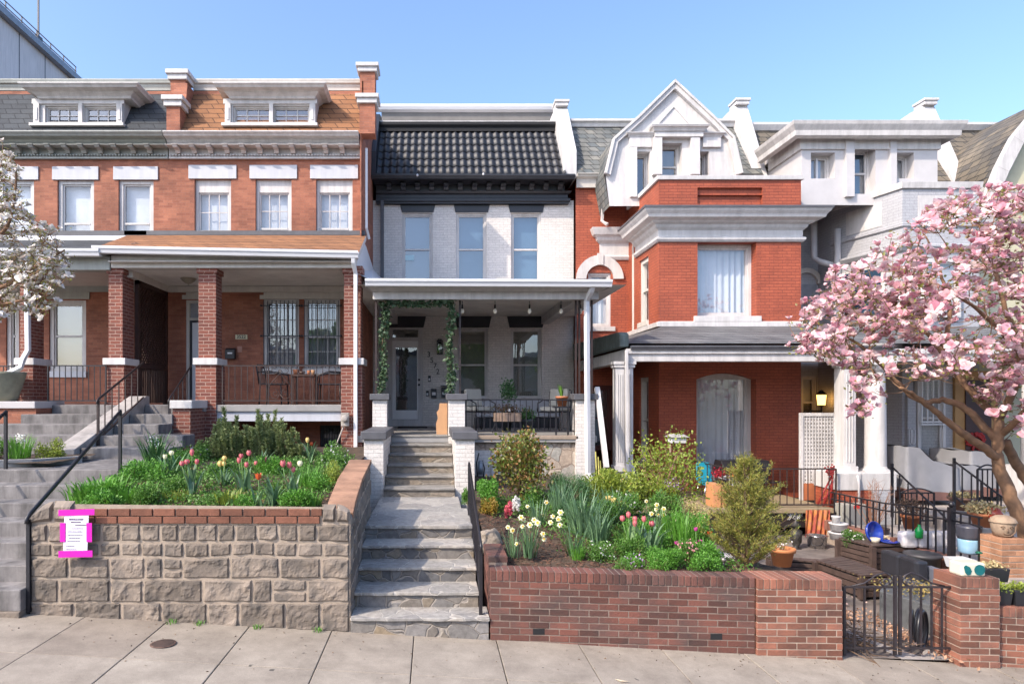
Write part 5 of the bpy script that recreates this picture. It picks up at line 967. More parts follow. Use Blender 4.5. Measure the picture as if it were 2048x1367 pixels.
# ================================================================ flagstone steps
M_riser=stonem('riser_rubble_stone',5.2,[(.20,.18,.16),(.12,.118,.12),(.27,.21,.14),(.16,.15,.14),(.24,.225,.215)],(.27,.24,.21),.04,1.0,stretch=(.8,1,1),warp=.2)
M_riserw=stonem('tan_riser_stone',4.2,[(.25,.20,.145),(.19,.165,.14),(.31,.25,.19),(.16,.145,.13)],(.24,.21,.17),.05,.7,stretch=(.6,1,1.6),warp=.12)
M_flag=stonem('grey_flagstone',2.6,[(.28,.265,.245),(.38,.355,.32),(.23,.22,.21),(.43,.39,.34)],(.43,.40,.36),.018,.6,flat=True,warp=.3)
S=thing('stone_steps','flagstone front steps and landing climbing to the 3572 porch','steps',(-.15,6.85,0))
tz=[.20,.365,.53,.695,.86]; ty=[6.84,7.17,7.58,7.97,8.36]
def tread(x0,x1,y0,y1,z,th=.035,m=M_flag,jag=.012,name='tread'):
    q=MB(); n=26; fr=[(x0+(x1-x0)*i/n,y0+mnoise.noise(Vector((i*.33,z*9,0)))*jag*2.2) for i in range(n+1)]; poly=fr+[(x1,y1),(x0,y1)]; q.pz(poly,z-th,z); return q.build(name,m,S,bevel=.007)
for k in range(5):
    x1=.585 if k==0 else .5; q=MB(); zb=-.1 if k==0 else tz[k-1]-.03; q.box(-.84,x1-.01,ty[k]+.03,ty[k]+.5,zb,tz[k]-.036); q.build('riser',M_riser,S)
    if k<4: tread(-.84,x1,ty[k],ty[k+1]+.06,tz[k])
tread(-.84,.5,ty[4],9.7,tz[4],.045,name='landing'); tread(-.84,.42,9.7,10.98,tz[4],.045,jag=0,name='landing')
for k in range(6):
    y0=10.8+.44*k; z=.999+.148*k; q=MB(); x0,x1=-.79,.36; q.box(x0,x1,y0+.03,y0+.5,z-.17,z-.03); q.build('riser',M_riserw,S)
    q=MB(); q.box(x0,x1,y0,y0+.5,z-.03,z); q.build('tread',mat('grey_tan_tread',(.25,.235,.215),.75,.25,5,.4),S,bevel=.006)
q=MB(); q.box(X(782,14),X(852,14),16.6,17.3,1.732,1.75); q.build('doormat',mat('black_rubber_mat',(.012,.012,.013),.8,.1),None,label='black doormat on the porch floor before the white door',cat='doormat',loc=(-.7,16.9,1.73))
def rail(label,X_,pts,nb,drop,posts,m=None,r=.022,axis='y',group=None,name='handrail',br=.008,bottom=True,cat='railing'):
    # inclined railing in the plane x=X_: pts=[(y0,z0),(y1,z1)]
    m=m or M_iron; (y0,z0),(y1,z1)=pts; t=thing(name,label,cat,(X_,y0,z0-drop),group); q=MB(); q.tube([(X_,y0-.02,z0-.06),(X_,y0-.01,z0-.01),(X_,y0+.05,z0+.01+(z1-z0)*.05/(y1-y0)),(X_,y1,z1)],r,8,flat=.7); q.build('top_rail',m,t)
    for (y,zb,zt) in posts: q=MB(); q.box(X_-.018,X_+.018,y-.018,y+.018,zb,zt); q.build('post',m,t)
    if nb:
        if bottom: q=MB(); q.bar((X_,y0,z0-drop+.08),(X_,y1,z1-drop+.08),.022); q.build('bottom_rail',m,t)
        for i in range(1,nb+1): f=i/(nb+1); y=y0+(y1-y0)*f; z=z0+(z1-z0)*f; q=MB(); q.bar((X_,y,z-drop+.08),(X_,y,z-.01),br*2); q.build('baluster',m,t)
    return t
rail('black iron handrail rising beside the flagstone steps',.5,[(6.93,.93),(9.15,1.56)],9,.62,[(6.95,.2,.92),(9.12,.86,1.55)])
# ================================================================ concrete steps at left
M_step=mat('grey_concrete_step',(.23,.215,.21),.85,.25,3,.4,30,stain=.38); CS=thing('concrete_steps','wide grey concrete steps climbing at the left of the stone wall','steps',(-6,7,0))
lz=[.505,.675,.845,1.01,1.175,1.34,1.5]; ly=[6.77,7.08,7.42,7.76,8.12,8.5,8.87]
for k in range(7): q=MB(); y1=ly[k+1]+.02 if k<6 else 10.5; q.box(-7.2,-4.16,ly[k],y1,lz[k]-.22,lz[k]); q.build('step',M_step,CS,bevel=.012)
q=MB(); q.box(-7.2,-4.16,6.74,7.4,.05,.29); q.build('stone_course',M_gran,CS,bevel=.01)
uz=[1.67,1.835,2.0,2.165,2.33]; uy=[10.5,11.05,11.6,12.2,12.85]
for k in range(5):
    y1=uy[k+1]+.02 if k<4 else 13.1
    q=MB(); q.box(-5.52,-4.74 if k>1 else -4.12,uy[k],y1,uz[k]-.2,uz[k]); q.build('step',M_step,CS,bevel=.012)
    q=MB(); q.box([-8.2,-8.0,-7.75,-7.5,-7.3][k],-5.87,uy[k],y1,uz[k]-.2,uz[k]); q.build('step',M_step,CS,bevel=.012)
q=MB(); q.px([(10.35,1.5),(10.35,1.66),(12.95,2.5),(13.1,2.5),(13.1,1.5)],-5.86,-5.53); q.build('cheek_slab',mat('rough_sloping_concrete',(.36,.33,.31),.9,.2,5,.6,25),CS,bevel=.01)
q=MB(); q.box(-4.75,-4.43,12.25,13.1,.8,2.27); pr=q.build('brick_cheek',M_brickp,CS); q=MB(); q.box(-4.79,-4.38,12.2,13.1,2.27,2.42); q.build('stone_cap',M_whiteold,pr,bevel=.01)
q=MB(); q.box(-12,-7.31,12.35,13.3,1.0,2.27); pr=q.build('brick_cheek',M_brick,CS); q=MB(); q.box(-12,-7.3,12.3,13.3,2.27,2.4); q.build('stone_cap',M_conc,pr,bevel=.01)
rail('long black handrail on two posts beside the lower concrete steps',-4.14,[(6.85,1.22),(8.9,2.28)],0,.7,[(6.87,.25,1.2),(8.88,1.45,2.27)],M_black,.026)
rail('black railing with balusters on the cheek between the left stairs',-5.5,[(11.0,2.42),(12.75,3.14)],6,.74,[(11.02,1.6,2.42)],M_ironb,.022)
rail('short black railing beside the brick cheek of the 3522 stairs',-4.84,[(12.3,2.42),(13.45,3.12)],4,.74,[(12.32,1.7,2.42)],M_iron,.022)
rail('dark handrail at the far left edge of the concrete steps',-5.72,[(6.6,1.0),(9.0,2.27)],0,.7,[(8.98,1.4,2.27)],M_black,.026)
# scrollwork collars
def flatrail(name,label,D,px0,px1,py0,py1,n,m=None,group=None,cat='railing',scroll=None,post=True):
    x0,x1,z1,z0=X(px0,D),X(px1,D),Z(py0,D),Z(py1,D); t=thing(name,label,cat,(x0,D,z0),group); m=m or M_iron
    for z in(z1,z0+.07): q=MB(); q.box(x0,x1,D-.012,D+.012,z-.012,z+.012); q.build('rail',m,t)
    for i in range(n+1):
        x=x0+(x1-x0)*i/n
        if scroll and scroll[0]<x<scroll[1]: continue
        q=MB(); w_=.012 if i in(0,n) else .007; q.box(x-w_,x+w_,D-w_,D+w_,z0 if i in(0,n) else z0+.07,z1); q.build('baluster' if 0<i<n else 'post',m,t)
    return t
def spiral(c,r,turns,a0,dirn=1,n=22,D=0): return [(c[0]+r*(1-.8*i/n)*math.cos(a0+dirn*turns*6.283*i/n),D,c[1]+r*(1-.8*i/n)*math.sin(a0+dirn*turns*6.283*i/n)) for i in range(n+1)]
Dq=13.1; sc0,sc1=X(537,Dq),X(583,Dq)
t=flatrail('porch_railing','thin porch railing with a heart shaped scroll in front of the 3522 windows',Dq,445,683,731,808,19,M_ironb,scroll=(sc0+.01,sc1-.01))
q=MB(); cx=(sc0+sc1)/2; zt,zb=Z(731,Dq),Z(798,Dq); w_=(sc1-sc0)/2
for s in(-1,1):
    q.tube([(cx+s*a*w_,Dq,zb+(zt-zb)*b) for a,b in((0,.15),(.35,0),(.8,.05),(1,.25),(.85,.45),(.4,.62),(.05,.75),(0,.9))],.008,5); q.tube(spiral((cx+s*w_*.42,zb+(zt-zb)*.18),w_*.33,1.2,1.57,s,D=Dq),.007,5); q.tube(spiral((cx+s*w_*.5,zb+(zt-zb)*.88),w_*.4,.9,3.14 if s>0 else 0,s,D=Dq),.007,5); q.tube(spiral((cx+s*w_*.3,zb+(zt-zb)*.5),w_*.2,1.1,1,-s,D=Dq),.006,5)
    q.box(cx+s*w_-.01,cx+s*w_+.01,Dq-.01,Dq+.01,zb-.1,zt)
q.build('scrollwork',M_ironb,t)
flatrail('porch_railing','black porch railing in front of the left white framed window',13.0,96,212,731,808,10,M_iron)
flatrail('porch_railing','black railing at the far left edge by the grey urn',13.0,-60,29,732,806,8,M_iron)
flatrail('porch_railing','dark iron railing between the pale grey piers of the 3572 porch',13.12,932,1149,799,869,18,M_iron)
t=flatrail('porch_railing','brown iron railing along the front of the red house porch',12.92,1462,1672,937,1016,15,M_ironb)
rail('dark railing turning the corner beside the cardboard box on the red porch',X(1456,12.9),[(12.9,Z(937,12.9)),(14.6,Z(937,12.9))],6,.76,[(12.92,.35,Z(935,12.9))],M_ironb,.014,name='porch_railing')
# urn, manhole, left small bed
q=MB(); q.lathe([(.2,0),(.24,.1),(.33,.4),(.36,.5),(.37,.55),(.33,.55),(.3,.45),(0,.44)],(X(2,12.5),12.6,2.4),28); q.build('stone_urn',mat('mossy_stone_urn',(.25,.24,.17),.85,.2,3,.3),None,label='large round grey green stone urn on the left coping',cat='urn',loc=(X(2,12.5),12.6,2.4))
mh=thing('manhole_cover','small round rusty cover set in the sidewalk','cover',(X(326,6.3),6.28,gz(-2.5)+.0)); x,y=X(326,6.28),6.28; zc=gz(x)
M_rust=mat('rusty_cast_iron',(.13,.075,.055),.8,.3,12,.5,60); q=MB(); q.lathe([(.0,.004),(.115,.004),(.118,.001)],(x,y,zc+.002),28,cap=False); q.build('cover',M_rust,mh); q=MB()
for i in range(-3,4):
    h_=math.sqrt(.1**2-(i*.028)**2); q.box(x-h_,x+h_,y+i*.028-.006,y+i*.028+.006,zc+.006,zc+.009)
q.build('tread_pattern',mat('dark_rust',(.05,.035,.03),.8,.2),mh)
bed('soil_bed',-8.5,-5.2,9.15,10.4,lambda x,y:1.56+.02*(y-9),M_soil,30,20)
q=MB(); q.tube([(-8.5,8.95,1.56),(-6.2,9.0,1.56),(-5.6,9.35,1.55),(-5.2,9.9,1.55)],.07,4,sm=False); q.build('stone_edging',M_curb,None,label='curved grey stone kerb edging the small bed at left',cat='kerb',loc=(-6,9,1.5))
# ================================================================ plants, left bed
def pxp(px,py,D): return (X(px,D),D,Z(py,D))
# rosemary: many upright spikes with needles
def rosemary():
    D=10.5; z0=1.5; cx=X(512,D); t=thing('rosemary_bush','tall dusty green rosemary bush with upright spikes below the 3522 porch','shrub',(cx,D,z0)); q=MB(); s=MB()
    tips=[(410,905),(425,880),(435,870),(448,860),(460,862),(474,870),(487,865),(496,870),(507,850),(522,845),(533,865),(548,860),(560,872),(572,880),(588,885),(598,900),(610,905),(405,900),(420,860),(432,850),(444,828),(455,822),(463,835),(470,850),(480,872),(498,848),(505,850),(512,818),(518,828),(526,860),(534,845),(543,828),(552,822),(556,845),(565,850),(575,855),(580,862),(590,870),(602,885),(615,895),(620,912),(410,880),(440,880),(490,880),(540,880),(585,895),(450,870),(520,880),(560,880),(600,905),(475,900),(425,900)]
    C=[];Dd=[]
    for (px,py) in tips:
        for k in range(4):
            d=D+rnd.uniform(-.45,.35); tip=Vector(pxp(px+rnd.gauss(0,5),py+k*13+rnd.gauss(0,4),d)); b=Vector((cx+(tip.x-cx)*rnd.uniform(.5,.9),D+(d-D)*.6,z0-.03)); mid=b.lerp(tip,.45)+Vector(((tip.x-cx)*.2,0,-.02)); s.tube([b,mid,tip],[.012,.007,.002],4)
            L=(tip-mid).length; n=int(170+L*330)
            for i in range(n): f=rnd.random()**.8; p=(mid.lerp(tip,f)) if rnd.random()<.75 else b.lerp(mid,rnd.uniform(.3,1)); a=rnd.random()*6.28; C.append(tuple(p)); Dd.append((math.cos(a)*.9,math.sin(a)*.9,rnd.uniform(.3,1.1)))
    cloud(q,C,rng.uniform(.035,.06,len(C)),(np.array([(-.13,0,0),(.13,0,0),(.08,1,0),(-.08,1,0)]),[(0,1,2,3)]),M=dirm(Dd)); q.build('foliage',G5,t,fixn=False); s.build('stem',M_twig,t)
rosemary()
def straplily(px,py,D,n,L,lab,w=.016,m=None,cat='plant',name='strap_leaf_plant',droop=.55,spread=.08,group=None):
    c=pxp(px,py,D); t=thing(name,lab,cat,c,group); q=MB(); tuft(q,c,int(n*1.3),L*1.3,w*1.15,spread*1.1,droop); q.build('leaves',m or G2,t,fixn=False); s=MB(); s.lathe([(spread*.5,-.02),(spread*.4,.03),(0,.05)],c,8); s.build('crown',M_stem,t); return t
straplily(308,945,9.2,46,.46,'dark green strap leaved clump at the top left of the tulip bed',.017,G2)
straplily(352,960,8.9,26,.34,'smaller strap leaved clump between tulips and rosemary',.013,G2)
straplily(270,975,8.6,40,.3,'arching broad leaved clump near the black post',.02,G4)
straplily(205,1000,7.7,90,.24,'spreading bright green broad leaved mat at the left corner of the bed',.019,G4,spread=.25,droop=.9)
straplily(255,1008,7.5,80,.22,'low broad leaved mat beside the left corner mat',.017,G4,spread=.25,droop=.9)
straplily(175,1002,7.45,50,.2,'bright leaves hanging over the left end of the stone wall',.016,G4,spread=.2,droop=1.0)
straplily(612,985,8.1,120,.26,'fine bright grassy tuft at the right of the tulip bed',.006,G4,cat='grass tuft',name='grass_tuft',spread=.1)
straplily(640,975,8.4,80,.24,'thin green grassy tuft near the sloping coping',.006,G1,cat='grass tuft',name='grass_tuft',spread=.1)
straplily(350,1003,7.5,70,.12,'low yellow green tuft behind the brick edging',.006,G3,cat='grass tuft',name='grass_tuft',spread=.16)
straplily(457,1005,7.3,90,.12,'yellow lime tuft at the middle front of the tulip bed',.006,G3,cat='grass tuft',name='grass_tuft',spread=.14)
shrub('green_mound','rounded bright green leafy mound behind the middle tulips','shrub',510,572,916,975,8.9,.25,G4,2600,.03)
shrub('leafy_shrub','leafy shrub at the right end of the bed beside the downspout','shrub',632,708,893,975,9.6,.4,G1,3600,.035,flowers=(M_whp,60,.02))
shrub('leafy_shrub','low green shrub leaning over the tan coping bricks','shrub',640,690,932,1000,8.3,.3,G3,1800,.026)
shrub('leafy_shrub','loose leafy shrub behind the yellow tulips','shrub',405,460,922,990,8.7,.3,G1,2200,.032)
shrub('leafy_shrub','low dark leafy plant between the two pink tulip clumps','shrub',530,600,960,1015,7.7,.25,G1,1500,.028)
shrub('leafy_shrub','green leafy plant left of the pink tulips','shrub',315,380,960,1012,7.9,.3,G1,1900,.03)
shrub('leafy_shrub','mixed low foliage along the left of the bed behind the notice','shrub',225,330,930,1000,8.4,.4,G4,3200,.035)
shrub('leafy_shrub','green foliage below the rosemary at the back of the bed','shrub',350,430,890,960,10.2,.4,G1,2000,.035,flowers=(M_lil,40,.018))
shrub('flowering_stock','pale cream flower spikes behind the strap leaved clump','flowers',292,338,872,925,9.9,.2,G1,500,.03,flowers=(M_whp,70,.024))
tulip_clump('pink tulips in the left group of four in the tulip bed',384,990,7.65,[(384,905),(364,925),(374,922),(394,922),(383,941,M_yel)],M_pink)
tulip_clump('three yellow tulips between the pink tulip groups',447,988,8.1,[(449,916),(440,927),(448,926)],M_yel)
tulip_clump('four tall pink tulips in the middle of the left bed',490,990,7.8,[(498,905),(482.6,910),(478,920),(493,928)],M_pink)
tulip_clump('pink tulips with one cream tulip on the right of the left bed',582,1000,7.5,[(566,927),(579,930),(587,938),(600,926,M_cream_p)],M_pink,nl=11)
tulip_clump('single open red tulip low at the front of the left bed',519,1018,7.12,[(517,952)],M_red,nl=6,LL=.26,open_=.7)
tulip_clump('orange and red tulips at the back near the basement window',620,930,9.9,[(623,886),(615,880,M_yel)],M_red,nl=6)
straplily(545,1012,7.2,10,.26,'broad tulip leaves without flowers at the front edge of the left bed',.03,G8,droop=.8,spread=.03)
straplily(625,1012,7.2,60,.14,'small green tuft at the corner stones of the left bed',.006,G4,cat='grass tuft',name='grass_tuft',spread=.08)
q=MB(); 
for k,(xx,yy,n) in enumerate(((-3.9,7.2,900),(-2.9,7.3,1500),(-2.0,7.3,1500),(-1.5,7.7,900),(-3.0,8.3,1500),(-2.2,9,1800),(-1.5,8.8,900),(-3.6,8.6,1500),(-2.5,10.3,1800))):
    n=int(n*1.7); C=rng.normal(size=(n,3))*np.array([.42,.34,.03]); C[:,0]+=xx; C[:,1]+=yy; C=C[(C[:,0]>-3.98)&(C[:,0]<-1.18)&(C[:,1]>7.03)]; C[:,2]=np.abs(C[:,2])+[zl(a,b) for a,b in C[:,:2]]; cloud(q,C,rng.uniform(.02,.045,len(C)),LEAF)
q.build('ground_cover',G1,kind='stuff',fixn=False)
# small bed at far left
straplily(38,915,9.6,90,.26,'green daffodil leaves with white blooms in the small left bed',.008,G4,spread=.14); shrub('leafy_shrub','yellow green leafy plant in the small left bed','shrub',78,128,884,922,9.8,.25,G3,1300,.03); shrub('leafy_shrub','low green plant at the left edge of the small bed','shrub',-30,22,880,922,9.7,.25,G1,1000,.03)
q=MB(); C=rng.normal(size=(60,3))*.03+np.array(pxp(38,876,9.6)); cloud(q,C,.03,LEAFW); q.build('white_blooms',M_whp,None,label='small white daffodil heads in the far left bed',cat='flowers',loc=pxp(38,876,9.6),fixn=False)
# weeds along wall foot
for i,(a,lab) in enumerate(((344,'tiny weed at the foot of the stone wall left of centre'),(400,'tiny weed below the middle of the stone wall'),(517,'larger weed growing from the joint below the stone wall'),(635,'small weed near the bottom stone step'))):
    x=X(a,6.85); q=MB(); tuft(q,(x,6.83,gz(x)),26,.05,.005,.05,.8); q.build('weed',G4,None,label=lab,cat='weed',loc=(x,6.83,gz(x)),fixn=False)
# ================================================================ brick retaining wall (right), geometry bricks
M_wb=mat('weathered_red_brick',(.145,.055,.04),.85,.25,2.5,.6,45,c2=(.07,.045,.04),isl=.35); M_mg2=mat('grey_brown_mortar',(.24,.185,.15),.9,.2,8,.4,60); M_wb2=mat('orange_red_wall_brick',(.24,.095,.06),.85,.25,3,.6,45,c2=(.12,.06,.045),isl=.4); M_mo3=mat('light_mortar',(.38,.30,.235),.9,.15,8,.4,60)
def bwall(name,lab,x0,x1,y,zt0,sl,dep,ch=.0677,L=.203,mb_=None,mm=None,cap=.11,capdepth=None,gap=.009,weep=(),sidecap=True):
    t=thing(name,lab,'wall',((x0+x1)/2,y,gz((x0+x1)/2))); q=MB(); m_=MB(); zt=lambda x:zt0+sl*(x-x0)
    r=0; 
    while True:
        za=-cap-ch*(r+1); 
        if zt(x0)+za+ch<min(gz(x0),gz(x1))-.05: break
        u=x0-(L/2 if r%2 else 0)
        while u<x1-.01:
            a,b=max(u,x0)+gap/2*(u>=x0),min(u+L,x1)-gap/2*(u+L<x1)
            if b-a>.03 and not any(w[0]<(a+b)/2<w[1] and r==w[2] for w in weep):
                j=rnd.uniform(-.002,.002); s0,s1=zt(a)+za+gap/2,zt(b)+za+gap/2; h_=ch-gap
                q.hexa([(a,y+j,s0),(b,y+j,s1),(b,y+dep+.0,s1),(a,y+dep,s0),(a,y+j,s0+h_),(b,y+j,s1+h_),(b,y+dep,s1+h_),(a,y+dep,s0+h_)])
            u+=L
        r+=1
    q.build('bricks',mb_ or M_wb,t,bevel=.004,fixn=False); bz=min(gz(x0),gz(x1))-.1
    m_.hexa([(x0+.008,y+.003,bz),(x1-.008,y+.003,bz),(x1-.008,y+dep-.01,bz),(x0+.008,y+dep-.01,bz),(x0+.008,y+.003,zt(x0)-.005),(x1-.008,y+.003,zt(x1)-.005),(x1-.008,y+dep-.01,zt(x1)-.005),(x0+.008,y+dep-.01,zt(x0)-.005)]); m_.build('mortar',mm or M_mg2,t)
    for w in weep: k=MB(); s_=zt(w[0])-cap-ch*(w[2]+1); k.box(w[0],w[1],y-.001,y+.02,s_+.004,s_+ch-.004); k.build('weep_hole',M_dark,t)  # near black block stands in for the shade inside each hole
    c=MB(); u=x0; cd_=capdepth or dep
    while u<x1-.02:
        b=min(u+.0665,x1); s=zt(u)-cap+.004; j=rnd.uniform(-.002,.003); c.box(u+.004,b-.004,y-.006+j,y+cd_-.01,s,s+cap-.006+j); u=b
    c.build('coping',mb_ or M_wb,t,bevel=.006,fixn=False); return t
bwall('brick_retaining_wall','low dark red brick garden wall with upright coping below the daffodils',.59,3.31,6.87,.68,-.028,.24,weep=((1.03,1.15,7),(2.85,2.97,7)))
bwall('brick_pier','wide red brick pier at the left of the garden gate',3.315,4.19,6.84,.60,-.01,.36,mb_=M_wb2,mm=M_mo3)
bwall('brick_pier','red brick pier at the right of the garden gate',5.385,5.80,6.84,.615,-.02,.38,mb_=M_wb2,mm=M_mo3)
bwall('brick_retaining_wall','lower red brick wall at the right edge under the black planters',5.81,9.5,6.9,.30,-.055,.28,mb_=M_wb2,mm=M_mo3)
q=MB(); c=MB(); y=7.12
t=thing('brick_edging_wall','short brick return wall beside the stone steps','wall',(.64,7.3,0))
for r in range(9):
    u=7.11-(.1 if r%2 else 0)
    while u<7.75: a,b=max(u,7.11)+.004,min(u+.203,7.75)-.004; q.box(.595,.7,a,b,.1+r*.0677,.1+r*.0677+.058); u+=.203
q.build('bricks',M_wb,t,bevel=.004); u=7.11
q=MB()
while u<7.74: q.box(.59,.8,u+.003,u+.062,.7,.76); u+=.0665
q.build('coping',M_wb,t,bevel=.005); q=MB(); q.box(.6,.79,7.11,7.75,-.1,.7); q.build('mortar',M_mg2,t)
def rock(lab,c,r,name='boulder',m=None,cat='rock',fl=.7):
    bm=bmesh.new(); bmesh.ops.create_icosphere(bm,subdivisions=3,radius=1); s=rnd.random()*99
    for v in bm.verts: k=1+mnoise.noise(v.co*1.3+Vector((s,0,0)))*.35+mnoise.noise(v.co*4+Vector((s,0,0)))*.08; v.co=Vector((v.co.x*k*r[0],v.co.y*k*r[1],v.co.z*k*r[2]))
    me=bpy.data.meshes.new(name); bm.to_mesh(me); bm.free(); me.materials.append(m or M_curb); o=bpy.data.objects.new(name,me); COL.objects.link(o); o.location=c; return tag(o,lab,cat)
M_bould=mat('tan_boulder',(.30,.25,.20),.9,.25,6,.6,30)
rock('tan boulder beside the handrail at the corner of the mulch bed',(X(980,8.0),8.05,.72),(.15,.2,.15),m=M_bould)
rock('small flat stone lying among the daffodils',(X(1210,8.2),8.2,.70),(.12,.1,.05),m=M_bould)
# ================================================================ plants, right bed
daffodils('daffodil clump with the most cream blooms at the left of the mulch bed',1060,1112,7.45,[(1045,1052),(1042,1034),(1047,1038),(1059.6,1049),(1068,1039),(1075,1045),(1086,1067),(1088,1077)],34,.36)
daffodils('daffodil clump with a single side bloom nearest the stone steps',1028,1112,7.5,[(1015.7,1053.6),(1033.6,1087),(1025,1060)],22,.33)
daffodils('daffodil clump with blooms clustered to the right of the largest clump',1150,1108,7.6,[(1105.6,1032),(1117,1037),(1121,1024),(1119.6,1049),(1101,1044)],24,.34)
daffodils('daffodil clump with sparse blooms at the back of the mulch bed',1075,1060,8.6,[(1055,1012),(1093,1004),(1086,1030)],36,.42)
daffodils('white and yellow daffodils behind the pink tulips on the right',1315,1075,8.6,[(1292.7,1001.7),(1313.6,1009),(1312.7,1018),(1327.5,1017),(1315.5,1028),(1327.5,1029),(1303,1027)],26,.34)
straplily(1165,1075,8.3,90,.5,'large grassy clump of daffodil leaves in the centre of the right bed',.009,G8,spread=.12,droop=.6)
straplily(1195,1095,8.0,70,.44,'arching blue green leaf clump right of the centre',.009,G8,spread=.1,droop=.75)
straplily(1225,1055,8.8,60,.42,'grassy leaves under the yellow tulips',.008,G8,spread=.12)
straplily(1120,1030,9.3,60,.4,'tall grey green blades behind the daffodils',.008,G8,spread=.12)
straplily(1155,1118,7.5,80,.15,'short bright green tuft at the front of the mulch',.005,G4,cat='grass tuft',name='grass_tuft',spread=.07)
straplily(1370,1090,8.0,80,.34,'dense green blade clump left of the golden conifer',.007,G4,spread=.13,droop=.4)
straplily(1345,1075,8.3,50,.32,'upright green blades behind the magenta flowers',.008,G4,spread=.1,droop=.3)
straplily(1300,1105,7.7,16,.3,'broad pale tulip leaves below the pink tulips',.028,G8,spread=.1,droop=.7)
straplily(1262,1110,7.7,14,.28,'wide twisting tulip leaves in the middle of the right bed',.026,G1,spread=.1,droop=.6)
straplily(1405,1120,7.5,60,.2,'low bright blades at the right front of the bed',.009,G4,spread=.14,droop=.8)
tulip_clump('group of pink tulips in the middle of the right bed',1268,1105,7.8,[(1245,1035.5),(1257,1029),(1270,1036),(1270,1046),(1288,1037),(1303.5,1046)],M_pink,r=.03,h=.075,nl=10)
tulip_clump('open yellow tulips at the back of the right bed',1232,1050,8.9,[(1216.6,995),(1227,1000),(1237,1005),(1246,1007)],M_yel,r=.035,h=.085,open_=.8)
tulip_clump('two small magenta flowers beside the golden conifer',1396,1120,7.7,[(1391.6,1058),(1401,1081),(1353,1085)],M_mag,r=.024,h=.04,open_=.6,nl=4,LL=.15)
tulip_clump('dark red flower by the left side of the golden conifer',1418,1110,8.0,[(1419,1065)],M_red,r=.03,h=.04,open_=.8,nl=4,LL=.15)
shrub('flowering_hyacinth','pink hyacinth spike behind the left daffodils','hyacinth',1010,1024,1000,1035,9.0,.06,M_pink,500,.02,LEAFW,stems=2); shrub('flowering_hyacinth','white hyacinth spike beside the pink one','hyacinth',1026,1040,994,1022,9.2,.06,M_whp,400,.022,LEAFW,stems=2)
shrub('rose_bush','tall open rose bush with reddish green leaves before the stone porch wall','rose bush',985,1100,872,985,10.2,.5,G7,2300,.046,LEAFW,blobs=24,stems=14)
shrub('leafy_shrub','fresh green leafy plant beside the top of the handrail','shrub',948,1000,962,1012,9.7,.3,G4,2000,.035)
shrub('leafy_shrub','low golden orange leaved plant by the landing','shrub',960,1000,998,1030,9.2,.2,isl('golden_leaf',[(.35,.25,.03),(.3,.16,.02),(.2,.22,.03)],.5,.2),900,.028)
shrub('leafy_shrub','small green plant at the left of the handrail post','shrub',925,950,975,1008,9.9,.15,G1,700,.028)
shrub('evergreen_shrub','rounded dark green needle shrub behind the daffodils','shrub',1095,1180,950,1020,9.9,.4,G2,4200,.045,NEED)
shrub('forsythia_bush','yellow green forsythia bush at the foot of the white porch columns','shrub',1168,1290,935,1015,10.0,.45,G3,4200,.045,LEAF,blobs=14,flowers=(M_yel,50,.018))
shrub('twiggy_shrub','tall twiggy shrub with small yellow green leaves in front of the red bay','shrub',1268,1400,872,1015,10.2,.5,G3,1500,.038,LEAFW,stemm=M_ptwig,blobs=26,stems=20)
shrub('leafy_shrub','low green plant under the twiggy shrub','shrub',1290,1360,985,1045,9.3,.3,G1,1700,.03)
shrub('parsley_mound','low bright curly green mound right behind the brick coping','herb',1292,1372,1098,1142,7.3,.16,G4,3600,.02,blobs=12)
shrub('creeping_plant','trailing plant with white and lilac flowers at the middle front of the bed','flowers',1168,1226,1085,1135,7.5,.2,G1,1900,.02,flowers=(M_whp,60,.014))
shrub('creeping_plant','small leafy plant between the lilac flowers and the parsley mound','flowers',1232,1288,1108,1140,7.3,.14,G4,1100,.02,flowers=(M_lil,25,.014))
shrub('daisy_clump','pinkish white daisies beside the conifer','flowers',1355,1400,1085,1130,7.5,.15,G1,900,.024,flowers=(M_rose,45,.017))
shrub('leafy_shrub','bright leafy plant spilling toward the garden light','shrub',1380,1440,1082,1135,7.5,.2,G4,1900,.03)
# pink spike flowers in the pot
pt=thing('flower_pot','small terracotta pot with purple pink flower spikes under the twiggy shrub','flower pot',pxp(1318,1010,10)); M_ter=mat('terracotta',(.42,.15,.065),.75,.15,5,.2); q=MB(); q.lathe([(.09,0),(.12,.2),(.135,.2),(.135,.24),(.11,.24),(.1,.2),(0,.2)],pxp(1318,1010,10),18); q.build('pot',M_ter,pt); q=MB(); cloud(q,rng.normal(size=(240,3))*np.array([.09,.05,.06])+np.array(pxp(1338,972,10)),.03,LEAF); q.build('blossoms',M_lil,pt,fixn=False); q=MB(); tuft(q,Vector(pxp(1322,985,10)),14,.2,.006,.05); q.build('leaves',G1,pt,fixn=False)
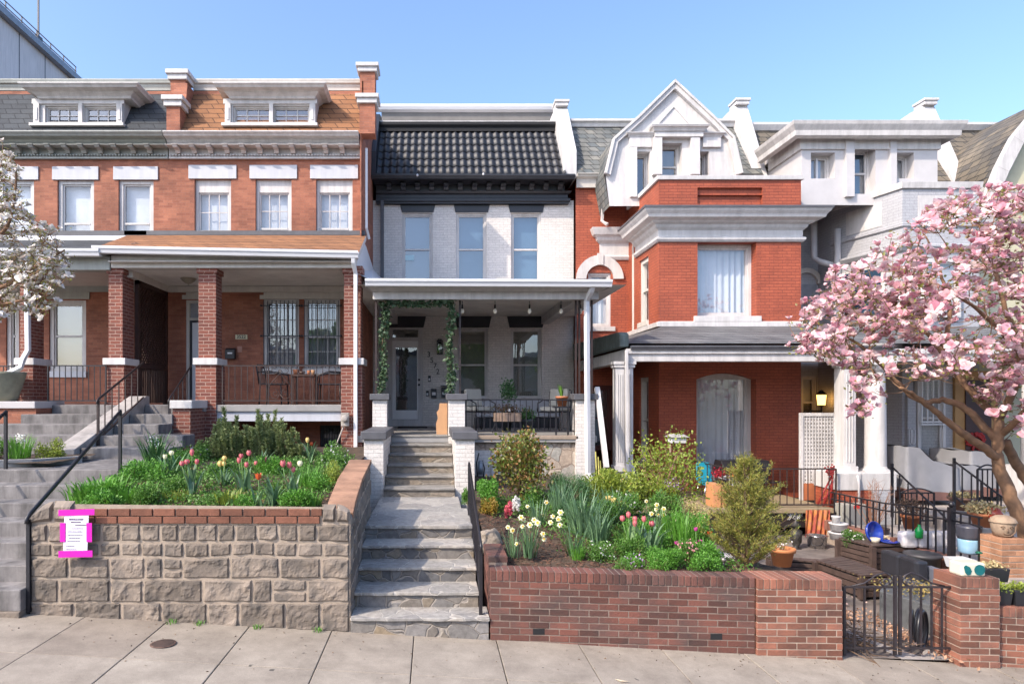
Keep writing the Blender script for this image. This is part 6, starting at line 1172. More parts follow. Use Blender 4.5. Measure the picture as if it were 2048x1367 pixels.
# golden conifer
def conifer():
    D=7.75; cx=X(1492,D); zb=Z(1142,D); zt=Z(903,D); t=thing('golden_conifer','shaggy golden green conifer at the right end of the mulch bed','conifer',(cx,D,zb)); C=[];Dd=[];s=MB(); s.tube([(cx,D,zb-.1),(cx+.02,D,zb+.5),(cx-.03,D,zt-.1)],[.03,.02,.004],7)
    H=zt-zb
    for i in range(230):
        f=rnd.random()**1.25*.97; z=zb+.04+f*H*.84; prof=float(np.interp(f,[0,.15,.4,.65,.8,1],[.36,.37,.33,.22,.12,.05])); a=rnd.random()*6.28; L=prof*rnd.choice([.6,.8,.9,1,1.1,1.45])
        b=Vector((cx,D,z)); e=b+Vector((L*math.cos(a),L*math.sin(a)*.9,L*.55+.08)); m_=b.lerp(e,.5)+Vector((0,0,-.03)); s.tube([b,m_,e],[.006,.004,.0015],4)
        for j in range(14):
            g=rnd.uniform(.3,1.05); p=b.lerp(e,g); d=(e-b).normalized()+Vector((rnd.gauss(0,.5),rnd.gauss(0,.5),rnd.gauss(.2,.4))); d.normalize(); ln=rnd.uniform(.06,.13); 
            for k in range(9):
                pp=p+d*ln*k/9+Vector((rnd.gauss(0,.006),rnd.gauss(0,.006),rnd.gauss(0,.006))); C.append(tuple(pp)); Dd.append((d.x+rnd.gauss(0,.6),d.y+rnd.gauss(0,.6),d.z+rnd.gauss(0,.6)))
    for (px,py) in((1488,905),(1545,925),(1440,985),(1570,968)):
        b=Vector((cx,D,zb+H*.6)); e=Vector(pxp(px,py,D)); s.tube([b,e],[.005,.002],4); 
        for k in range(150): g=rnd.uniform(.4,1); p=b.lerp(e,g); C.append((p.x+rnd.gauss(0,.016),p.y+rnd.gauss(0,.016),p.z+rnd.gauss(0,.016))); v=(e-b).normalized(); Dd.append((v.x+rnd.gauss(0,.7),v.y+rnd.gauss(0,.7),v.z+rnd.gauss(0,.7)))
    q=MB(); cloud(q,C,rng.uniform(.016,.032,len(C)),(np.array([(-.12,0,0),(.12,0,0),(.08,1,0),(-.08,1,0)]),[(0,1,2,3)]),M=dirm(Dd)); q.build('foliage',G6,t,fixn=False); s.build('trunk',M_twig,t)
conifer()
t=thing('garden_light','small black stake light at the right end of the brick wall','garden light',pxp(1447,1142,7.15)); q=MB(); c=pxp(1447,1142,7.15); q.tube([c,(c[0],c[1],c[2]+.12)],.009,8); q.build('stake',M_iron,t); q=MB(); q.tube([(c[0],c[1]+.03,c[2]+.125),(c[0]+.0,c[1]-.02,c[2]+.125)],.022,12); q.build('lamp_head',mat('aged_metal',(.25,.22,.2),.4,.1,met=.5),t)

# more planting so the soil is covered as in the photograph
for k,(x0,x1,y0,y1,D_,dp,m_,n_,sz,lab) in enumerate((
 (150,250,965,1022,7.6,.3,G4,2600,.034,'dense bright green leaves spilling over the left corner of the stone wall'),
 (255,330,975,1020,7.3,.22,G1,1700,.026,'dense low green cushion right of the corner foliage'),
 (395,450,985,1022,7.2,.15,G1,1200,.02,'low mossy cushion in front of the left pink tulips'),
 (470,512,990,1024,7.15,.12,G4,900,.02,'small mossy cushion at the middle of the brick edging'),
 (560,625,985,1022,7.2,.18,G4,1600,.024,'bright low cushion by the right corner stones'),
 (300,400,905,960,9.6,.4,G4,2600,.04,'tall bright foliage behind the left pink tulips'),
 (430,520,925,975,9.0,.3,G1,2200,.034,'green foliage mass between the yellow and pink tulips'),
 (560,650,925,975,9.0,.3,G1,2400,.034,'green foliage mass behind the right pink tulips'),
 (600,690,950,1005,8.0,.25,G4,2200,.028,'fresh green mass along the coping of the left bed'),
 (590,640,900,950,10.6,.3,G1,1500,.036,'green bush at the right foot of the rosemary'))): shrub('leafy_plant',lab,'plant',x0,x1,y0,y1,D_,dp,m_,n_,sz)
for k,(x0,x1,y0,y1,D_,dp,m_,n_,sz,lab,fl) in enumerate((
 (1180,1260,1000,1060,8.8,.3,G1,2200,.03,'green foliage mass between the blade clumps of the right bed',None),
 (1240,1330,1040,1100,8.1,.25,G4,2400,.028,'bright foliage around the pink tulips of the right bed',None),
 (1330,1420,1030,1095,8.4,.3,G4,2600,.03,'tall bright foliage left of the golden conifer',(M_cream_p,30,.02)),
 (1210,1290,985,1030,9.4,.3,G1,1700,.034,'loose greenery behind the yellow tulips',(M_whp,40,.02)),
 (1095,1180,1010,1060,9.0,.25,G2,1700,.03,'dark low foliage behind the white daffodils',None),
 (1045,1110,975,1020,9.9,.3,G1,1500,.034,'green undergrowth below the rose bush',None),
 (1270,1370,960,1010,10.0,.3,G3,1800,.034,'yellow green undergrowth below the twiggy shrub',None),
 (1365,1430,1010,1050,9.3,.25,isl('straw_leaf',[(.4,.28,.14),(.3,.3,.08),(.45,.36,.2)],.7),900,.03,'straw coloured dry foliage behind the green blades',None),
 (1225,1300,1075,1125,7.6,.18,G1,1700,.022,'low green cushion in front of the pink tulips on the right',None))): shrub('leafy_plant',lab,'plant',x0,x1,y0,y1,D_,dp,m_,n_,sz,flowers=fl)
q=MB()
for (xx,yy,n) in ((1.9,8.6,2500),(2.4,8.0,2500),(2.9,7.7,2200),(3.1,8.6,2500),(1.6,9.6,2500),(2.6,9.6,2500),(1.0,9.6,1500)):
    C=rng.normal(size=(n,3))*np.array([.32,.3,.035]); C[:,0]+=xx; C[:,1]+=yy; C=C[(C[:,0]>.75)&(C[:,0]<3.7)&(C[:,1]>7.2)]; C[:,2]=np.abs(C[:,2])+[zr(a_,b_) for a_,b_ in C[:,:2]]; cloud(q,C,rng.uniform(.02,.045,len(C)),LEAF)
q.build('ground_cover',G1,kind='stuff',fixn=False)

for (x0,x1,y0,y1,D_,dp,m_,n_,sz,lab) in (
 (1290,1345,1112,1150,7.12,.1,G4,900,.02,'curly green plant touching the coping right of the lilac flowers'),
 (1372,1440,1105,1148,7.15,.12,G4,1300,.026,'bright leaves spilling over the coping left of the garden light'),
 (1225,1275,1118,1148,7.1,.08,G1,600,.018,'thin green cushion at the very edge of the coping'),
 (165,240,985,1030,7.1,.12,G4,1200,.034,'broad leaves drooping over the left brick edging'),
 (560,640,985,1025,7.1,.12,G4,1100,.028,'leaves drooping over the right brick edging')): shrub('leafy_plant',lab,'plant',x0,x1,y0,y1,D_,dp,m_,n_,sz)
tulip_clump('short pink tulips behind the middle pink group',525,955,8.9,[(512,925),(530,919)],M_pink); tulip_clump('pale tulips at the left back of the tulip bed',335,965,8.6,[(330,912),(343,905)],M_cream_p)
# ================================================================ trees
def ctube(s,pts,r0,r1,n=7):
    k=len(pts)*5; P=[Vector(p) for p in pts]; out=[];rr=[]
    for i in range(len(P)-1):
        p0=P[max(i-1,0)];p1=P[i];p2=P[i+1];p3=P[min(i+2,len(P)-1)]
        for j in range(5):
            t=j/5; out.append(.5*((2*p1)+(p2-p0)*t+(2*p0-5*p1+4*p2-p3)*t*t+(3*p1-p0-3*p2+p3)*t**3))
    out.append(P[-1]); rr=[r0+(r1-r0)*i/(len(out)-1) for i in range(len(out))]; s.tube([p+Vector((rnd.gauss(0,r0*.12),rnd.gauss(0,r0*.12),rnd.gauss(0,r0*.12))) for p in out],rr,n); return list(zip(out,rr))
def petals(q,c,R_,up,n=7,m=0,open_=.8):
    c=Vector(c); up=up.normalized(); u=up.cross(Vector((0,0,1))); u=u.normalized() if u.length>.1 else Vector((1,0,0)); v=u.cross(up); ph=rnd.random()*6
    for k in range(n):
        a=ph+k*6.283/n+rnd.gauss(0,.15); dr=u*math.cos(a)+v*math.sin(a); sd=u*-math.sin(a)+v*math.cos(a); o=open_*rnd.uniform(.55,1.5); L=R_*rnd.uniform(.8,1.2); vs=[]
        for t,w_ in((0,.12),(.35,.34),(.72,.4),(1,.1)):
            ang=o*(.35+t*.95); p=c+(dr*math.sin(ang)*t+up*math.cos(ang*.8)*t)*L; vs+=[p-sd*w_*L,p+up*-.06*L*(t>0)*(t<1),p+sd*w_*L]
        q.add(vs,[(3*i+j,3*i+j+1,3*i+j+4,3*i+j+3) for i in range(3) for j in range(2)],m,True)
def pip(px,py,poly):
    c=False; n=len(poly)
    for i in range(n):
        x1,y1=poly[i];x2,y2=poly[(i+1)%n]
        if (y1>py)!=(y2>py) and px<(x2-x1)*(py-y1)/(y2-y1)+x1: c=not c
    return c
M_bark=mat('brown_magnolia_bark',(.24,.135,.075),.85,.3,9,.5,40,c2=(.13,.075,.045))
def blossom_tree(name,lab,cat,base,limbs,outline,nb,dmin,dmax,R_,pm,leafm,nleaf,leafsize,nn=7,dens=None,r0=.07):
    t=thing(name,lab,cat,base); s=MB(); nodes=[]
    for pts,a,b in limbs: nodes+=ctube(s,[(X(p[0],p[2]),p[2],Z(p[1],p[2])) for p in pts],a,b,8)
    xs=[p[0] for p in outline];ys=[p[1] for p in outline]; T=[]
    cl=[(rnd.uniform(min(xs),max(xs)),rnd.uniform(min(ys),max(ys)),rnd.uniform(dmin,dmax),rnd.uniform(14,38)) for _ in range(260)]; cl=[c for c in cl if pip(c[0],c[1],outline)]
    while len(T)<nb:
        if rnd.random()<.7: c=rnd.choice(cl); px,py,d=c[0]+rnd.gauss(0,c[3]),c[1]+rnd.gauss(0,c[3]*.75),c[2]+rnd.gauss(0,.18)
        else: px,py,d=rnd.uniform(min(xs),max(xs)),rnd.uniform(min(ys),max(ys)),rnd.uniform(dmin,dmax)
        if pip(px,py,outline): T.append(Vector((X(px,d),d,Z(py,d))))
    NP=np.array([tuple(n[0]) for n in nodes]); NR=[n[1] for n in nodes]; 
    T.sort(key=lambda p:min((p-n[0]).length for n in nodes[::4])); f=MB(); lf=[];ld=[]; arr=np.zeros((len(nodes)+len(T)*4,3)); arr[:len(nodes)]=NP; cnt=len(nodes)
    for p in T:
        dd=np.linalg.norm(arr[:cnt]-np.array(p),axis=1)+np.maximum(0,arr[:cnt,2]-p.z)*.6; i=int(dd.argmin()); b=Vector(arr[i]); L=(p-b).length
        mid=b.lerp(p,.5)+Vector((rnd.gauss(0,L*.1),rnd.gauss(0,L*.1),-L*.06)); r=min(.006+L*.008,.022); s.tube([b,b.lerp(mid,.5)+Vector((0,0,-L*.02)),mid,p],[r,r*.8,r*.6,.003],4,cap=False)
        for k in(mid,b.lerp(mid,.5),p.lerp(mid,.4)):
            if L>.12 and cnt<len(arr): arr[cnt]=k; cnt+=1
        up=(p-b).normalized()*.6+Vector((rnd.gauss(0,.35),rnd.gauss(0,.35)-.15,.75)); petals(f,p,R_*rnd.choice([.35,.55,.75,.9,1.05,1.3])*rnd.uniform(.85,1.1),up,nn,0,rnd.uniform(.3,1.15))
        for _ in range(nleaf): g=mid.lerp(p,rnd.uniform(.2,1.1)); lf.append((g.x+rnd.gauss(0,.04),g.y+rnd.gauss(0,.04),g.z+rnd.gauss(0,.03))); ld.append((rnd.gauss(0,.6),rnd.gauss(0,.6),rnd.uniform(-.2,1)))
    s.build('trunk',M_bark,t,fixn=False); cr=MB(); cloud(cr,lf,rng.uniform(.5,1.1,len(lf))*leafsize,LEAF,M=dirm(ld)); C_=cr.build('crown',leafm,t,fixn=False); f.build('blossoms',pm,C_,fixn=False); return t
M_magp=isl('magnolia_petal',[(.66,.26,.34),(.80,.48,.52),(.86,.68,.66),(.74,.36,.44),(.88,.77,.73),(.84,.59,.60)],.55,.4,var=.2)
M_magl=isl('olive_young_leaf',[(.2,.22,.05),(.3,.29,.07),(.14,.13,.04),(.24,.18,.07)],.6,.3)
out=[(1563,700),(1566,640),(1598,592),(1640,580),(1672,535),(1735,520),(1765,470),(1835,430),(1880,395),(1925,372),(1960,380),(2010,362),(2110,350),(2200,450),(2200,800),(2060,880),(1985,850),(1950,790),(1905,745),(1860,770),(1800,745),(1745,832),(1700,835),(1692,745),(1640,722),(1612,712)]
D0=9.2
blossom_tree('magnolia_tree','flowering pink magnolia tree leaning in from the right edge','tree',(X(2085,D0),D0,-.35),
 [([(2085,1185,9.2),(2048,1060,9.2),(2018,985,9.2),(1998,930,9.2),(1994,880,9.2),(2000,830,9.2)],.10,.06),
  ([(2120,1080,9.4),(2070,985,9.4),(2035,930,9.4),(2008,880,9.3)],.085,.06),
  ([(1994,915,9.2),(1955,885,9.1),(1905,850,9.0),(1862,815,8.9),(1830,790,8.8),(1800,775,8.7)],.062,.02),
  ([(1996,880,9.2),(1965,850,9.3),(1930,815,9.4),(1885,800,9.5),(1840,802,9.6),(1790,760,9.7),(1720,690,9.8),(1650,660,9.8)],.06,.014),
  ([(2000,840,9.2),(1960,800,9.4),(1925,760,9.5),(1880,700,9.6),(1830,640,9.7),(1760,600,9.8),(1700,590,9.9)],.055,.013),
  ([(2000,835,9.2),(2030,770,9.1),(2040,700,9.0),(2010,620,8.9),(1990,540,8.9),(1960,450,8.8)],.055,.014),
  ([(1885,700,9.6),(1900,620,9.7),(1880,540,9.8),(1850,470,9.9)],.035,.01),
  ([(2000,870,9.2),(2045,830,8.8),(2090,760,8.6),(2120,650,8.5)],.05,.02),
  ([(2035,700,9.0),(1990,650,8.5),(1930,600,8.2),(1880,570,8.0)],.035,.01)],
 out,2150,7.9,10.4,.085,M_magp,M_magl,3,.06)
out2=[(-120,330),(20,278),(38,330),(45,400),(80,440),(120,455),(132,500),(150,540),(140,575),(110,590),(120,620),(85,640),(40,625),(-20,650),(-120,640)]
blossom_tree('magnolia_tree','small white flowering tree entering at the left edge','tree',(X(-190,9.5),9.5,1.4),
 [([(-190,1000,9.5),(-180,800,9.4),(-140,650,9.2),(-90,560,9.1)],.09,.05),([(-90,560,9.1),(-30,500,9.0),(20,440,8.9),(35,330,8.8)],.04,.01),([(-140,640,9.2),(-50,600,9.0),(30,560,8.9),(90,520,8.8),(130,500,8.8)],.04,.01),([(-100,600,9.1),(-20,610,8.8),(50,600,8.7),(100,590,8.6)],.03,.01)],
 out2,1000,8.2,9.9,.058,isl('cream_white_petal',[(.70,.66,.6),(.78,.75,.7),(.68,.58,.54)],.55,.3,var=.15),M_magl,6,.045,nn=7)
# ================================================================ 3572 porch things
M_ivy=isl('ivy_leaf',[(.035,.075,.035),(.06,.11,.05),(.10,.15,.08)],.5,.15)
def garland(lab,pts,n,w=.07):
    P=[Vector(p) for p in pts]; t=thing('leaf_garland',lab,'garland',tuple(P[0]),'ivy garlands around the 3572 porch entrance'); q=MB();s=MB(); s.tube([p+Vector((rnd.gauss(0,.02),0,0)) for p in P],.008,5); C=[];Dd=[]
    for _ in range(n): f=rnd.random()*(len(P)-1); i=min(int(f),len(P)-2); p=P[i].lerp(P[i+1],f-i); C.append((p.x+rnd.gauss(0,w*.6),p.y+rnd.gauss(0,w*.5),p.z+rnd.gauss(0,w*.6))); Dd.append((rnd.gauss(0,1),rnd.gauss(0,1),rnd.gauss(-.5,.6)))
    cloud(q,C,rng.uniform(.04,.08,n),LEAFW,M=dirm(Dd)); q.build('foliage',M_ivy,t,fixn=False); s.build('stem',M_twig,t)
garland('ivy garland twined down the left porch post of 3572',[pxp(768,600,13.1),pxp(772,640,13.1),pxp(765,690,13.1),pxp(769,740,13.1),pxp(762,785,13.1)],520)
garland('ivy garland twined down the right side of the 3572 entrance',[pxp(900,600,13.1),pxp(904,640,13.1),pxp(897,690,13.1),pxp(903,740,13.1),pxp(900,785,13.1)],560)
garland('ivy swag strung across the top of the 3572 entrance',[pxp(770,602,13.0),pxp(800,608,13.0),pxp(835,606,13.0),pxp(870,606,13.0),pxp(902,600,13.0)],420,.05)
q=MB(); x0,x1=X(873,13.3),X(895,13.3); zb,zt=1.74,Z(806,13.3); q.py([(x0,zb),(x1,zb),(x1,zt),(x0+.06,zt),(x0+.05,zt-.12),(x0+.0,zt-.18),(x0+.03,zt-.3),(x0-.01,zt-.4)],13.4,13.42); q.build('wood_panel',mat('tan_cardboard',(.48,.27,.14),.8,.1),None,label='torn tan cardboard panel leaning by the right porch pier',cat='panel',loc=(x0,13.4,zb))
D=16.0
def mchair(lab,cx,y,zf,rz,m,name='porch_chair',cush=None,w=.55,h=.9,seat=.43,arms=True,group=None):
    t=thing(name,lab,'chair',(0,0,0),group); L=[]; 
    for sx in(-1,1):
        for sy in(-1,1): q=MB(); q.tube([(sx*w/2,sy*.24,0),(sx*w/2*.95,sy*.22,seat)],.014,6); q.build('leg',m,t)
    q=MB(); q.box(-w/2,w/2,-.25,.25,seat-.01,seat+.015); q.build('seat',m,t,bevel=.01)
    q=MB(); q.tube([(-w/2,.24,seat),(-w/2,.3,h),(-w/4,.32,h+.05),(w/4,.32,h+.05),(w/2,.3,h),(w/2,.24,seat)],.014,6)
    for i in range(1,6): x=-w/2+w*i/6; q.bar((x,.25,seat),(x,.31,h),.012)
    q.build('backrest',m,t)
    if arms:
        for sx in(-1,1): q=MB(); q.tube([(sx*w/2,.27,.68),(sx*w/2,0,.7),(sx*w/2,-.24,.62),(sx*w/2,-.26,seat)],.015,6); q.build('arm',m,t)
    if cush: q=MB(); q.box(-w/2+.03,w/2-.03,-.22,.22,seat+.02,seat+.12); q.obox((0,.22,seat+.32),w-.1,.1,.4,rx=-.15); q.build('cushion',cush,t,bevel=.03)
    t.location=(cx,y,zf); t.rotation_euler=(0,0,rz); return t
M_cush=mat('cream_cushion',(.55,.52,.45),.9,.1)
mchair('black metal porch chair with pale cushion at the left of the 3572 porch',X(955,15.8),15.3,1.73,.6,M_black,cush=M_cush)
mchair('curved black metal chair with cream cushion at the right of the 3572 porch',X(1105,15.2),15.0,1.73,-.7,M_black,cush=M_cush)
bench=thing('porch_bench','long low white bench behind the chairs on the 3572 porch','bench',(X(1000,17),17,1.73)); q=MB(); q.box(X(950,17),X(1115,17),16.7,17.2,2.0,2.1); q.box(X(950,17),X(1115,17),17.2,17.3,2.1,2.45); q.build('cushion',mat('pale_grey_cushion',(.45,.46,.5),.9,.1),bench,bevel=.03); q=MB(); q.box(X(950,17),X(1115,17),16.7,17.3,1.73,1.98); q.build('frame',M_black,bench,bevel=.01)
t=thing('planter_table','wooden planter box on black legs with brown plants on the 3572 porch','planter',(X(1014,14.3),14.3,1.73)); x0,x1=X(987,14.3),X(1041,14.3); z0,z1=Z(842,14.3),Z(825,14.3); M_pine=mat('weathered_pine',(.34,.24,.18),.8,.2,8,.3,50)
q=MB(); n=5
for i in range(n): a=x0+(x1-x0)*i/n; q.box(a+.003,a+(x1-x0)/n-.003,14.15,14.45,z0,z1)
q.build('box',M_pine,t,bevel=.004); q=MB()
for a in(x0+.03,x1-.03):
    q.bar((a,14.2,z0),(a-.06 if a<1.4 else a+.06,14.2,1.73),.02); q.bar((a,14.4,z0),(a+.1 if a<1.4 else a-.1,14.4,1.73),.02)
q.bar((x0,14.3,z0-.02),(x1,14.3,z0-.02),.02); q.build('leg',M_black,t); q=MB(); cloud(q,rng.normal(size=(420,3))*np.array([.17,.08,.05])+np.array([(x0+x1)/2,14.3,z1+.07]),.05,LEAF); q.build('plants',isl('brown_red_leaf',[(.08,.03,.02),(.12,.07,.03),(.06,.08,.03)],.7),t,fixn=False); q=MB(); q.ell(((x0+x1)/2+.02,14.1,z1+.06),.03,.02,.03); q.build('white_flower',M_whp,t)
def potted(lab,c,r,h,m,pm,n,L,w,name='potted_plant',spiky=True,size=.04,spread=None,cat='potted plant',group=None,flat=False):
    t=thing(name,lab,cat,c,group); q=MB(); q.lathe([(r*.68,0),(r*.92,h*.8),(r*1.05,h*.8),(r*1.08,h),(r*.92,h),(r*.9,h*.85),(0,h*.85)],c,20); q.build('pot',m,t); q=MB()
    if spiky: tuft(q,(c[0],c[1],c[2]+h*.85),n,L,w,r*.3,.45)
    else: P=rng.normal(size=(n,3)); P/=np.linalg.norm(P,axis=1)[:,None]; P*=(rng.random(n)**.4)[:,None]; cloud(q,P*np.array([spread or r*1.3,spread or r*1.3,L*.5])+np.array([c[0],c[1],c[2]+h+L*.3]),size,LEAF)
    q.build('leaves',pm,t,fixn=False); return t
zr_=Z(799,13.12); potted('terracotta pot with a spiky aloe standing at the right end of the 3572 porch railing',(X(1124,13.3),13.3,Z(812,13.3)),.12,.2,M_ter,G1,16,.3,.02)
q=MB(); q.box(X(1108,13.3),X(1140,13.3),13.15,13.5,Z(812,13.3)-.03,Z(812,13.3)-.001); q.bar((X(1112,13.3),13.3,1.73),(X(1112,13.3),13.3,Z(813,13.3)),.03);q.bar((X(1136,13.3),13.3,1.73),(X(1136,13.3),13.3,Z(813,13.3)),.03); q.build('plant_stand',M_black,None,label='small black stand under the aloe pot',cat='plant stand',loc=(X(1124,13.3),13.3,1.73))
potted('small topiary plant rising behind the planter box on the 3572 porch',(X(1014,14.8),14.8,1.73),.12,.3,mat('dark_planter',(.04,.05,.06),.6,.1),G1,10,.2,.02); 
q=MB(); P=rng.normal(size=(500,3))*np.array([.08,.08,.11])+np.array(pxp(1016,784,14.8)); cloud(q,P,.06,LEAF,M=dirm(rng.normal(size=(500,3))*.5+np.array([0,0,.8]))); q.tube([pxp(1016,800,14.8),pxp(1014,850,14.8)],.01,5,1); q.build('topiary',[G2,M_twig],None,label='green feathery plant top above the wooden planter box',cat='plant',loc=pxp(1016,800,14.8),fixn=False)
potted('bushy green plant in a dark pot between the two porch chairs',(X(1055,14.6),14.6,1.73),.14,.28,MATS['dark_planter'],G2,500,.3,.02,spiky=False,size=.06,spread=.18)
# wall gear under the porch front
t=thing('gas_meter','grey meter with pipes on the wall beside the handrail','meter',pxp(961,950,12.9)); q=MB(); q.tube([pxp(961,948,12.95),pxp(961,925,12.95)],.05,12); q.ell(pxp(961,924,12.95),.05,.05,.04); q.build('body',mat('grey_meter',(.25,.28,.32),.4,.1,met=.3),t); q=MB(); q.tube([pxp(958,905,13),pxp(953,925,13),pxp(955,960,13)],.012,6); q.tube([pxp(964,920,12.95),pxp(969,935,12.95),pxp(966,960,12.95)],.012,6); q.build('pipe',M_iron,t)
# leaning boards between the houses
t=thing('leaning_board','long white board leaning in the gap beside the 3572 porch pier','board',pxp(1212,920,12.6)); q=MB(); a=Vector(pxp(1194,775,13.1)); b=Vector(pxp(1213,935,12.4)); q.bar(a,b,.085); q.build('board',M_whiteold,t)
t=thing('bamboo_canes','bundle of yellow canes leaning beside the white board','canes',pxp(1190,960,12.5)); 
for px in(1191,1196,1200): q=MB(); q.tube([pxp(px,903+(px-1191)*2,12.9),pxp(px+3,965,12.6)],.014,6); q.build('cane',mat('yellow_cane',(.42,.38,.1),.6,.1),t)
# ================================================================ 3522 porch furniture
M_tbl=mat('dark_wood_table',(.06,.025,.015),.5,.2,6)
mchair('black metal chair with curled back at the left of the 3522 porch table',X(548,14.3),14.3,2.33,1.5,M_iron,w=.5,h=.8)
mchair('black metal chair with curled back at the right of the 3522 porch table',X(660,14.4),14.4,2.33,-1.5,M_iron,w=.5,h=.8)
t=thing('porch_table','dark wooden table on the 3522 porch holding small clay pots','table',(X(606,14.3),14.3,2.33)); q=MB(); x0,x1=X(585,14.2),X(632,14.2); q.box(x0,x1,14.0,14.5,2.92,2.96); q.build('tabletop',M_tbl,t,bevel=.006)
for a in(x0+.04,x1-.04):
    for y in(14.05,14.45): q=MB(); q.box(a-.02,a+.02,y-.02,y+.02,2.33,2.92); q.build('leg',M_tbl,t)
for i,(px,w_,h_,c_) in enumerate(((592,.07,.11,'terracotta'),(604,.07,.07,'dark_wood_table'),(618,.045,.09,'terracotta'),(626,.045,.1,'tan_cardboard'))): q=MB(); q.lathe([(w_*.7,0),(w_,h_),(w_*.85,h_),(w_*.8,h_*.8),(0,h_*.8)],(X(px,14.2),14.2,2.961),14); q.build('clay_pot',MATS[c_],None,label='small %s pot, number %s from the left on the 3522 porch table'%(('wide terracotta','low brown','narrow terracotta','narrow tan')[i],('one','two','three','four')[i]),cat='pot',loc=(X(px,14.2),14.2,2.961),group='small pots on the 3522 porch table')
# ================================================================ red porch things
t=thing('teal_chair','teal plastic chair with thin metal legs on the red porch','chair',pxp(1412,1005,14.0)); M_teal=mat('teal_plastic',(.01,.22,.30),.4,.05); D=13.9
q=MB(); x0,x1=X(1393,D),X(1427,D); q.hexa([(x0,D,Z(962,D)),(x1,D,Z(962,D)),(x1,D+.04,Z(962,D)),(x0,D+.04,Z(962,D)),(x0+.03,D+.1,Z(925,D)),(x1-.05,D+.1,Z(925,D)),(x1-.05,D+.13,Z(925,D)),(x0+.03,D+.13,Z(925,D))]); q.build('backrest',M_teal,t,bevel=.02); q=MB(); q.box(x0+.02,x1-.02,D-.4,D,Z(966,D),Z(962,D)); q.build('seat',M_teal,t,bevel=.012)
for a,b in((x0+.04,0),(x1-.04,0),(x0+.04,-.38),(x1-.04,-.38)): q=MB(); q.tube([(a,D+b,Z(964,D)),(a+(.05 if a>5.6 else -.05),D+b,.35)],.012,6); q.build('leg',mat('chrome_leg',(.5,.5,.52),.25,0,met=1),t)
t=thing('barbecue_grill','black lidded barbecue grill with side shelf on the red porch','grill',(X(1480,14.6),14.6,.35)); q=MB(); D=14.6; x0,x1=X(1437,D),X(1533,D); q.px([(14.4,Z(948,D)),(14.38,Z(930,D)),(14.5,Z(919,D)),(14.8,Z(919,D)),(14.9,Z(935,D)),(14.9,Z(948,D))],x0,x1); q.build('lid',mat('black_grill',(.02,.02,.024),.35,.1),t,bevel=.02); q=MB(); q.box(x0+.05,x1-.05,14.42,14.88,Z(965,D),Z(949,D)); q.build('body',MATS['black_grill'],t)
q=MB(); q.box(x1,x1+.25,14.45,14.85,Z(964,D),Z(961,D)); q.build('side_shelf',MATS['black_grill'],t)
for a in(x0+.08,x1-.08): q=MB(); q.box(a-.02,a+.02,14.6,14.65,.35,Z(965,D)); q.build('leg',MATS['black_grill'],t)
q=MB(); D=13.0; q.box(X(1424,D),X(1440,D),12.95,13.3,.352,Z(967,D)); q.box(X(1440,D)+.001,X(1470,D),12.98,13.3,.352,Z(972,D)); q.build('cardboard_box',mat('bright_cardboard',(.55,.25,.11),.8,.06),None,label='tall orange brown cardboard box on the red porch edge',cat='box',loc=(X(1440,D),13,.35),bevel=.004)
t=thing('side_table','small white table with red flowers on the red porch','table',(X(1475,13.6),13.6,.35)); D=13.6; q=MB(); q.box(X(1448,D),X(1510,D),13.4,13.9,Z(958,D),Z(953,D)); q.box(X(1450,D),X(1508,D),13.42,13.44,Z(972,D),Z(958,D)); q.build('tabletop',M_white,t); 
for px in(1452,1506): q=MB(); q.box(X(px,D)-.02,X(px,D)+.02,13.45,13.5,.35,Z(972,D)); q.build('leg',M_white,t)
for i,px in enumerate((1438,1465)): c=pxp(px,946,13.4); q=MB(); cloud(q,rng.normal(size=(160,3))*np.array([.07,.06,.05])+np.array(c),.04,LEAFW); q.build('red_flowers',M_red if i else mat('deep_red_petal',(.35,.01,.03),.5,.2),None,label=('bunch of deep red flowers above the cardboard box','bunch of orange red flowers on the white side table')[i],cat='flowers',loc=c,fixn=False)
t=thing('lantern_post','white lantern shaped bird feeder on a thin pole above the twiggy shrub','bird feeder',pxp(1343,1000,10.4)); q=MB(); q.tube([pxp(1343,1000,10.4),pxp(1340,884,10.4)],.012,6); q.build('pole',M_pine,t); c=Vector(pxp(1352,880,10.4)); q=MB(); q.box(c.x-.1,c.x+.13,c.y-.09,c.y+.09,c.z-.04,c.z+.05); q.build('box',M_whiteold,t,bevel=.008); q=MB(); q.hexa([(c.x-.14,c.y-.13,c.z+.05),(c.x+.18,c.y-.13,c.z+.05),(c.x+.18,c.y+.13,c.z+.05),(c.x-.14,c.y+.13,c.z+.05),(c.x-.11,c.y-.05,c.z+.1),(c.x+.1,c.y-.05,c.z+.1),(c.x+.1,c.y+.05,c.z+.1),(c.x-.11,c.y+.05,c.z+.1)]); q.build('roof',mat('grey_feeder_roof',(.35,.33,.3),.6,.2),t,bevel=.01); q=MB(); q.tube(spiral((c.x-.13,c.z+.1),.05,1,0,D=c.y),.008,5); q.build('hook',M_twig,t)
M_rfold=mat('dark_red_metal',(.28,.02,.02),.5,.15); t=thing('folding_rack','dark red folded metal rack leaning at the right end of the red porch railing','rack',pxp(1655,1012,13.1)); q=MB()
for a,b in(((1634,1010),(1664,950)),((1646,1012),(1667,955)),((1640,1000),(1666,985)),((1660,1012),(1668,930)),((1655,945),(1668,935))): q.tube([pxp(*a,13.1),pxp(*b,13.15)],.018,6)
for _ in range(60): q.ell(pxp(1661+rnd.gauss(0,4),942+rnd.gauss(0,6),13.1),.02,.02,.02,5,3)
q.build('frame',M_rfold,t)
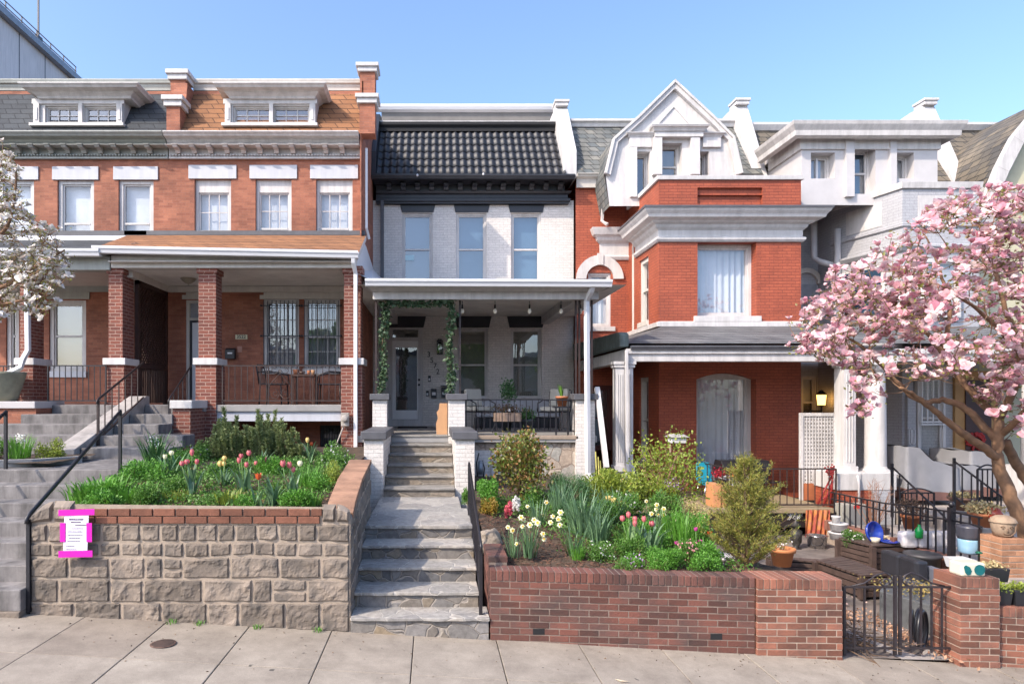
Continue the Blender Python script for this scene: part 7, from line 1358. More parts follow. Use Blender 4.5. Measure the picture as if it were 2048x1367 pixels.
# ================================================================ yard at right
M_path=mat('pale_concrete_path',(.38,.34,.31),.85,.2,2,.3,40)
q=MB(); q.quad((3.9,6.95,-.24),(7.35,6.95,-.3),(7.35,13.2,-.2),(3.0,13.2,-.2)); q.quad((4.05,6.93,-.235),(4.3,6.93,-.235),(4.3,8,-.232),(4.05,8,-.232)); q.build('yard_floor',mat('dusty_concrete_yard',(.20,.165,.145),.9,.3,2.5,.3,30),kind='structure')
q=MB(); q.add([(4.85,6.93,-.25),(5.35,6.93,-.27),(5.3,8,-.25),(4.95,9.6,-.22),(4.4,11,-.19),(3.8,11.2,-.19),(4.3,9.3,-.22),(4.75,8,-.24)],[(0,1,2,3,4,5,6,7)]); q.add([(a,b,c-.06) for a,b,c in[(4.85,6.93,-.2),(5.35,6.93,-.2),(5.3,8,-.2)]],[(0,1,2)]); q.build('path',M_path,kind='structure')
q=MB(); q.hexa([(3.75,8.0,-.25),(3.95,7.9,-.25),(4.75,10.6,-.25),(4.5,10.8,-.25),(3.75,8.0,.12),(3.95,7.9,.12),(4.75,10.6,.0),(4.5,10.8,.0)]); q.build('white_kerb',M_whiteold,None,label='white painted concrete kerb behind the conifer',cat='kerb',loc=(4.2,9,-.2),bevel=.01)
q=MB(); q.box(7.36,16,8.6,12.4,-.4,.12); q.build('yard_floor',M_pflo,kind='structure')
M_dslat=slatm('dark_slat_wood',(.075,.05,.042),.07,2,.35,.5,.3)
M_dwood=mat('dark_stained_wood',(.085,.055,.045),.5,.2,8,.2,60)
def slatbox(name,lab,cat,P,z0,z1,top=True,topm=None):
    # P: four ground corners (ccw from front-left)
    cx=sum(p[0] for p in P)/4; cy=sum(p[1] for p in P)/4; t=thing(name,lab,cat,(cx,cy,z0)); V=[Vector(p) for p in P]; n=int((z1-z0-.04)/.075); s=MB()
    for k in range(n):
        a=z0+.02+k*(z1-z0-.06)/n; b=a+(z1-z0-.06)/n-.014
        ins=[(v+(Vector((cx,cy))-v).normalized()*.012) for v in V]; s.hexa([(v.x,v.y,a) for v in ins]+[(v.x,v.y,b) for v in ins])
    s.build('slats',M_dwood,t,bevel=.003)
    for v in V: c=MB(); c.box(v.x-.035,v.x+.035,v.y-.035,v.y+.035,z0,z1-.03); c.build('leg',M_dwood,t)
    d=MB(); ins=[(v+(Vector((cx,cy))-v).normalized()*.05) for v in V]; d.hexa([(v.x,v.y,z0) for v in ins]+[(v.x,v.y,z1-.05) for v in ins]); d.build('liner',M_dark,t)
    if top:
        s=MB(); m=9; 
        for k in range(m): f0,f1=k/m+.008,(k+1)/m-.008; a0=V[0].lerp(V[3],f0);b0=V[1].lerp(V[2],f0);a1=V[0].lerp(V[3],f1);b1=V[1].lerp(V[2],f1); s.hexa([(p.x,p.y,z1-.03) for p in(a0,b0,b1,a1)]+[(p.x,p.y,z1) for p in(a0,b0,b1,a1)])
        s.build('top',topm or M_dwood,t,bevel=.003)
    return t
slatbox('slatted_table','dark slatted garden table holding the blue bowl and small plants','table',[(6.57,10.0),(7.2,10.12),(7.22,10.9),(6.42,10.6)],-.2,.256)
slatbox('slatted_bench','long low dark slatted bench behind the garden gate','bench',[(5.70,8.9),(6.12,8.95),(6.1,10.0),(5.58,9.75)],-.22,.1)
slatbox('slatted_edging','low dark wooden edging planks behind the orange pot','planter',[(5.2,10.3),(6.2,9.95),(6.25,10.1),(5.25,10.45)],-.2,.0)
# items on the slatted table
t=thing('blue_bowl','shiny cobalt blue bowl standing on its rim on the slatted table','bowl',(6.98,10.3,.256)); M_blue=mat('cobalt_glaze',(.02,.05,.33),.12,.15,6,spec=.8); q=MB(); c=Vector(pxp(1746,1064,10.3)); ax=Vector((.35,-1,.25)).normalized(); u=ax.cross(Vector((0,0,1))).normalized(); v=u.cross(ax); pr=[(.0,.0),(.08,.005),(.15,.05),(.17,.1),(.16,.1),(.14,.06),(.07,.02),(0,.015)]; vs=[]
for r,h in pr:
    for k in range(24): a=k*6.283/24; p=c-ax*.06+(u*math.cos(a)+v*math.sin(a))*r+ax*h; vs.append(tuple(p))
q.add(vs,[(i*24+j,i*24+(j+1)%24,(i+1)*24+(j+1)%24,(i+1)*24+j) for i in range(len(pr)-1) for j in range(24)],0,True); q.build('bowl',M_blue,t,fixn=False); q=MB(); q.lathe([(.03,0),(.1,.01),(.13,.03),(.12,.03),(.09,.015),(0,.012)],(6.93,10.16,.257),20); q.build('saucer',M_blue,t)
q=MB(); q.lathe([(.05,0),(.07,.07),(.06,.07),(0,.03)],(6.74,10.2,.257),14); q.build('small_bowl',mat('cream_stoneware',(.55,.5,.4),.5,.1),None,label='small cream bowl left of the blue bowl on the slatted table',cat='bowl',loc=(6.74,10.2,.257))
q=MB(); q.box(7.0,7.1,10.18,10.26,.258,.33); q.build('brown_block',M_ebrick,None,label='small rough brown block in front of the blue bowl',cat='block',loc=(7.05,10.2,.26),bevel=.01)
q=MB(); 
for _ in range(90): q.ell((rnd.uniform(6.95,7.2),rnd.uniform(10.2,10.8),.265),rnd.uniform(.012,.03),rnd.uniform(.012,.03),.012,6,4)
q.build('pebbles',isl('mixed_pebble',[(.5,.4,.3),(.3,.2,.12),(.6,.45,.2),(.55,.5,.48)],.7),None,label='scatter of shells and pebbles on the right of the slatted table',cat='pebbles',loc=(7.1,10.5,.26),kind='stuff')
shrub('potted_flowers','white flowering plant at the left end of the slatted table','flowers',1680,1724,1060,1090,10.5,.18,G1,1400,.025,flowers=(M_whp,40,.02))
# buckets, cabinet, cloth, orange pot
for i,(px,py,r,h) in enumerate(((1677,1078,.15,.13),(1677,1060,.145,.13),(1672,1045,.07,.12))):
    c=pxp(px,py,11.6); q=MB(); q.lathe([(r*.85,0),(r*.97,h*.8),(r*1.05,h*.85),(r*1.05,h),(r*.9,h),(0,h*.95)],c,18); q.build('white_bucket',M_whiteold,None,label=('lower white tub beside the electric cabinet','upper white tub stacked beside the electric cabinet','small white cup on top of the stacked tubs')[i],cat='bucket',loc=c)
t=thing('electric_cabinet','pale grey electric cabinet with a red label beside the porch pedestal','cabinet',pxp(1709,1062,12.7)); q=MB(); D=12.7; q.box(X(1684,D),X(1733,D),12.7,12.95,Z(1064,D),Z(1008,D)); q.build('body',mat('pale_grey_cabinet',(.34,.33,.29),.5,.06),t,bevel=.01); q=MB(); q.box(X(1697,D),X(1731,D),12.69,12.699,Z(1060,D),Z(1011,D)); q.build('door',mat('mid_grey_door',(.22,.22,.22),.5,.05),t,bevel=.004); q=MB(); q.box(X(1707,D),X(1718,D),12.683,12.689,Z(1016,D),Z(1010,D)); q.build('red_label',mat('red_label',(.5,.02,.02),.5,.02),t)
q=MB(); q.tube([(X(1720,12.9),12.93,Z(1008,12.9)),(X(1720,12.9),12.93,Z(965,12.9)),(X(1717,12.9),12.93,Z(950,12.9))],.022,8); q.build('conduit',M_dgrey,t)
t=thing('hanging_cloth','red and orange tie dyed cloth hanging over the deck edge','cloth',pxp(1636,1020,12.78)); q=MB(); D=12.78; n=24; vs=[]
for j in range(9):
    for i in range(n+1): x=X(1611-j*.4,D)+(X(1660-j*.6,D)-X(1611-j*.4,D))*i/n; vs.append((x,D-.01-.02*math.sin(i*1.3+j*.2)-.01*j*.2,Z(1019+j*6.2,D)+(.0 if j else .0)+(rnd.gauss(0,.008) if j==8 else 0)))
q.add(vs,[(j*(n+1)+i,j*(n+1)+i+1,(j+1)*(n+1)+i+1,(j+1)*(n+1)+i) for j in range(8) for i in range(n)],0,True)
m,tt,b=newmat('tie_dye'); mp=nd(tt,'ShaderNodeMapping'); mp.inputs['Scale'].default_value=(14,1,5); g=tt.nodes.new('ShaderNodeNewGeometry'); tt.links.new(g.outputs['Position'],mp.inputs[0]); r=tt.nodes.new('ShaderNodeValToRGB'); tt.links.new(noise(tt,1,4,.6,mp.outputs[0]),r.inputs[0]); e=r.color_ramp.elements; e.new(.5); e.new(.6); cs=[(.26,.045,.045),(.36,.08,.045),(.5,.2,.05),(.38,.12,.11)]
for i,(p_,c_) in enumerate(zip((.3,.45,.55,.7),cs)): e[i].position=p_; e[i].color=(*c_,1)
tt.links.new(r.outputs[0],b.inputs['Base Color']); b.inputs['Roughness'].default_value=.9; q.build('cloth',m,t,fixn=False)
q=MB(); 
for i in range(30): x=X(1609+i*1.6,D); q.bar((x,D-.03,Z(1068,D)),(x+rnd.gauss(0,.01),D-.03,Z(1073,D)),.006)
q.build('fringe',mat('dark_fringe',(.25,.05,.06),.9,.1),t)
t=thing('silver_bucket','shiny crumpled silver bucket under the tie dyed cloth','bucket',pxp(1634,1108,12.0)); q=MB(); q.lathe([(.13,0),(.17,.3),(.18,.31),(.16,.31),(0,.2)],pxp(1634,1104,12.0),24); q.build('body',mat('galvanized_metal',(.6,.6,.62),.25,.15,9,.8,14,met=1),t); q=MB(); q.tube([pxp(1618,1075,11.9),pxp(1625,1090,11.7),pxp(1643,1090,11.7),pxp(1650,1075,11.9)],.008,6); q.build('handle',M_iron,t)
potted('large orange clay pot with dead stems behind the conifer',pxp(1564,1130,9.9),.175,.26,mat('bright_terracotta',(.5,.19,.07),.7,.1,4),isl('dead_stem',[(.3,.2,.1),(.2,.12,.06)],.9),26,.12,.006)
q=MB(); 
for _ in range(9): c=pxp(1564+rnd.gauss(0,9),1092+rnd.gauss(0,5),9.9); q.ell(c,.012,.012,.018,6,4)
q.build('white_buds',M_whp,None,label='tiny white mushroom like buds above the orange pot',cat='buds',loc=pxp(1564,1092,9.9))
t=thing('iron_figure','dark wrought iron lantern figure standing in shade left of the cloth','ornament',pxp(1592,1110,11.9)); q=MB()
q.lathe([(.1,0),(.11,.1),(.04,.14),(.09,.22),(.1,.42),(.03,.48),(.11,.52),(.02,.6),(.01,.75)],pxp(1592,1108,11.9),10); q.tube(spiral((X(1575,11.9),Z(1060,11.9)),.14,.6,0,D=11.9),.014,6); q.build('body',mat('dark_mottled_iron',(.05,.045,.04),.5,.5,20),t)
# bare shrub
t=thing('bare_shrub','leafless pinkish brown shrub beside the electric cabinet','shrub',pxp(1748,1062,12.2)); q=MB()
for i in range(26):
    b=Vector(pxp(1748+rnd.gauss(0,3),1062,12.2)); e=b+Vector((rnd.gauss(0,.16),rnd.gauss(0,.15),rnd.uniform(.45,.95))); m_=b.lerp(e,.5)+Vector((rnd.gauss(0,.03),0,0)); q.tube([b,m_,e],[.009,.006,.002],4)
    for _ in range(12): p=m_.lerp(e,rnd.random()); q.tube([p,p+Vector((rnd.gauss(0,.05),rnd.gauss(0,.04),rnd.uniform(.01,.1)))],[.003,.001],3)
q.build('branches',M_ptwig,t)
q=MB(); q.lathe([(.14,0),(.17,.2),(.15,.2),(0,.16)],pxp(1757,1078,11.6),16); q.build('brown_pot',MATS['dark_wood_table'],None,label='dark brown tub at the foot of the bare shrub',cat='pot',loc=pxp(1757,1078,11.6))
# brick edging and fence of the grey yard (runs away from the street)
t=thing('brick_edging_wall','low wall of upright bricks under the iron yard fence','wall',(7.36,9.5,-.2)); q=MB(); c=MB(); y=8.95
while y<12.4: c.box(7.28,7.46,y+.005,y+.085,.02,.2); y+=.09
c.build('bricks',M_wb2,t,bevel=.006); q.box(7.3,7.44,8.95,12.4,-.3,.1); q.build('base',M_mo3,t)
t=thing('yard_fence','black iron fence with ball topped post standing on the brick edging','fence',(7.4,9.5,.2)); zt=lambda y:float(np.interp(y,[9.0,9.5,11.0,12.4],[.84,.84,.74,.72]))
for z_,off in((0,'top'),(-.12,'mid')):
    q=MB(); ys=[9.0,9.5,10.2,11.0,11.8,12.4]
    for a,b in zip(ys[:-1],ys[1:]): q.bar((7.38,a,zt(a)+z_),(7.38,b,zt(b)+z_),.022)
    q.build('rail',M_iron,t)
for i in range(22): y=9.05+i*.155; q=MB(); q.bar((7.38,y,.2),(7.38,y,zt(y)),.018); q.build('picket',M_iron,t)
q=MB(); q.box(7.35,7.42,9.5,9.57,.2,.9); q.ell((7.385,9.535,.94),.04,.04,.045,12,8); q.build('post',M_iron,t)
rail('steep handrail of the grey porch steps left of the clay pots',8.15,[(10.65,.55),(11.9,1.25)],5,.7,[(10.66,-.1,.55),(11.88,.35,1.3)],M_iron,.018)
rail('handrail of the grey porch steps nearest the magnolia trunk',9.25,[(10.7,.75),(11.9,1.35)],5,.7,[(10.7,-.1,.75),(11.88,.35,1.4)],M_iron,.018)
t=flatrail('arched_railing','arched black railing panel in front of the covered furniture',11.95,1800,1868,985,1048,6,M_iron); q=MB(); q.tube([(X(1800+a*68,11.95),11.95,Z(985-9*math.sin(a*math.pi),11.95)) for a in[i/8 for i in range(9)]],.012,6); q.build('arch',M_iron,t)
t=flatrail('arched_railing','arched black railing panel left of the magnolia trunk',11.0,1955,1995,938,1040,4,M_iron); q=MB(); q.tube([(X(1955+a*40,11.0),11.0,Z(938-9*math.sin(a*math.pi),11.0)) for a in[i/8 for i in range(9)]],.014,6); q.build('arch',M_iron,t)
# covered furniture
M_tarp=mat('grey_fabric_cover',(.25,.25,.265),.8,.1,2,.15,8); M_tarpb=mat('brown_cover_band',(.16,.08,.065),.8,.1)
def covered(lab,x0,x1,y0,y1,prof,zf,band):
    # prof: heights along x ; draped cloth with folds, brown band at the hem
    t=thing('covered_furniture',lab,'furniture cover',((x0+x1)/2,(y0+y1)/2,zf),'grey covered furniture on the right porch'); 
    for nm,m,k0,k1 in(('cover',M_tarp,band,1),('cover_band',M_tarpb,0,band)):
        q=MB(); n=40; vs=[]; ring=[]; P=[(x0,y0),(x1,y0),(x1,y1),(x0,y1)]
        for s in range(4):
            a,b=P[s],P[(s+1)%4]
            for i in range(n//4*2): f=i/(n//4*2); ring.append((a[0]+(b[0]-a[0])*f,a[1]+(b[1]-a[1])*f))
        H=lambda x,y:zf+.12+(float(np.interp((x-x0)/(x1-x0),[0,.25,.5,.75,1],prof))-.12)
        K=len(ring); L=7; cx,cy=(x0+x1)/2,(y0+y1)/2
        for j in range(L+1):
            f=k0+(k1-k0)*j/L
            for i,(x,y) in enumerate(ring):
                fl=1+.045*(1-f)*math.sin(i*.9+1.3*math.sin(i*.31))+.07*(1-f); xx=cx+(x-cx)*fl; yy=cy+(y-cy)*fl; zz=zf+.1; zz=zz+(H(x,y)-zz)*f; vs.append((xx,yy,zz+.015*math.sin(i*.6)*f))
        q.add(vs,[(j*K+i,j*K+(i+1)%K,(j+1)*K+(i+1)%K,(j+1)*K+i) for j in range(L) for i in range(K)],0,True)
        if k1==1:
            M2=10; b=len(q.v); g=[]
            for j in range(M2+1):
                for i in range(M2+1): x=x0+(x1-x0)*i/M2; y=y0+(y1-y0)*j/M2; g.append((x,y,H(x,y)+.02+mnoise.noise(Vector((x*3,y*3,1)))*.05*math.sin(math.pi*i/M2)*math.sin(math.pi*j/M2)))
            q.add(g,[(j*(M2+1)+i,j*(M2+1)+i+1,(j+1)*(M2+1)+i+1,(j+1)*(M2+1)+i) for j in range(M2) for i in range(M2)],0,True)
        q.build(nm,m,t,fixn=False)
    for a,b in((x0+.1,y0+.05),(x1-.1,y0+.05)): q=MB(); q.box(a-.025,a+.025,b-.025,b+.025,zf,zf+.14); q.build('leg',M_black,t)
covered('nearest grey covered chair beside the round white column',X(1800,13.4),X(1903,13.4),13.2,14.3,[1.15,1.12,.88,.8,.74],.352,.22)
covered('low grey covered table in the middle of the right porch',X(1893,13.9),X(1948,13.9),13.7,14.6,[.74,.75,.74,.73,.70],.352,.22)
covered('grey covered chair behind the magnolia trunk',X(1930,13.9),X(2030,13.9),13.75,14.9,[1.02,1.0,.85,.7,.62],.352,.22)
potted('shallow brown bowl of yellowish succulents on the grey porch edge',pxp(1925,1019,12.3),.22,.24,mat('brown_bowl',(.17,.09,.06),.5,.1),isl('yellow_succulent',[(.4,.3,.12),(.45,.38,.2),(.3,.18,.08)],.7),500,.1,.02,spiky=False,size=.05,spread=.22)
potted('terracotta pot of pale leaves above the stone face pot',pxp(1968,1052,10.6),.2,.22,M_ter,MATS['yellow_succulent'],700,.2,.02,spiky=False,size=.06,spread=.27)
q=MB(); q.ell(pxp(1990,1028,10.4),.1,.1,.11,14,9); q.build('red_glass_ball',mat('red_glazed_ball',(.4,.06,.03),.25,.2),None,label='mottled red ball among the pale potted leaves',cat='ornament',loc=pxp(1990,1028,10.4))
potted('terracotta pot with dark vine hanging inside the iron fence',pxp(1822,1056,10.7),.14,.22,M_ter,isl('dark_vine',[(.07,.04,.03),(.12,.07,.04)],.8),700,.35,.02,spiky=False,size=.035,spread=.22)
for i,(px,w_) in enumerate(((1815,.2),(1845,.2),(1872,.24),(1897,.2))):
    c=pxp(px,1092,10.1); q=MB(); q.obox((c[0],c[1],c[2]+.11),w_*1.1,.18,.24,rz=.1*i); q.build('white_bag',mat('white_plastic_bag',(.58,.55,.56),.6,.15,8,.9,9),None,label=('white plastic bag nearest the slatted table','second white bag behind the fence, beside the green bottle','widest white bag behind the fence pickets','white bag right before the ball topped post')[i],cat='bag',group='white bags behind the fence',loc=c,bevel=.04)
q=MB(); q.lathe([(.05,0),(.055,.12),(.02,.17),(.018,.2),(0,.2)],pxp(1838,1075,9.95),12); q.build('green_bottle',mat('green_plastic',(.01,.3,.06),.2,.1),None,label='small green plastic bottle in front of the white bags',cat='bottle',loc=pxp(1838,1075,9.95))
t=thing('water_jug','large clear blue water jug with dark upper half beside the brick pillar','jug',pxp(1938,1106,9.2)); c=pxp(1938,1106,9.2); q=MB(); q.lathe([(.1,0),(.125,.03),(.13,.18),(.125,.2)],c,20); q.build('jug_base',mat('pale_blue_plastic',(.25,.42,.55),.15,.1,5),t); q=MB(); q.lathe([(.125,.2),(.14,.24),(.15,.36),(.15,.38),(.04,.4),(0,.4)],c,20); q.build('jug_top',mat('dark_grey_lid',(.06,.06,.075),.3,.1),t)
# brick pillar with face pot
t=thing('brick_pillar','short tan red brick pillar carrying the stone face pot','pillar',(7.55,8.9,-.2)); q=MB(); c=MB()
zz=-.15; r=0
while zz<.6:
    for (xa,xb_,ya,yb2) in ((7.39,7.58,8.7,8.88),(7.585,7.69,8.7,8.88),(7.39,7.5,8.885,9.08),(7.505,7.69,8.885,9.08)) if r%2 else ((7.39,7.49,8.7,8.88),(7.495,7.69,8.7,8.88),(7.39,7.6,8.885,9.08),(7.605,7.69,8.885,9.08)): q.box(xa,xb_,ya,yb2,zz+.004,zz+.07)
    zz+=.078; r+=1
q.build('bricks',mat('tan_red_brick',(.40,.2,.11),.85,.2,6,.5,50,isl=.2),t,bevel=.005); c.box(7.395,7.685,8.705,9.075,-.25,zz-.01); c.build('mortar',M_mo3,t)  # one even tan red brick colour on all faces
c=(7.56,8.88,zz); t=thing('face_pot','carved tan stone pot with a face and a domed lid on the brick pillar','pot',c); M_sand=mat('tan_carved_stone',(.36,.26,.18),.85,.2,8,.4,50); q=MB(); q.lathe([(.105,0),(.125,.08),(.14,.17),(.14,.18)],c,24); q.build('pot',M_sand,t); q=MB(); q.lathe([(.15,.175),(.152,.19),(.13,.23),(.08,.262),(0,.275)],c,24); q.build('lid',M_sand,t); q=MB(); f=c[1]-.13
def cp(a,z,rr=.137): th=-1.57-.25+a; return (c[0]+rr*math.cos(th),c[1]+rr*math.sin(th),c[2]+z)
for s_ in(-.45,.25): q.tube([cp(s_-.16,.125),cp(s_,.145),cp(s_+.16,.125)],.006,5); q.ell(cp(s_,.115),.012,.012,.008,8,5)
q.tube([cp(-.1,.12),cp(-.12,.08,.142),cp(-.02,.07,.142)],.008,5); q.tube([cp(-.4,.05,.13),cp(-.1,.038,.13),cp(.25,.05,.13)],.007,5); q.tube([cp(.75,.15,.14),cp(.62,.06,.14),cp(.2,.015,.128),cp(-.4,.012,.125)],.008,5); q.build('carved_face',mat('dark_carving',(.2,.13,.085),.9,.1),t)
# things on and near the gate pier
t=thing('ceramic_planter','cream ceramic planter with teal ovals on top of the right brick pier','planter',(5.62,6.93,.62)); x0,x1=X(1919,6.9),X(1967,6.9); z0=.612; q=MB(); q.box(x0,x1,6.87,7.05,z0,z0+.14); q.build('planter_body',mat('cream_glaze',(.62,.60,.48),.3,.05),t,bevel=.02); M_tl=mat('teal_glaze',(.01,.13,.14),.25,.2,10)
q=MB(); q.tube([(x1-.065,6.866,z0+.07),(x1-.065,6.872,z0+.07)],.055,20,sm=False); q.build('teal_oval',M_tl,t); q=MB(); q.py([(x0+.02,z0+.10),(x0+.04,z0+.12),(x0+.08,z0+.1),(x0+.1,z0+.06),(x0+.085,z0+.025),(x0+.06,z0+.015),(x0+.035,z0+.04)],6.864,6.872); q.build('teal_patch',M_tl,t)
q=MB(); q.lathe([(.006,0),(.006,.03),(.03,.035),(.035,.045),(.02,.055),(0,.055)],(X(1958,7.3),7.3,.72),12); q.build('glass_ornament',mat('green_glass',(.01,.1,.05),.1,.1),None,label='small dark green glass knob behind the ceramic planter',cat='knob',loc=(X(1958,7.3),7.3,.72))
for i,(a,b,yt_,yb_,d) in enumerate(((1968,2020,1137,1164,7.15),(1996,2026,1180,1213,6.95),(2029,2075,1180,1216,6.95))):
    x0,x1,z0,z1=X(a,d),X(b,d),Z(yb_,d),Z(yt_,d); cx=(x0+x1)/2; t=thing('planter_box',('long black planter box behind the ceramic planter','left black plastic pot on the low brick wall','right black plastic pot on the low brick wall')[i],'planter',(cx,d,z0)); q=MB(); k=.02; q.hexa([(x0+k,d,z0),(x1-k,d,z0),(x1-k,d+.16,z0),(x0+k,d+.16,z0),(x0,d-.01,z1),(x1,d-.01,z1),(x1,d+.18,z1),(x0,d+.18,z1)]); q.build('box',mat('black_plastic',(.02,.021,.026),.4,.1),t,bevel=.006); q=MB(); n=260; cloud(q,rng.normal(size=(n,3))*np.array([(x1-x0)*.24,.05,.02])+np.array([cx,d+.08,z1+.02]),.03,LEAF); q.build('plants',[MATS['yellow_succulent'],G3,G3][i],t,fixn=False)
# cushion backs, stone benches, troughs behind the gate
M_vin=mat('worn_black_vinyl',(.03,.03,.036),.35,.2,4,.2,20)
t=thing('padded_bench','worn black padded seat back standing behind the gate','seat',(6.25,8.8,.0)); 
for a,b in((8.5,8.83),(8.84,9.2)): q=MB(); q.box(6.14,6.3,a,b,.06,.38); q.build('cushion',M_vin,t,bevel=.035)
q=MB(); q.box(6.33,6.42,8.45,8.62,.0,.3); q.build('arm',mat('blue_grey_metal',(.12,.13,.16),.4,.1),t,bevel=.02); q=MB(); q.bar((6.22,8.55,-.2),(6.22,8.55,.06),.03); q.bar((6.22,9.1,-.2),(6.22,9.1,.06),.03); q.build('leg',M_iron,t)
M_slab=mat('light_stone_slab',(.42,.37,.3),.85,.15,4,.3,40); t=thing('stone_bench','pale stone slab bench on short legs beside the black seat','bench',(6.75,8.6,-.2)); q=MB(); q.box(6.5,7.25,8.35,8.75,.1,.17); q.build('seat',M_slab,t,bevel=.01)
for a in(6.6,6.95,7.15): q=MB(); q.box(a-.04,a+.04,8.42,8.7,-.22,.1); q.build('leg',M_slab,t,bevel=.01)
q=MB(); q.hexa([(6.98,8.9,.17),(7.2,8.9,.17),(7.2,9.1,.17),(6.98,9.1,.17),(6.95,8.88,.3),(7.22,8.88,.3),(7.22,9.12,.3),(6.95,9.12,.3)]); q.build('white_tray',M_vinyl,None,label='white plastic tray between the stone bench and brick edging',cat='tray',loc=(7.08,9,.17))
q=MB(); q.lathe([(.2,0),(.21,.15),(.23,.16),(.235,.2),(.2,.21),(0,.2)],(6.95,9.5,.05),24); q.lathe([(.19,-.25),(.2,0)],(6.95,9.5,.05),24); q.build('dark_tub',mat('charcoal_plastic',(.05,.047,.05),.5,.1),None,label='round charcoal tub with grey rim in front of the slatted table',cat='tub',loc=(6.95,9.5,-.2))
t=thing('stone_trough','long dark grey concrete trough planter just behind the gate','planter',(5.7,7.9,-.26)); q=MB(); M_dst=mat('dark_grey_concrete',(.10,.105,.11),.8,.25,5,.4,40); q.hexa([(5.4,8.1,-.27),(5.72,7.6,-.28),(6.4,8.2,-.26),(6.0,8.75,-.26),(5.4,8.1,.13),(5.72,7.6,.08),(6.4,8.2,.10),(6.0,8.75,.14)]); q.build('trough',M_dst,t,bevel=.02); q=MB(); cloud(q,rng.normal(size=(500,3))*np.array([.2,.22,.02])+np.array([5.9,8.15,.14]),.04,LEAF); q.build('plants',isl('ochre_moss',[(.25,.2,.04),(.3,.2,.08),(.14,.14,.04)],.8),t,fixn=False)
t=thing('hose_reel','black hose reel rings leaning behind the right gate post','hose reel',(5.42,7.35,-.25))
for k,(y,r) in enumerate(((7.25,.2),(7.33,.2),(7.5,.13))): q=MB(); q.tube([(5.30+.03*k+.12*math.cos(a)*r/.2,y+.1*math.cos(a),-.06+r*math.sin(a)) for a in[i*6.283/24 for i in range(25)]],.02,8,cap=False); q.build('hoop',M_vin,t)
q=MB(); C=np.concatenate([rng.normal(size=(500,3))*np.array([.12,.35,.01])+np.array([5.35,7.7,-.24]),rng.normal(size=(350,3))*np.array([.14,.25,.03])+np.array([4.98,8.4,-.2])]); cloud(q,C,rng.uniform(.025,.06,len(C)),LEAF); q.build('fallen_leaves',isl('fallen_leaf',[(.35,.18,.1),(.48,.3,.2),(.2,.09,.05)],.8),kind='stuff',fixn=False)
q=MB()
for _ in range(90): a=Vector((rnd.uniform(4.15,4.7),rnd.uniform(7.1,8.6),-.2+rnd.random()*.12)); q.tube([a,a+Vector((rnd.uniform(-.1,.35),rnd.gauss(0,.15),rnd.gauss(0,.06))),a+Vector((rnd.uniform(.1,.5),rnd.gauss(0,.25),rnd.gauss(0,.08)))],[.006,.005,.002],4)
q.build('twig_heap',M_twig,None,label='heap of dead twigs behind the left leaf of the gate',cat='twigs',loc=(4.4,7.8,-.2),kind='stuff')
# ================================================================ garden gate
g=thing('garden_gate','black iron double garden gate with scrolled tops between brick piers','gate',(4.8,6.97,-.26)); Dg=6.97
M_gate=mat('dull_black_gate_iron',(.035,.028,.032),.45,.25,14,.25,80)
def leaf_(px0,px1,flip,tilt):
    x0,x1=X(px0,Dg),X(px1,Dg); zt,zb=Z(1173,Dg),Z(1295,Dg); l=MB(); l.box(x0,x1,Dg-.01,Dg+.01,zt-.01,zt+.01); l.box(x0,x1,Dg-.01,Dg+.01,zb-.01,zb+.01)
    for x in(x0,x1): l.box(x-.013,x+.013,Dg-.013,Dg+.013,zb-.07,zt+.12 if (x==x1)!=flip else zt+.01)
    lf_=l.build('gate_leaf',M_gate,g)
    for i in range(1,5): x=x0+(x1-x0)*i/5; q=MB(); q.box(x-.008,x+.008,Dg-.008,Dg+.008,zb-.05,zt-.01); q.build('bar',M_gate,lf_)
    s=-1 if flip else 1; xi=x1 if not flip else x0; q=MB(); w_=x1-x0; q.tube([(xi-s*w_*.85,Dg,zt+.01),(xi-s*w_*.6,Dg,zt+.04),(xi-s*w_*.38,Dg,zt+.12),(xi-s*w_*.2,Dg,zt+.15),(xi-s*.05,Dg,zt+.12),(xi-s*.02,Dg,zt+.06),(xi-s*.06,Dg,zt+.02)],.009,6); q.tube(spiral((xi-s*.1,zt+.055),.052,1.3,0 if s<0 else 3.14,s,D=Dg),.009,6); q.build('scroll',M_gate,lf_)
leaf_(1688,1790,False,0); leaf_(1800,1905,True,0)
q=MB(); x=X(1911,Dg); q.box(x-.02,x+.02,Dg-.02,Dg+.02,-.3,Z(1160,Dg)); q.lathe([(.02,0),(.03,.02),(0,.08)],(x,Dg,Z(1160,Dg)),4,sm=False); q.build('post',M_gate,g)

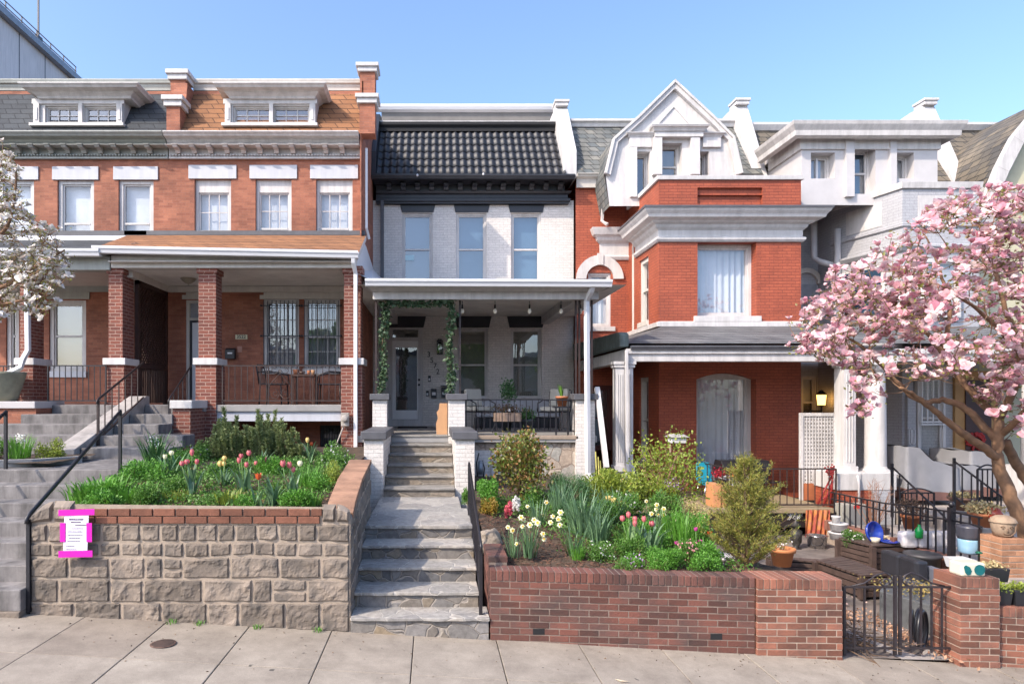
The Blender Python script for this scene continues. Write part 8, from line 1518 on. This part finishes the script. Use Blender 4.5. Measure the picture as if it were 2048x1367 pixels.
# ================================================================ other side of the street: unseen, added for window reflections and to block horizon light
for i,(x0,x1,h,mm) in enumerate(((-16,-6.5,5.6,M_cream),(-6.3,1.5,6.0,M_brickg),(1.7,9,5.4,M_cream),(9.2,17,5.8,M_brickg))):
    t=thing('row_house',('cream','pale grey','second cream','second pale grey')[i]+' row house added across the street, unseen behind the camera','house',((x0+x1)/2,-17,0)); q=MB(); q.box(x0,x1,-27,-17,-1,h); q.build('wall',mm,t); q=MB(); q.box(x0-.1,x1+.1,-27,-16.7,h,h+.4); q.build('roof',M_darkg,t)
    for a in range(3):
        for z in(1.4,4.3): xx=x0+(x1-x0)*(a+.5)/3; q=MB(); q.box(xx-.55,xx+.55,-17,-16.93,z,z+1.9); w_=q.build('window',M_vinyl,t); q=MB(); q.box(xx-.45,xx+.45,-16.93,-16.9,z+.1,z+1.8); q.build('pane',M_glassd,w_)
for i,(x,y,h) in enumerate(((-6,-12.5,7.5),(3.2,-12,8.0),(10.5,-12.8,7))):
    t=thing('street_tree',('left','middle','right')[i]+' leafy street tree added across the street, unseen behind the camera','tree',(x,y,0)); q=MB(); q.tube([(x,y,-.3),(x+.1,y,2.5),(x,y,5)],[.2,.15,.06],8); q.build('trunk',M_bark,t); P=rng.normal(size=(5000,3)); P/=np.linalg.norm(P,axis=1)[:,None]; P*=(rng.random(5000)**.5)[:,None]*(1+.25*np.sin(P[:,:1]*5)); q=MB(); cloud(q,P*np.array([2.3,2.0,2.3])+np.array([x,y,h-2.3]),.28,LEAFW); q.build('crown',G1,t,fixn=False)

q=MB(); C=np.stack([rng.uniform(-5,7,320),6.85-np.abs(rng.normal(size=320))*.5,np.zeros(320)],1); C=C[C[:,1]>5.5]; C[:,2]=GR*C[:,0]+.006; dd=rng.normal(size=C.shape)*np.array([1,1,.08]); cloud(q,C,rng.uniform(.008,.03,len(C)),LEAF,M=dirm(dd)); q.build('pavement_litter',isl('brown_litter',[(.12,.08,.05),(.2,.14,.09),(.06,.05,.04)],.9),kind='stuff',fixn=False)
q=MB(); x=X(1245,6.0); q.tube([(x-.06,6.02,gz(x)+.012),(x-.02,5.99,gz(x)+.01),(x+.06,5.96,gz(x)+.012)],[.002,.009,.002],6); q.build('twig',mat('pale_dry_stick',(.45,.38,.28),.8,.1),None,label='pale dry leaf stalk lying on the sidewalk in front of the dark brick wall',cat='twig',loc=(x,5.99,gz(x)))

q=MB(); C=np.stack([rng.uniform(4.2,7.1,160),rng.uniform(7.1,10,160),np.full(160,-.2)],1); dd=rng.normal(size=C.shape)*np.array([1,1,.08]); cloud(q,C,rng.uniform(.03,.06,160),LEAFW,M=dirm(dd)); q.build('fallen_petals',isl('faded_petal',[(.6,.42,.40),(.45,.3,.24),(.66,.54,.5)],.7),kind='stuff',fixn=False)
